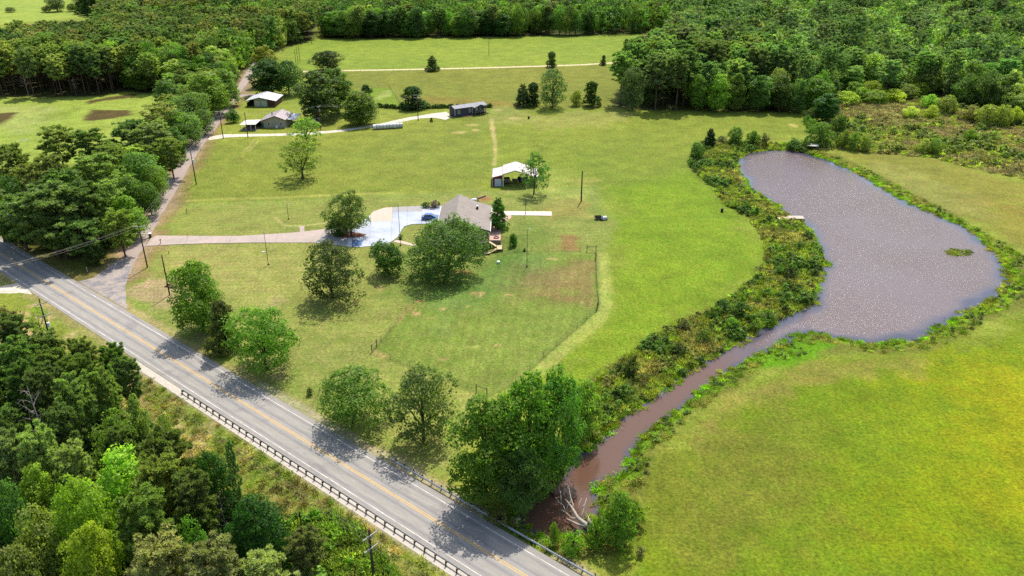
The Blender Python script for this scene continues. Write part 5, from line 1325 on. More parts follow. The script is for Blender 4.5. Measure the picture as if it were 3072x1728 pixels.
# ------------------------------------------------------------------ utility poles and lines
def pole(x, y, ytop, arms=(), label="", rad=.15, m=None, transformer=None, arm_ang=0.0, lamp=False, group="utility poles"):
    X, Y = W(x, y); h = height_at(x, y, ytop); z0 = gz(X, Y)
    r = empty("utility_pole", (X, Y, z0), arm_ang); tag(r, label, "utility pole", group)
    MB().tube([(0, 0, -.5), (0, 0, h * .5), (0, 0, h)], [rad * 1.15, rad, rad * .78], 8).build("pole_shaft", m or M_POLE, r)
    for az, al in arms:
        a = MB().box(-al, al, -.24, -.13, h - az - .06, h - az + .06)
        ao = a.build("crossarm", M_ARM, r)
        for s_ in (-1, -.45, 1):
            MB().tube([(s_ * al * .93, -.18, h - az + .062), (s_ * al * .93, -.18, h - az + .26)], [.06, .035], 6).build("insulator", M_WHITE, ao)
        MB().tube([(-al * .55, -.2, h - az - .04), (0, -.16, h - az - .65), (al * .55, -.2, h - az - .04)], .022, 4).build("brace", M_STEEL, r)
    if transformer:
        t_ = MB().tube([(.34, -.1, h - transformer - .95), (.34, -.1, h - transformer)], .27, 12).build("transformer", M_WHITE if transformer > 2 else M_STEEL, r, smooth=False)
        MB().tube([(.34, -.1, h - transformer + .002), (.34, -.1, h - transformer + .28)], [.06, .03], 6).build("bushing", M_ARM, t_)
    if lamp:
        MB().tube([(0, 0, h - .7), (.5, -.4, h - .45), (.8, -.6, h - .5)], .03, 5).build("lamp_arm", M_STEEL, r)
        MB().tube([(.8, -.6, h - .66), (.8, -.6, h - .5)], [.2, .1], 8).build("lamp_head", M_WHITE, r)
    return r, X, Y, z0, h
PA = HA + math.pi / 2
p1 = pole(371, 673, 566, [(.35, 1.25)], "crossarmed utility pole at the mouth of the concrete driveway", arm_ang=.1)
p2 = pole(427, 742, 642, [], "bare utility pole standing in the worn patch by the log pile")
p3 = pole(494, 464.5, 380, [(.3, 1.3)], "crossarmed pole with a transformer beside the side road", transformer=2.6, arm_ang=.15)
p4 = pole(562, 349, 279, [(.3, 1.6)], "crossarmed pole where the gravel drive meets the side road", arm_ang=.1)
p5 = pole(624, 346, 283, [], "bare pole with a small lamp in front of the beige house", lamp=True)
p6 = pole(807, 327, 266, [(.3, 1.2)], "reddish pole with a transformer next to the pump shed", m=M_POLER, transformer=1.5, arm_ang=1.3)
p7 = pole(1052, 303, 237, [(.3, 1.35), (1.4, 1.35)], "double-crossarmed pole in front of the dark cedar near the mobile home", arm_ang=.1)
p8 = pole(1462, 507, 430, [], "lone dark pole in the pasture right of the barn", lamp=True, rad=.19)
p9 = pole(128, 858, 745, [(1.0, 1.25), (3.6, 1.25)], "tall pole with a white transformer beside the highway at left", transformer=5.2, arm_ang=PA)
p10 = pole(939, 1442, 1319, [(.9, 1.25), (2.9, 1.25)], "double-crossarmed pole in the tawny verge at the bottom edge", arm_ang=PA, rad=.17)
pole(745, 163, 124, [], "left one of three thin poles at the meadow's left corner", rad=.12)
pole(750, 163, 118, [], "middle one of three thin poles at the meadow's left corner", rad=.12)
pole(755, 158, 109, [], "right one of three thin poles at the meadow's left corner", rad=.12)
p14 = pole(784, 111, 78, [(.3, 1.2)], "pole in the grassy cut through the far wood", rad=.12)
pole(1230, 139, 103, [], "single thin pole in the middle of the far meadow", rad=.12)
pole(1624, 113, 83, [], "thin pole near the right end of the far meadow", rad=.12)
poff = pole(-130, 815, 700, [(.35, 1.25)], "crossarmed pole beyond the left edge", arm_ang=.1)
poff2 = pole(1420, 1800, 1640, [(.9, 1.25), (2.9, 1.25)], "crossarmed pole below the bottom edge", arm_ang=PA)
pA = W(-900, 470); 
def wire(a, b, label, sag=.9, r=.013):
    A, B_ = Vector(a), Vector(b)
    pts = []
    for i in range(15):
        t = i / 14; p = A.lerp(B_, t); p.z -= sag * 4 * t * (1 - t); pts.append(p)
    c = pts[0].copy()
    o = MB().tube([p - c for p in pts], r, 4, False).build("power_line", M_WIRE); o.location = c
    tag(o, label, "power line", "overhead power lines")
def tip(P_, az, off, ang):
    r, X, Y, z0, h = P_
    return (X + math.cos(ang) * off, Y + math.sin(ang) * off, z0 + h - az + .27)
for off, az, nm in ((1.16, .9, "outer"), (-.55, .9, "inner"), (-1.16, .9, "wood-side"), (1.16, 2.9, "lower")):
    b = tip(p10, az, off, PA); a = tip(p9, az + .1, off, PA)
    wire(a, b, "%s wire strung between the two lower-left roadside poles" % nm, 1.2)
    wire(b, tip(poff2, az, off, PA), "%s wire leaving the bottom-edge pole downwards" % nm, .7)
    d = (Vector(a) - Vector(b)).normalized() * 60
    wire(a, Vector(a) + Vector((d.x, d.y, 0)), "%s wire leaving the transformer pole to the left edge" % nm, .8)
for off, nm in ((-1.16, "left"), (-.5, "middle"), (1.16, "right")):
    wire(tip(p1, .35, off, .1), tip(poff, .35, off, .1), "%s wire crossing the highway from the driveway pole" % nm, 1.2)
    wire(tip(p1, .35, off, .1), tip(p3, .3, off, .15), "%s wire from the driveway pole up the side road" % nm, 1.0)
    wire(tip(p3, .3, off, .15), tip(p4, .3, off, .1), "%s wire from the roadside transformer pole to the gravel drive" % nm, 1.0)
for off, nm in ((-1.1, "near"), (1.1, "far")):
    wire(tip(p4, .3, off, .1), tip(p6, .3, off, 1.3), "%s wire between the gravel-drive pole and the pump shed pole" % nm, 1.4)
    wire(tip(p6, .3, off, 1.3), tip(p7, .3, off, .1), "%s wire between the pump shed pole and the mobile home pole" % nm, 1.4)
# leaning old post in the verge
X, Y = W(760, 1326); r = empty("wooden_post", (X, Y, gz(X, Y)), 0); tag(r, "short dark post with a guy wire at the wood's edge", "post")
MB().tube([(0, 0, -.3), (-.15, .1, 3.4)], [.11, .09], 7).build("post_shaft", M_POLE, r); MB().tube([(-.14, .09, 3.1), (1.9, -.9, .1)], .015, 4).build("guy_wire", M_BLACK, r)

def lamp_post(x, y, ytop, label):
    X, Y = W(x, y); h = height_at(x, y, ytop); z0 = gz(X, Y)
    r = empty("lamp_post", (X, Y, z0), 0); tag(r, label, "lamp post", "tall lamp posts around the yard")
    MB().tube([(0, 0, -.2), (0, 0, h)], [.07, .045], 8).build("pole_shaft", M_BLACK, r)
    MB().tube([(0, 0, 0), (0, 0, .22)], [.24, .2], 8).build("base", M_BLACK, r)
    MB().tube([(0, 0, h - .05), (.35, 0, h + .02)], .03, 5).build("lamp_arm", M_BLACK, r)
    MB().box(.3, .85, -.12, .12, h - .04, h + .05).build("lamp_head", M_ARM, r)
lamp_post(1325.6, 668, 574, "tall lamp post inside the fenced yard below the house")
lamp_post(1007.7, 618, 514, "tall lamp post at the lower edge of the white parking pad")
lamp_post(675.4, 666, 584, "tall lamp post on the lawn below the driveway")
lamp_post(1322, 539, 500, "lamp post by the garden walk behind the house")
lamp_post(726, 551.6, 513, "slim lamp post in the lawn above the driveway")
X, Y = W(888, 621.5); r = empty("bollard_light", (X, Y, 0)); tag(r, "short black light post beside the blue patch", "light post")
MB().tube([(0, 0, 0), (0, 0, 2.6)], .07, 8).build("post_shaft", M_BLACK, r); MB().tube([(0, 0, 2.6), (0, 0, 2.95)], [.16, .1], 8).build("lantern", M_BLACK, r)
X, Y = W(1007, 601); r = empty("planter", (X, Y, 0)); tag(r, "dark planter with leaves at the pad's edge beside the tall lamp", "planter")
MB().tube([(0, 0, 0), (0, 0, .5)], [.3, .42], 10).build("pot", M_BLACK, r); c_ = bpy.data.objects.new("foliage", SHN := broad(777, h=1.3, w=1.4, z0=.4, lobes=6, per=40, leaf=.22)[0]); c_.color = crown_col('deep'); link(c_, r)

# ------------------------------------------------------------------ guardrails
def guardrail(s0, s1, off, side, label):
    c = hw(s0, off)
    r = empty("guardrail", (c[0], c[1], 0), HA); tag(r, label, "guardrail")
    L_ = s1 - s0; e = side
    prof = [(0, .46), (.07 * e, .50), (.0, .56), (.0, .62), (.07 * e, .68), (0, .74), (.012, .74), (.07 * e + .03 * e, .68), (.03 * e, .62), (.03 * e, .56), (.07 * e + .03 * e, .50), (.012, .46)]
    MB().prism([(p[0], p[1]) for p in prof], 0, L_, axis='x').build("rail", M_STEEL, r)
    n = int(L_ / 1.905); bm_ = MB().box(-.06, .06, -.20, -.04, .42, .76).mesh("blockout", M_TIMBER); pm = MB().tube([(0, -.29, -1.2), (0, -.29, .80)], .10, 8).mesh("post", mat_gp)
    for i in range(n + 1):
        for me, nm in ((pm, "post"), (bm_, "blockout")):
            o = bpy.data.objects.new(nm, me); o.location = (min(i * 1.905 + .1, L_ - .05), 0, 0); o.rotation_euler = (0, 0, 0 if e > 0 else math.pi); link(o, r)
    MB().box(-.5, .12, -.05 if e > 0 else -.12, .12 if e > 0 else .05, .40, .80).build("end_terminal", M_STEEL, r)
mat_gp = mat("treated_post", (96, 92, 70), .9, .2, 5, .2, k=.5)
sA, oA = hw_coord(*W(462, 990)); sB, oB = hw_coord(*W(985, 1172))
guardrail(sA, 150, -4.85, 1, "long steel guardrail with stubby wooden posts along the lower side of the highway")
guardrail(sB, 150, 4.95, -1, "shorter steel guardrail on the creek side of the highway")

# ------------------------------------------------------------------ wire fences
def fence(segs, label, sp=4.6, h=1.25, corners=(), name="wire_fence", strands=4, postm=None, pr=.035):
    q = [W(*p) for p in segs]; c = q[0]
    r = empty(name, (c[0], c[1], 0)); tag(r, label, "fence")
    pm = MB().tube([(0, 0, -.2), (0, 0, h)], pr, 5).mesh("post", postm or M_TPOST)
    cm = MB().tube([(0, 0, -.3), (0, 0, h + .55)], .09, 7).mesh("corner_post", M_TIMBER)
    wr = [MB() for _ in range(strands)]
    for a, b in zip(q[:-1], q[1:]):
        d = math.hypot(b[0] - a[0], b[1] - a[1]); n = max(1, int(round(d / sp)))
        for i in range(n + 1):
            t = i / n; x, y = a[0] + (b[0] - a[0]) * t, a[1] + (b[1] - a[1]) * t
            if i < n or (b is q[-1]):
                o = bpy.data.objects.new("post", pm); o.location = (x - c[0], y - c[1], gz(x, y)); o.rotation_euler = (random.uniform(-.04, .04), random.uniform(-.04, .04), 0); link(o, r)
        for k in range(strands):
            z = .2 + (h - .25) * k / max(1, strands - 1)
            pts = [(a[0] + (b[0] - a[0]) * t / 6 - c[0], a[1] + (b[1] - a[1]) * t / 6 - c[1], gz(a[0] + (b[0] - a[0]) * t / 6, a[1] + (b[1] - a[1]) * t / 6) + z) for t in range(7)]
            wr[k].tube(pts, .012, 3, False)
    for w_ in wr: w_.build("wire", M_TPOST, r)
    for (x, y), ang in corners:
        X, Y = W(x, y); d = Vector((math.cos(ang), math.sin(ang), 0)) * 2.2; p0 = Vector((X - c[0], Y - c[1], gz(X, Y)))
        for p in (p0, p0 + d):
            o = bpy.data.objects.new("corner_post", cm); o.location = p; link(o, r)
        MB().tube([p0 + Vector((0, 0, h + .2)), p0 + d + Vector((0, 0, h + .2))], .06, 6).build("brace_rail", M_TIMBER, r)
    return r
fence([(936,887), (1080,940), (1225,997)], "wire fence along the lower left side of the yard nearest the highway", corners=[((936,887), math.atan2(W(1058,743)[1]-W(936,887)[1], W(1058,743)[0]-W(936,887)[0])), ((1225,997), 2.6)])
fence([(1225,997), (1297,963), (1400,870), (1499,783), (1506,768)], "wire fence along the right side of the yard, running down to the creek trees", corners=[((1502,781), 1.4)])
fence([(1506,768), (1500,700), (1499,634)], "short wire fence closing the yard's right end", corners=[((1499,655), 1.5)])
fence([(1499,634), (1380,630), (1252,627)], "wire fence across the yard right of the stairs", corners=[((1499,634), math.pi)])
fence([(936,887), (1058,743)], "wire fence running from the yard corner up towards the huge oak")
fence([(865,179), (1072,176.5), (1258,172), (1458,166), (1592,157), (1660,148)], "thin roadside fence on the near side of the dirt lane", sp=9, h=1.3, strands=2, pr=.05, postm=M_TIMBER)
fence([(930,268), (1000,274), (1120,270), (1235,268)], "overgrown fence behind the mobile home", sp=5, strands=3, pr=.06, postm=M_TIMBER)
fence([(925,222), (978,218), (1006,262)], "pen fence around the sandy patch", sp=5, strands=3, pr=.06, postm=M_TIMBER)
# hedge line of weeds along the mobile home fence
hp = []
for i in range(150):
    t = i / 149; hp.append(W(930 + 305 * t, 268 + (6 * min(1, t * 4) - 5 * max(0, t - .25)) + random.uniform(-.4, .4)))
hp = np.array(hp); n = len(hp)
SCOL = lambda c: np.tile(np.array(crown_col(c)), (1, 1))
cat_of['fence_weeds'] = 'weeds'
scatter("fence_weeds", "dark weeds grown up along the fence behind the mobile home", "weeds", hp, np.zeros(n) - .05, rng.uniform(0, 6.28, n), np.column_stack([rng.uniform(.5, 1.1, n)] * 2 + [rng.uniform(.4, 1.0, n)]), rng.integers(0, 3, n), SH, np.tile(np.array(crown_col('deep')), (n, 1)))

# ------------------------------------------------------------------ the main house
M_SHING = mat("grey_shingles", (172, 160, 150), .95, .16, 2.4, .35, stretch=(1, 2.2, 1), col2=(160, 148, 138), k=.56)
M_BRICK = mat("brown_brick_wall", (146, 126, 116), .9, .15, 5, .2, col2=(134, 112, 102), k=.52)
M_TRIM = mat("white_trim", (236, 230, 222), .6, .05, 2, k=.74)
H = empty("house", (-12.2, 195, 0)); tag(H, "grey-roofed brick house with a walk-out lower floor behind the huge oak", "house")
prof_top = [(-6.9, 3.0), (-1.9, 6.4), (2.0, 4.45), (6.75, 3.0)]
wallp = [(-6.3, -2.8), (-6.3, 3.15), (-1.9, 6.1), (2.0, 4.2), (6.3, 2.95), (6.3, -2.8)]
MB().prism(wallp, -8.6, 8.9).build("wall", M_BRICK, H)
for (a, b), nm in (((prof_top[0], prof_top[1]), "roof"), ((prof_top[1], prof_top[2]), "roof"), ((prof_top[2], prof_top[3]), "roof")):
    MB().prism([a, b, (b[0], b[1] + .16), (a[0], a[1] + .16)], -9.2, 9.4).build(nm, M_SHING, H)
MB().prism([(-7.0, 2.86), (-6.905, 2.86), (-6.905, 3.14), (-7.0, 3.14)], -9.2, 9.4).build("gutter", M_TRIM, H)
MB().prism([(6.755, 2.84), (6.88, 2.84), (6.88, 3.13), (6.755, 3.13)], -9.2, 9.4).build("gutter", M_TRIM, H)
MB().box(6.32, 6.42, -8.5, 8.8, -.2, 2.8).build("side_wall_panel", M_TRIM, H)
for a, b in zip(prof_top[:-1], prof_top[1:]):
    MB().prism([(a[0], a[1] - .22), (b[0], b[1] - .22), (b[0], b[1] - .01), (a[0], a[1] - .01)], -9.26, -9.21).build("fascia", mat("brown_fascia", (92, 76, 70), .8, .1, 2, k=.5) if 'brown_fascia' not in bpy.data.materials else bpy.data.materials['brown_fascia'], H)
ch = MB().box(2.8, 3.3, 3.6, 4.5, 3.9, 5.1).build("flue_vent", M_BLACK, H); MB().box(2.75, 3.35, 3.5, 4.6, 5.103, 5.16).build("vent_cap", M_STEEL, ch)
for (x, y, z) in ((-.6, 1.5, 5.75), (.4, -4.2, 5.25), (1.2, 5.6, 4.9)):
    MB().tube([(x, y, z - .1), (x, y, z + .45)], .07, 6).build("vent_pipe", M_TRIM, H)
def window(parent, x, y, z0, w, h, glass=None, frame=None, face='-y', mull=1, name="window"):
    """frame proud of the wall, glass set back inside it"""
    g = parent
    t = .09
    fr = MB()
    def bx(a0, a1, z_0, z_1, d0, d1, mb):
        if face == '-y': mb.box(a0, a1, y - d1, y - d0, z_0, z_1)
        elif face == '+x': mb.box(x + d0, x + d1, a0, a1, z_0, z_1)
        elif face == '-x': mb.box(x - d1, x - d0, a0, a1, z_0, z_1)
    c0 = x if face == '-y' else y
    a0, a1 = c0 - w / 2, c0 + w / 2
    bx(a0 - t, a0, z0 - t, z0 + h + t, .004, .09, fr); bx(a1, a1 + t, z0 - t, z0 + h + t, .004, .09, fr)
    bx(a0, a1, z0 + h, z0 + h + t, .004, .085, fr); bx(a0, a1, z0 - t, z0, .004, .11, fr)
    for k in range(mull):
        c = a0 + (a1 - a0) * (k + 1) / (mull + 1); bx(c - .025, c + .025, z0, z0 + h, .03, .07, fr)
    f = fr.build(name, frame or M_TRIM, parent)
    gm_ = MB(); bx(a0, a1, z0, z0 + h, .006, .028, gm_); gm_.build("pane", glass or M_GLASS, f)
    return f
M_DKFRAME = mat("dark_brown_frame", (70, 52, 46), .7, .1, 3, k=.5)
window(H, 3.2, -8.6, .75, 1.1, 2.05, frame=M_DKFRAME, mull=0, name="glass_door", glass=mat("curtained_glass", (206, 214, 206), .2, .05, 1, k=.5))
window(H, -1.4, -8.6, 1.2, 1.6, 1.3); window(H, -4.6, -8.6, 1.2, 1.2, 1.2); window(H, 2.4, -8.6, -1.7, 1.3, 1.1); window(H, 4.9, -8.6, -1.6, .9, 1.0)
for yy in (-6.2, -1.5, 3.0, 6.8): window(H, 6.42, yy, .9, 1.3, 1.3, face='+x')
gd = MB().box(-6.36, -6.302, -2.2, 2.6, .05, 2.45).build("garage_door", M_TRIM, H)
# balcony and stairs of pale timber
ST_ = empty("timber_stairs", (-5.9, 185.2, gz(-5.5, 184.5))); tag(ST_, "pale timber stairs and landings coming down from the house's lower corner", "stairs")
dz = -gz(-5.5, 184.5)
zt_ = dz + .55
for i in range(5): MB().box(-3.2 + i * .66, -3.2 + i * .66 + .63, -.55, 1.12, zt_ - .06, zt_).build("deck_board", M_NEWWOOD, ST_)
for i in range(6):
    MB().box(.2 + i * .3, .2 + i * .3 + .31, -.5, .6, zt_ - .2 - i * .2, zt_ - .14 - i * .2).build("step", M_NEWWOOD, ST_)
zl = zt_ - 1.35
for i in range(4): MB().box(2.05 + i * .4, 2.05 + i * .4 + .38, -1.7, .9, zl - .06, zl).build("deck_board", M_NEWWOOD, ST_)
for i in range(6):
    MB().box(1.7 - i * .3, 2.01 - i * .3, -1.7, -.65, zl - .2 - i * .2, zl - .14 - i * .2).build("step", M_NEWWOOD, ST_)
for i in range(4):
    MB().box(.1 - i * .38, .45 - i * .38, -2.3, -1.25, max(.02, .35 - i * .1), max(.08, .41 - i * .1)).build("step", M_NEWWOOD, ST_)
for (x, y, z) in ((-3.1, -.5, zt_), (-.1, -.5, zt_), (2.1, .85, zl), (3.6, .85, zl), (3.6, -1.65, zl), (2.1, -1.65, zl)):
    MB().box(x - .06, x + .06, y - .06, y + .06, -.3, z + .95).build("post", M_TIMBER, ST_)
for a, b in (((-3.1, -.5, zt_ + .9), (-.1, -.5, zt_ + .9)), ((-3.1, -.5, zt_ + .45), (-.1, -.5, zt_ + .45)), ((-.1, -.5, zt_ + .9), (2.1, -.5, zl + .9)), ((2.1, .85, zl + .9), (3.6, .85, zl + .9)), ((3.6, .85, zl + .9), (3.6, -1.65, zl + .9)), ((3.6, .85, zl + .45), (3.6, -1.65, zl + .45))):
    MB().tube([a, b], .045, 5).build("handrail", M_TIMBER, ST_)
# patio on its retaining wall
PT = empty("patio", (0, 0, 0)); tag(PT, "pinkish concrete patio along the right side of the house", "patio", kind='structure')
M_PAT = mat("pink_patio", (226, 180, 160), .85, .1, .8, col2=(214, 170, 152), k=.62)
slabs(PT, [(-5.72, 187.4), (-2.9, 187.4), (-2.9, 192.0), (-2.6, 198), (-.2, 203.6), (-.2, 206.6), (-5.72, 206.6)], [((-9, 191), (2, 191)), ((-9, 195), (2, 195)), ((-9, 199), (2, 199)), ((-9, 203), (2, 203))], lambda x, y: M_PAT, z=.06, world=True, gap=.02)
o = MB().box(-5.74, -2.86, 187.22, 187.40, -2.6, .085).build("retaining_wall", mat("block_wall", (170, 150, 138), .9, .15, 3, k=.5), PT)
X, Y = Wp(1489.1, 714.1); r = empty("fire_pit", (X, Y, .06)); tag(r, "round ring-shaped fire pit on the near end of the patio", "fire pit")
for i in range(14):
    a = i / 14 * 2 * math.pi; b_ = MB().box(-.12, .12, -.09, .09, 0, .22).build("stone", M_BRICK, r); b_.location = (math.cos(a) * .62, math.sin(a) * .62, 0); b_.rotation_euler = (0, 0, a + math.pi / 2)
def chair(X, Y, rz, m, label):
    r = empty("patio_chair", (X, Y, .06), rz); tag(r, label, "chair", "white chairs on the patio")
    MB().box(-.28, .28, -.28, .28, .40, .45).build("seat", m, r); MB().box(-.28, .28, .24, .30, .45, 1.0).build("backrest", m, r)
    for sx in (-.25, .25):
        for sy in (-.25, .25): MB().box(sx - .025, sx + .025, sy - .025, sy + .025, 0, .40).build("leg", m, r)
X, Y = Wp(1493.7, 677); chair(X, Y, .3, M_WHITE, "white patio chair nearer the house"); X, Y = Wp(1500.5, 677); chair(X - .2, Y, -.4, M_WHITE, "white patio chair nearer the lawn")
X, Y = Wp(1492, 688); r = empty("grill", (X, Y, .06)); tag(r, "black barbecue grill on the shaded patio", "grill")
MB().box(-.5, .5, -.3, .3, .7, .85).build("shelf", M_BLACK, r); MB().prism([(-.35, .86), (.35, .86), (.3, 1.15), (-.3, 1.15)], -.28, .28).build("lid", M_BLACK, r)
for sx in (-.4, .4): MB().box(sx - .04, sx + .04, -.25, .25, 0, .70).build("leg", M_BLACK, r)
# things around the house
X, Y = W(1192.6, 509); r = empty("propane_tank", (X, Y, 0), .4); tag(r, "white propane tank behind the house roof", "propane tank")
MB().tube([(-.9, 0, .75), (-.7, 0, .75), (.7, 0, .75), (.9, 0, .75)], [.15, .42, .42, .15], 12).build("tank", M_WHITE, r, smooth=True)
for sx in (-.5, .5): MB().box(sx - .05, sx + .05, -.3, .3, 0, .38).build("leg", M_STEEL, r)
a, b = W(1200, 501), W(1221, 494); r = MB().tube([(0, 0, .28), (b[0] - a[0], b[1] - a[1], .28)], .28, 8).build("log", mat("peeled_log", (190, 160, 124), .9, .15, 3, k=.55)); r.location = (a[0], a[1], 0); tag(r, "long pale log lying in the grass behind the house", "log")
X, Y = W(1253.6, 647); r = MB().tube([(0, 0, 0), (0, 0, .5), (0, 0, .62)], [.36, .4, .2], 10).build("white_tub", M_WHITE); r.location = (X, Y, gz(X, Y)); tag(r, "small white tub on the grass below the stairs", "tub")
X, Y = W(662.6, 634); r = MB().tube([(0, 0, -.1), (0, 0, .12)], [.5, .45], 12).build("well_cover", M_CONC['tan']); r.location = (X, Y, 0); tag(r, "flat round concrete cover on the front lawn", "cover")
X, Y = W(1330, 299); r = empty("burn_barrel", (X, Y, 0)); tag(r, "black barrel standing alone at the top of the pasture", "barrel", "black barrels in the pasture")
MB().tube([(0, 0, 0), (0, 0, 1.0)], .38, 12).build("barrel_body", M_BLACK, r); MB().tube([(0, 0, 1.003), (0, 0, 1.05)], .4, 12).build("rim", M_BLACK, r)
copy_tree(r, (*W(1816, 533), 0), label="black barrel beside the left bank of the pond")

def wheel(parent, x, y, z, r_, w_, axis='y', rim=True):
    """tyre with a rim and hub"""
    a = Vector((0, 1, 0)) if axis == 'y' else Vector((1, 0, 0)); c = Vector((x, y, z))
    t_ = MB().tube([c - a * w_ / 2, c - a * w_ * .35, c + a * w_ * .35, c + a * w_ / 2], [r_ * .86, r_, r_, r_ * .86], 16).build("wheel", M_RUBBER, parent)
    if rim: MB().tube([c - a * (w_ / 2 + .015), c + a * (w_ / 2 + .015)], r_ * .55, 10).build("rim", M_STEEL, t_)
    return t_
def car(X, Y, rz, m, label, kind="car", name="parked_car", z=0.0):
    r = empty(name, (X, Y, z), rz); tag(r, label, kind)
    pick_ = kind == "pickup truck"
    bodyp = [(-2.3, .35), (-2.35, .8), (-2.2, .98), (-1.2, 1.02), (1.1, 1.0), (2.1, .9), (2.32, .7), (2.3, .35)]
    MB().prism(bodyp, -.88, .88).build("body", m, r)
    cp = [(-.5, 1.02), (-.3, 1.5), (.5, 1.5), (1.15, 1.02)] if pick_ else [(-1.75, 1.02), (-1.2, 1.46), (.3, 1.48), (1.15, 1.02)]
    cb = MB().prism(cp, -.76, .76).build("cabin", M_GLASS, r)
    MB().prism([(cp[1][0] - .05, cp[1][1] + .003), (cp[2][0] + .05, cp[2][1] + .003), (cp[2][0] - .05, cp[2][1] + .06), (cp[1][0] + .1, cp[1][1] + .06)], -.74, .74).build("car_roof", m, cb)
    if pick_: MB().box(-2.2, -.7, -.7, .7, 1.0, 1.03).build("cargo_bed", M_DARKIN, r)
    for sx in (-1.45, 1.4):
        for sy in (-.84, .84): wheel(r, sx, sy, .34, .34, .22)
    for sy in (-.62, .62):
        MB().box(2.26, 2.35, sy - .18, sy + .18, .62, .78).build("headlight", M_WHITE, r); MB().box(-2.37, -2.3, sy - .14, sy + .14, .66, .84).build("tail_light", mat_red, r)
    MB().box(.8, 1.0, -1.05, -.885, .98, 1.12).build("mirror", m, r); MB().box(.8, 1.0, .885, 1.05, .98, 1.12).build("mirror", m, r)
    return r
mat_red = mat("red_lens", (170, 30, 26), .4, .05, 2, k=.5)
M_TEAL = mat("teal_car_paint", (40, 112, 120), .3, .05, 1, spec=.6, k=.5); M_BLUEP = mat("blue_car_paint", (70, 120, 200), .25, .05, 1, spec=.7, k=.5); M_GREYP = mat("silver_car_paint", (170, 176, 180), .35, .05, 1, spec=.6, k=.55)
X, Y = W(1083, 552); car(X, Y, 0.02, M_BLUEP, "blue car half hidden by the huge oak on the parking pad", z=.09)
X, Y = W(1099, 560); car(X + 1.0, Y - .8, 0.03, M_TEAL, "dark green car behind the oak's crown, nearest the house", z=.09)
X, Y = W(408, 466); car(X, Y, 1.05, M_GREYP, "grey pickup truck tucked under the trees beside the side road", "pickup truck", "pickup_truck")
# mower and cart right of the house
X, Y = W(1518, 553); r = empty("riding_mower", (X, Y, 0), .25); tag(r, "white riding mower parked in the pasture beyond the garden walk", "mower")
MB().prism([(-.8, .35), (-.8, .75), (-.1, .8), (0, .95), (.8, .9), (.95, .4)], -.42, .42).build("body", M_WHITE, r); MB().box(-.75, -.2, -.28, .28, .81, .92).build("seat", M_BLACK, r); MB().box(-.82, -.74, -.28, .28, .92, 1.3).build("backrest", M_BLACK, r)
MB().tube([(.1, 0, .9), (-.05, 0, 1.25)], .03, 6).build("steering_column", M_BLACK, r); MB().box(-.5, .7, -.75, .75, .15, .32).build("mower_deck", M_STEEL, r)
for sx, rr in ((-.6, .38), (.75, .25)):
    for sy in (-.5, .5): wheel(r, sx, sy, rr, rr, .24)
X, Y = W(1505, 551.5); r = empty("utility_cart", (X, Y, 0), .1); tag(r, "black utility cart hitched beside the white mower", "cart")
MB().box(-.95, .9, -.65, .65, .5, .56).build("bed", M_BLACK, r)
for a in ((-.95, .9, -.65, -.60, .56, .9), (-.95, .9, .60, .65, .56, .9), (-.95, -.90, -.6, .6, .56, .9)): MB().box(*a).build("side_panel", M_BLACK, r)
for sy in (-.78, .78): wheel(r, -.1, sy, .34, .34, .2)
MB().tube([(.9, 0, .52), (1.6, 0, .45)], .04, 6).build("drawbar", M_BLACK, r)

# ------------------------------------------------------------------ barn with lean-tos
M_METAL = mat("pinkish_white_metal_roof", (236, 220, 214), .6, .06, 1.2, col2=(226, 210, 204), k=.6); M_RED = mat("barn_red_siding", (150, 66, 54), .8, .12, 2, .1, stretch=(4, 4, .3), k=.5); M_PALEB = mat("pale_blue_door", (206, 220, 232), .5, .05, 1, k=.66)
Bn = empty("barn", (1.0, 235, 0)); tag(Bn, "open barn with a pinkish-white metal roof and red enclosed lean-to", "barn")
X0 = 1.0; lx = lambda x: x - X0
def roofslab(parent, a, b, y0, y1, m, t=.08, name="roof", seams=0, sm=None):
    """sloping sheet from (x,z) a to b, with raised seams running down the slope"""
    r_ = MB().prism([a, b, (b[0], b[1] + t), (a[0], a[1] + t)], y0, y1).build(name, m, parent)
    if seams:
        mb = MB()
        for i in range(seams + 1):
            y = y0 + .05 + (y1 - y0 - .1) * i / seams
            mb.prism([(a[0], a[1] + t + .002), (b[0], b[1] + t + .002), (b[0], b[1] + t + .035), (a[0], a[1] + t + .035)], y - .02, y + .02)
        mb.build("seams", sm or m, r_)
    return r_
roofslab(Bn, (lx(-2.75), 4.05), (lx(1.0), 5.2), -5.2, 4.2, M_METAL, seams=9); roofslab(Bn, (lx(1.0), 5.2), (lx(4.9), 4.05), -5.2, 4.2, M_METAL, seams=9)
roofslab(Bn, (lx(-6.0), 2.75), (lx(-2.8), 3.55), -4.3, 4.6, M_METAL, seams=9); roofslab(Bn, (lx(4.95), 3.6), (lx(7.9), 2.85), -4.6, 4.4, M_METAL, seams=9)
MB().prism([(lx(-5.8), -.1), (lx(-5.8), 2.72), (lx(-2.85), 3.46), (lx(-2.85), -.1)], -4.1, 4.4).build("wall", M_RED, Bn)
d_ = MB().box(lx(-5.2), lx(-3.2), -4.16, -4.104, .02, 2.3).build("garage_door", M_PALEB, Bn)
for k in range(4): MB().box(lx(-5.2), lx(-3.2), -4.175, -4.163, .06 + k * .57, .06 + k * .57 + .53).build("door_panel", M_PALEB, d_)
for x in (-5.85, -2.84): MB().box(lx(x) - .06, lx(x) + .06, -4.2, -4.108, 0, 2.7 if x < -4 else 3.4).build("corner_trim", M_TRIM, Bn)
MB().box(lx(-6.15), lx(-5.85), -4.0, 4.3, 0, 2.2).build("side_panel", mat("rusty_siding", (112, 78, 62), .9, .2, 2, k=.5), Bn)
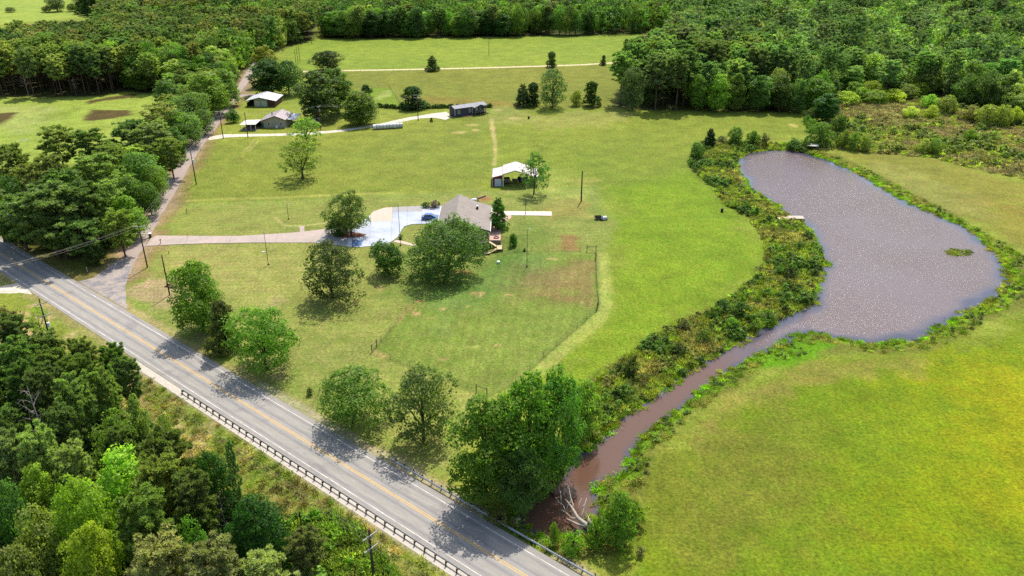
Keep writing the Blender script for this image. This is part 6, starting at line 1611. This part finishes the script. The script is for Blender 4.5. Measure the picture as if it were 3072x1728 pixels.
for x in (-2.6, 4.8):
    for y in (-4.9, -1.8, 1.2, 4.0): MB().box(lx(x) - .08, lx(x) + .08, y - .08, y + .08, 0, 4.04).build("post", M_TRIM if y < -4 else M_STEEL, Bn)
for y in (-4.4, -1.4, 1.4, 4.2): MB().box(lx(7.7) - .07, lx(7.7) + .07, y - .07, y + .07, 0, 2.84).build("post", M_STEEL, Bn)
for y in (-5.1, -2.0, 1.1, 4.1): MB().prism([(lx(-2.7), 3.97), (lx(1.0), 5.1), (lx(4.85), 3.97), (lx(4.85), 3.85), (lx(1.0), 4.98), (lx(-2.7), 3.85)], y - .04, y + .04).build("truss", M_STEEL, Bn)
def tractor(X, Y, rz, label, m=M_BLACK):
    r = empty("tractor", (X, Y, 0), rz); tag(r, label, "tractor")
    MB().prism([(-.3, .7), (-.3, 1.2), (1.5, 1.15), (1.6, .7)], -.32, .32).build("hood", m, r); MB().box(-1.0, -.3, -.5, .5, .7, 1.0).build("body", m, r); MB().box(-.9, -.45, -.25, .25, 1.0, 1.12).build("seat", M_BLACK, r)
    MB().box(-1.05, .0, -.6, .6, 2.05, 2.12).build("canopy", m, r)
    for sx in (-1.0, -.05):
        for sy in (-.55, .55): MB().box(sx - .03, sx + .03, sy - .03, sy + .03, 1.0, 2.05).build("canopy_post", m, r)
    for sy in (-.7, .7): wheel(r, -.75, sy, .72, .72, .38); wheel(r, 1.2, sy, .42, .42, .25)
    return r
tractor(3.3, 236.0, .5, "black tractor parked under the barn's right bay")
r = empty("disc_harrow", (.9, 235.2, 0), 0); tag(r, "round dark implement standing in the middle of the open barn", "implement")
MB().box(-.8, .8, -.06, .06, .75, .9).build("frame", M_BLACK, r)
for i in range(7): MB().tube([(-.7 + i * .23, -.02, .55), (-.7 + i * .23 + .04, .0, .55)], .5, 14).build("disc", M_STEEL, r)
r = empty("flatbed_trailer", (-1.4, 234.6, 0), .1); tag(r, "dark flatbed trailer against the barn's enclosed lean-to", "trailer")
MB().box(-.9, .9, -2.0, 2.0, .55, .68).build("bed", M_TIMBER, r); [wheel(r, sx, .3, .32, .32, .2, axis='x') for sx in (-.95, .95)]; MB().box(-.85, .85, 1.9, 1.98, .68, 1.15).build("headboard", M_BLACK, r)

# ------------------------------------------------------------------ mobile home
M_DKSID = mat("charcoal_siding", (78, 80, 90), .8, .08, 1.5, .1, stretch=(.4, .4, 6), k=.55); M_GRYROOF = mat("light_grey_roof", (176, 174, 178), .8, .08, 1.5, k=.56); M_DECKG = mat("grey_deck_timber", (150, 142, 134), .85, .15, 3, k=.5)
an = math.atan2(.539, .842)
Mh = empty("mobile_home", (-22.9, 318.8, 0), an); tag(Mh, "charcoal mobile home with a covered raised porch at its right end", "mobile home")
MB().box(0, 8.2, 0, 4.6, .55, 3.35).build("wall", M_DKSID, Mh); MB().box(8.2, 14.6, 1.7, 4.6, .55, 3.35).build("wall", M_DKSID, Mh); MB().box(.05, 14.5, .06, 4.5, -.1, .55).build("skirting", M_DKSID, Mh)
for yy in ((-.25, 2.3), (2.3, 4.9)):
    a, b = ((yy[0], 3.30), (yy[1], 4.15)) if yy[0] < 0 else ((yy[0], 4.15), (yy[1], 3.30))
    MB().prism([a, b, (b[0], b[1] + .12), (a[0], a[1] + .12)], -.3, 14.9, axis='x').build("roof", M_GRYROOF, Mh)
MB().prism([(.0, 3.35), (2.3, 4.13), (4.6, 3.35)], 0, .03, axis='x').build("gable_wall", M_DKSID, Mh)
# cross gable over the porch
for a, b in (((8.0, 3.15), (10.9, 4.2)), ((10.9, 4.2), (13.8, 3.15))): MB().prism([a, b, (b[0], b[1] + .12), (a[0], a[1] + .12)], -2.0, 2.2).build("porch_roof", M_GRYROOF, Mh)
MB().prism([(8.3, 3.2), (10.9, 4.14), (13.5, 3.2)], -1.85, -1.8).build("porch_gable", M_DKSID, Mh)
for x in (0.02, 8.12): MB().box(x - .06, x + .08, -.05, -.004, .56, 3.3).build("corner_trim", M_TRIM, Mh)
MB().box(-.05, -.004, 4.5, 4.62, .56, 3.3).build("corner_trim", M_TRIM, Mh)
for x in (1.8, 6.9): window(Mh, x, 0, 1.35, .85, 1.25, mull=0)
window(Mh, 9.5, 1.7, 1.5, .8, 1.1, mull=0); window(Mh, 12.6, 1.7, 1.5, .8, 1.1, mull=0)
dr = MB().box(10.6, 11.5, 1.62, 1.697, 1.2, 3.1).build("door", M_TRIM, Mh); MB().tube([(11.35, 1.55, 2.0), (11.35, 1.62, 2.0)], .05, 6).build("handle", M_BLACK, dr)
for i in range(12): MB().box(8.3 + i * .43, 8.3 + i * .43 + .4, -1.7, 1.68, 1.08, 1.15).build("deck_board", M_DECKG, Mh)
for x in (8.4, 10.9, 13.4):
    MB().box(x - .07, x + .07, -1.72, -1.58, 0, 3.2).build("porch_post", M_DECKG, Mh)
for z in (1.55, 2.05): MB().box(8.4, 13.4, -1.70, -1.62, z, z + .09).build("rail", M_DECKG, Mh)
for i in range(20): MB().box(8.55 + i * .25, 8.61 + i * .25, -1.68, -1.64, 1.15, 2.05).build("baluster", M_DECKG, Mh)
for i in range(6): MB().box(13.45 + i * .3, 13.78 + i * .3, -1.5, -.3, .92 - i * .18, .98 - i * .18).build("step", M_DECKG, Mh)
MB().tube([(13.5, -1.55, 2.0), (15.3, -1.55, 1.0)], .05, 5).build("handrail", M_DECKG, Mh)
for x, y in ((3.0, 2.6), (5.2, 1.4), (7.6, 2.6), (12.5, 2.7)): MB().tube([(x, y, 3.9), (x, y, 4.45)], .08, 6).build("roof_vent", M_WHITE, Mh)
r = MB().box(0, 4.6, -1.3, 0, 0, .16).build("brick_landing", mat("terracotta_slab", (196, 140, 116), .9, .12, 2, k=.55)); r.location = Vector((-22.9, 318.8, 0)) + Matrix.Rotation(an, 3, 'Z') @ Vector((3.0, -.2, 0)); r.rotation_euler = (0, 0, an); tag(r, "terracotta slab laid along the foot of the mobile home", "slab")

# ------------------------------------------------------------------ beige house
M_BEIGE = mat("beige_siding", (198, 186, 168), .8, .08, 2, .1, k=.55); M_PINKR = mat("dusty_metal_roof", (200, 184, 182), .6, .07, 1.5, k=.58); M_WROOF = mat("white_metal_roof", (232, 230, 232), .6, .06, 1.5, col2=(220, 220, 222), k=.62)
Bh = empty("beige_house", (-91, 307, 0)); tag(Bh, "beige house with a dusty pink metal roof beside the gravel drive", "house"); f_ = lambda x: x + 91
MB().prism([(f_(-95.9), -.1), (f_(-95.9), 2.55), (f_(-90.3), 4.4), (f_(-86.7), 3.1), (f_(-86.7), -.1)], -5.2, 5.6).build("wall", M_BEIGE, Bh)
roofslab(Bh, (f_(-96.6), 2.5), (f_(-90.3), 4.62), -5.7, 6.0, M_PINKR, seams=12); roofslab(Bh, (f_(-90.3), 4.62), (f_(-86.3), 3.1), -5.7, 6.0, M_PINKR, seams=12)
for a, b in (((-96.6, 2.5), (-90.3, 4.62)), ((-90.3, 4.62), (-86.3, 3.1))): MB().prism([(f_(a[0]), a[1] - .18), (f_(b[0]), b[1] - .18), (f_(b[0]), b[1] - .01), (f_(a[0]), a[1] - .01)], -5.76, -5.71).build("fascia", M_DKFRAME, Bh)
ck = MB().tube([(f_(-92.4), -1.5, 3.9), (f_(-92.4), -1.5, 5.2)], .16, 8).build("stove_pipe", M_BLACK, Bh); MB().tube([(f_(-92.4), -1.5, 5.21), (f_(-92.4), -1.5, 5.4)], [.22, .1], 8).build("pipe_cap", M_STEEL, ck)
window(Bh, f_(-88.4), -5.2, 1.1, .9, 1.1, mull=0); window(Bh, f_(-93.0), -5.2, 1.1, .9, 1.0, mull=0)
MB().box(f_(-90.4), f_(-89.6), -5.9, -5.22, .1, .9).build("air_conditioner", M_WHITE, Bh)
MB().box(f_(-95.9), f_(-95.0), -5.27, -5.204, .05, 2.1).build("door", mat("blue_green_door", (44, 110, 116), .7, .1, 2, k=.5), Bh)
Cp = empty("porch_cover", (-99.6, 301, 0)); tag(Cp, "flat cream porch cover on posts left of the beige house", "porch cover")
MB().prism([(-3.1, 2.25), (3.0, 2.4), (3.0, 2.5), (-3.1, 2.35)], -3.8, 3.9).build("roof", mat("cream_metal_roof", (236, 228, 208), .6, .05, 1.5, k=.62), Cp)
for x in (-2.9, -.9, 1.0, 2.8):
    for y in (-3.6, 3.6): MB().box(x - .06, x + .06, y - .06, y + .06, 0, 2.25).build("post", M_TRIM, Cp)
MB().box(-2.8, 2.8, 3.4, 3.5, 0, 2.0).build("back_wall", M_DARKIN, Cp); MB().box(-2.9, 2.9, -3.6, 3.4, -.05, .04).build("porch_floor", M_DECKG, Cp)
Cw = empty("white_canopy", (-85.0, 309, 0)); tag(Cw, "white flat canopy on posts right of the beige house", "canopy")
MB().prism([(-1.45, 2.75), (1.5, 2.5), (1.5, 2.6), (-1.45, 2.85)], -5, 5.2).build("roof", M_WROOF, Cw)
for y in (-4.8, 0, 5.0): MB().box(1.3, 1.42, y - .06, y + .06, 0, 2.5).build("post", M_TRIM, Cw)
# garage
Gr = empty("garage", (-106.3, 338, 0)); tag(Gr, "white-roofed garage with two pale doors between open side bays", "garage"); f_ = lambda x: x + 106.3
roofslab(Gr, (f_(-112.6), 2.5), (f_(-106.5), 4.0), -1.0, 11.5, M_WROOF, seams=12); roofslab(Gr, (f_(-106.5), 4.0), (f_(-99.6), 2.5), -1.0, 11.5, M_WROOF, seams=12)
MB().prism([(f_(-109.2), 0), (f_(-109.2), 3.1), (f_(-106.5), 3.85), (f_(-103.6), 3.1), (f_(-103.6), 0)], 0, 11.2).build("wall", mat("sage_siding", (186, 190, 172), .8, .06, 2, k=.55), Gr)
for x in (-107.85, -105.1): MB().box(f_(x) - 1.15, f_(x) + 1.15, -.07, -.003, .03, 2.5).build("garage_door", mat("pale_sage_door", (216, 220, 206), .6, .05, 2, k=.62) if "pale_sage_door" not in bpy.data.materials else bpy.data.materials["pale_sage_door"], Gr)
MB().box(f_(-103.5), f_(-100.3), .3, 11.0, 0, 2.45).build("side_wall", mat("red_brown_siding", (120, 84, 70), .85, .15, 2, k=.5), Gr)
MB().box(f_(-112.2), f_(-109.3), 7.5, 11.0, 0, 2.45).build("back_wall", M_DARKIN, Gr)
MB().box(f_(-112.3), f_(-112.1), .2, 7.5, 0, 1.6).build("low_wall", bpy.data.materials["red_brown_siding"], Gr)
for x in (-112.2, -110.7): MB().box(f_(x) - .07, f_(x) + .07, -.1, .04, 0, 2.5).build("post", M_DARKIN, Gr)
# pump shed and white tank
r = empty("pump_shed", (-75.9, 308.9, 0)); tag(r, "tiny red-brown pump shed with a bluish metal roof by the reddish pole", "shed")
MB().box(-.7, .7, -.6, .8, 0, 1.7).build("wall", bpy.data.materials["red_brown_siding"], r); MB().prism([(-.9, 1.72), (0, 2.15), (.9, 1.72), (.9, 1.8), (0, 2.25), (-.9, 1.8)], -.8, 1.0).build("roof", mat("bluish_metal", (196, 212, 228), .4, .05, 2, k=.66), r)
MB().box(-.3, .3, -.66, -.603, .02, 1.5).build("door", M_TIMBER, r)
X, Y = Wp(954.5, 373.5); r = MB().tube([(0, 0, 0), (0, 0, .15), (0, 0, .9), (0, 0, 1.1)], [.35, .42, .42, .2], 12).build("water_tank", M_WHITE); r.location = (X, Y, 0); tag(r, "small white water tank in front of the pump shed", "tank")

# ------------------------------------------------------------------ wrapped hay bales in a row
Ms = [mat("grey_bale_wrap", (212, 214, 210), .4, .12, 3, .25, k=.6), mat("pale_bale_wrap", (232, 230, 222), .4, .1, 3, .25, k=.64)]
a, b = np.array(W(937.5, 327.3)), np.array(W(1013, 322.4)); nb_ = 9; dv = (b - a) / nb_; Lb_ = np.linalg.norm(dv)
for i in range(nb_):
    c = a + dv * (i + .5) + np.array((0, .9)); Rb = .98 + .03 * math.sin(i * 2.3)
    mb = MB().tube([(-Lb_ / 2 + .03, 0, Rb), (-Lb_ / 2 + .12, 0, Rb), (Lb_ / 2 - .12, 0, Rb), (Lb_ / 2 - .03, 0, Rb)], [Rb * .9, Rb, Rb * .99, Rb * .88], 18)
    o = mb.build("round_bale", Ms[i % 3 == 0], smooth=False); o.location = (c[0], c[1], -.04); o.rotation_euler = (0, 0, math.atan2(dv[1], dv[0]))
    tag(o, ("leftmost wrapped round bale of the row below the gravel drive" if i == 0 else "rightmost wrapped round bale of the row below the gravel drive" if i == nb_ - 1 else "wrapped round bale, number %s from the left in the row below the gravel drive" % ("zero one two three four five six seven eight nine".split()[i + 1])), "hay bale", "wrapped round bales in a row")

# ------------------------------------------------------------------ dock and boathouse
Dk = empty("dock", (76.6, 202.4, Z_WATER)); tag(Dk, "pale plank dock reaching into the pond from its left bank", "dock")
ang = math.atan2(W(2012, 547)[1] - W(1972, 547)[1], 1)
for i in range(13): MB().box(-1.9 + i * .32, -1.9 + i * .32 + .29, -1.1, 1.2, 1.12 + (i % 3) * .006, 1.19 + (i % 3) * .006).build("plank", M_NEWWOOD if i % 4 == 1 else mat_plank if 'weathered_plank' in bpy.data.materials else (mat_plank := mat("weathered_plank", (208, 194, 182), .85, .12, 3, k=.6)), Dk)
MB().box(-3.3, -1.98, -1.0, 1.0, 1.0, 1.08).build("ramp", M_NEWWOOD, Dk); MB().box(-4.7, -3.36, -1.0, .9, .82, .9).build("ramp", M_NEWWOOD, Dk)
for x in (-1.7, .3, 2.1):
    for y in (-1.0, 1.1): MB().tube([(x, y, -1.4), (x, y, 1.1)], .09, 7).build("pile", M_BLACK, Dk)
for y in (-1.05, 1.12): MB().box(-1.9, 2.25, y - .04, y + .04, .92, 1.1).build("beam", M_TIMBER, Dk)
Bt = empty("boathouse", (105.0, 272.4, 0), -.35); tag(Bt, "low tin-roofed boathouse at the head of the pond", "boathouse")
MB().prism([(-1.9, 1.35), (1.9, 1.5), (1.9, 1.58), (-1.9, 1.43)], -1.9, 1.9).build("roof", mat("worn_tin_roof", (224, 214, 204), .6, .12, 2, k=.62), Bt)
MB().box(-1.7, 1.7, 1.5, 1.6, 0, 1.35).build("back_wall", M_DARKIN, Bt); MB().box(1.6, 1.7, -1.6, 1.5, 0, 1.35).build("side_wall", M_TIMBER, Bt)
for x in (-1.7, 1.6): MB().box(x - .07, x + .07, -1.75, -1.6, -1.4, 1.38).build("post", M_TIMBER, Bt)
MB().box(-1.7, 1.6, -1.6, 1.5, -.1, .02).build("floor_deck", M_DARKIN, Bt)

# ------------------------------------------------------------------ fallen tree in the creek
def z8(x, y, z): p = Wp(1500 + x / 6.04, 1400 + y / 6.04, z); return (p[0], p[1], z)
c0 = Vector(z8(1600, 1090, -.3)); Ft = empty("fallen_tree", c0); tag(Ft, "bleached fallen tree with its root end beached in the creek's tail", "fallen tree")
def ln(pts, rad): return [tuple(Vector(z8(*p)) - c0) for p in pts], rad
tr_ = MB(); tr_.tube(*ln([(1640, 1130, -.5), (1600, 1085, .1), (1500, 1010, .5), (1400, 920, .9), (1310, 760, 1.4), (1250, 670, 1.8), (1185, 590, 2.1)], [.45, .42, .33, .26, .2, .13, .05]), 8).build("trunk", M_DEAD, Ft, smooth=True)
for pts, rad in ([[(1600, 1090, .1), (1500, 1065, .25), (1400, 1045, .3), (1290, 985, .5), (1200, 940, .7)], [.3, .22, .18, .12, .05]], [[(1310, 760, 1.4), (1325, 690, 1.6), (1280, 560, 2.2), (1250, 400, 2.9), (1200, 270, 3.2)], [.14, .11, .09, .06, .02]], [[(1470, 930, .6), (1500, 820, .9), (1535, 690, 1.6), (1570, 560, 2.2)], [.16, .12, .09, .03]],
        [[(1400, 935, .8), (1300, 935, .8), (1190, 830, 1.2), (1090, 770, 1.4)], [.13, .1, .07, .02]], [[(1190, 830, 1.2), (1150, 700, 1.7), (1080, 650, 1.8), (990, 630, 1.8)], [.08, .07, .05, .02]], [[(1200, 790, 1.3), (1230, 700, 1.8), (1300, 600, 2.2)], [.06, .05, .02]],
        [[(1110, 660, 1.7), (1100, 500, 2.3), (1070, 350, 2.8)], [.06, .05, .02]], [[(1140, 520, 1.9), (1180, 430, 2.4), (1165, 310, 2.8)], [.06, .05, .02]], [[(1535, 690, 1.6), (1480, 740, 1.5)], [.07, .04]], [[(1400, 800, .2), (1440, 660, .6), (1480, 570, 1.0)], [.05, .04, .02]], [[(1240, 330, 3.0), (1190, 250, 3.4)], [.03, .01]], [[(1600, 1080, .2), (1610, 980, .9), (1600, 900, 1.3)], [.3, .2, .06]], [[(1110, 700, 1.6), (1000, 540, 2.0)], [.05, .02]]):
    MB().tube(*ln(pts, rad), 6).build("branch", M_DEAD, Ft, smooth=True)
for k_ in range(7):
    a = k_ * .9; MB().tube([(0, 0, .2), (math.cos(a) * .7, math.sin(a) * .5 - .1, .3 + .35 * math.sin(k_ * 1.7)), (math.cos(a) * 1.15, math.sin(a) * .8 - .3, -.1 + .4 * math.cos(k_))], [.2, .12, .04], 5).build("root", M_DEAD, Ft)
p_ = Vector(z8(960, 450, Z_WATER)); r = MB().tube([(-.35, 1.0, .25), (.0, 0, .42), (.3, -1.1, .2)], [.42, .4, .25], 9).build("drift_log", mat("red_rotten_wood", (142, 100, 84), .9, .2, 3, .3, k=.5)); r.location = p_; tag(r, "stubby reddish log half sunk beside the fallen tree's branch tips", "log")
p_ = Vector(z8(255, 1000, -.4)); r = empty("concrete_headwall", p_, HA); tag(r, "broken tan culvert end poking from the highway bank", "culvert"); MB().box(-.5, .5, -.25, .25, -.6, .5).build("slab", M_CONC['tan'], r); MB().tube([(0, .26, -.1), (0, 1.4, -.25)], .35, 10).build("pipe", M_CONC['tan'], r)

# ------------------------------------------------------------------ small things by the roads
X, Y = W(378.5, 597); r = empty("wheelie_bin", (X, Y, 0), .3); tag(r, "grey wheeled bin with a pale lid at the end of the driveway", "bin")
MB().prism([(-.28, .1), (-.34, 1.0), (.34, 1.0), (.28, .1)], -.3, .34).build("bin_body", mat("grey_plastic", (96, 104, 112), .5, .05, 2, k=.5), r); MB().prism([(-.37, 1.003), (-.3, 1.12), (.3, 1.12), (.37, 1.003)], -.36, .4).build("lid", M_WHITE, r); [wheel(r, sx, .36, .12, .12, .07, axis='x', rim=False) for sx in (-.26, .26)]
def mailbox(x, y, label, rz=0.0):
    X, Y = W(x, y); r = empty("mailbox", (X, Y, 0), rz); tag(r, label, "mailbox")
    MB().box(-.06, .06, -.06, .06, -.1, 1.05).build("post", M_TIMBER, r); b_ = MB().prism([(-.12, 1.053), (-.12, 1.2), (-.07, 1.28), (.07, 1.28), (.12, 1.2), (.12, 1.053)], -.26, .26).build("box", M_BLACK, r); MB().box(.122, .14, -.1, -.05, 1.12, 1.32).build("flag", mat_red, b_)
mailbox(405, 614, "black mailbox on a post beside the driveway mouth"); mailbox(533, 334, "left mailbox where the gravel drive meets the side road"); mailbox(537, 335.5, "right mailbox where the gravel drive meets the side road", .3)
X, Y = W(233.5, 664); r = empty("stop_sign", (X, Y, 0), -.5); tag(r, "road sign seen from behind at the corner of the junction", "road sign")
MB().tube([(0, 0, -.1), (0, 0, 2.7)], .035, 6).build("post", M_STEEL, r); MB().prism([(.38 * math.cos(R(22.5 + 45 * k)), 2.35 + .38 * math.sin(R(22.5 + 45 * k))) for k in range(8)], -.06, -.045).build("sign_plate", M_STEEL, r)
X, Y = W(220, 684); r = empty("marker_post", (X, Y, 0)); tag(r, "slim white marker post in the grass at the junction", "marker post"); MB().tube([(0, 0, -.1), (0, 0, 1.1)], .045, 6).build("post", M_WHITE, r); MB().box(-.06, .06, -.05, .05, 1.103, 1.2).build("cap", M_WHITE, r)
X, Y = W(470, 535); r = MB().tube([(0, 0, -.2), (0, 0, 1.3)], .09, 7).build("fence_post", M_POLE); r.location = (X, Y, 0); tag(r, "single short dark post at the corner of the front lawn", "post")
r = MB().tube([(0, 0, -.2), (0, 0, .55)], .08, 6).build("pipe_stub", M_BLACK); X, Y = W(425, 638); r.location = (X, Y, 0); tag(r, "short black pipe stub on the lawn near the mailbox", "pipe")
X, Y = W(438, 722); r = empty("log_pile", (X, Y, 0), -.3); tag(r, "heap of brown logs beside the bare pole", "log pile")
M_LOG = mat("brown_log", (128, 92, 68), .9, .25, 4, .3, k=.5)
for i in range(16):
    x = random.uniform(-1.9, 2.1); y = random.uniform(-.6, .6); z = random.uniform(.12, .5); a = random.uniform(-.9, .9); l = random.uniform(.3, .7)
    MB().tube([(x - math.cos(a) * l, y - math.sin(a) * l, z), (x + math.cos(a) * l, y + math.sin(a) * l, z + random.uniform(-.1, .15))], random.uniform(.1, .17), 7).build("log", M_LOG, r)
# far white roofs glimpsed among the trees
for (x, y), w_, d_, lb in (((1938, 84), 13, 7, "long white-roofed building glimpsed in the far right-hand wood"), ((1426, 74), 9, 6, "cream-roofed house glimpsed behind the far tree line")):
    X, Y = W(x, y); r = empty("far_house", (X, Y, 0)); tag(r, lb, "house")
    MB().prism([(-w_/2, 0), (-w_/2, 2.6), (0, 3.6), (w_/2, 2.6), (w_/2, 0)], -d_/2, d_/2).build("wall", M_BEIGE, r)
    for s_ in (-1, 1): MB().prism([(s_ * (w_/2 + .4), 2.52), (0, 3.65), (0, 3.75), (s_ * (w_/2 + .4), 2.62)], -d_/2 - .5, d_/2 + .5).build("roof", M_WROOF, r)
    window(r, -w_ * .25, -d_/2, 1, 1.0, 1.1); window(r, w_ * .25, -d_/2, 1, 1.0, 1.1); MB().box(-.45, .45, -d_/2 - .06, -d_/2 - .004, .05, 2.1).build("door", M_DKFRAME, r)
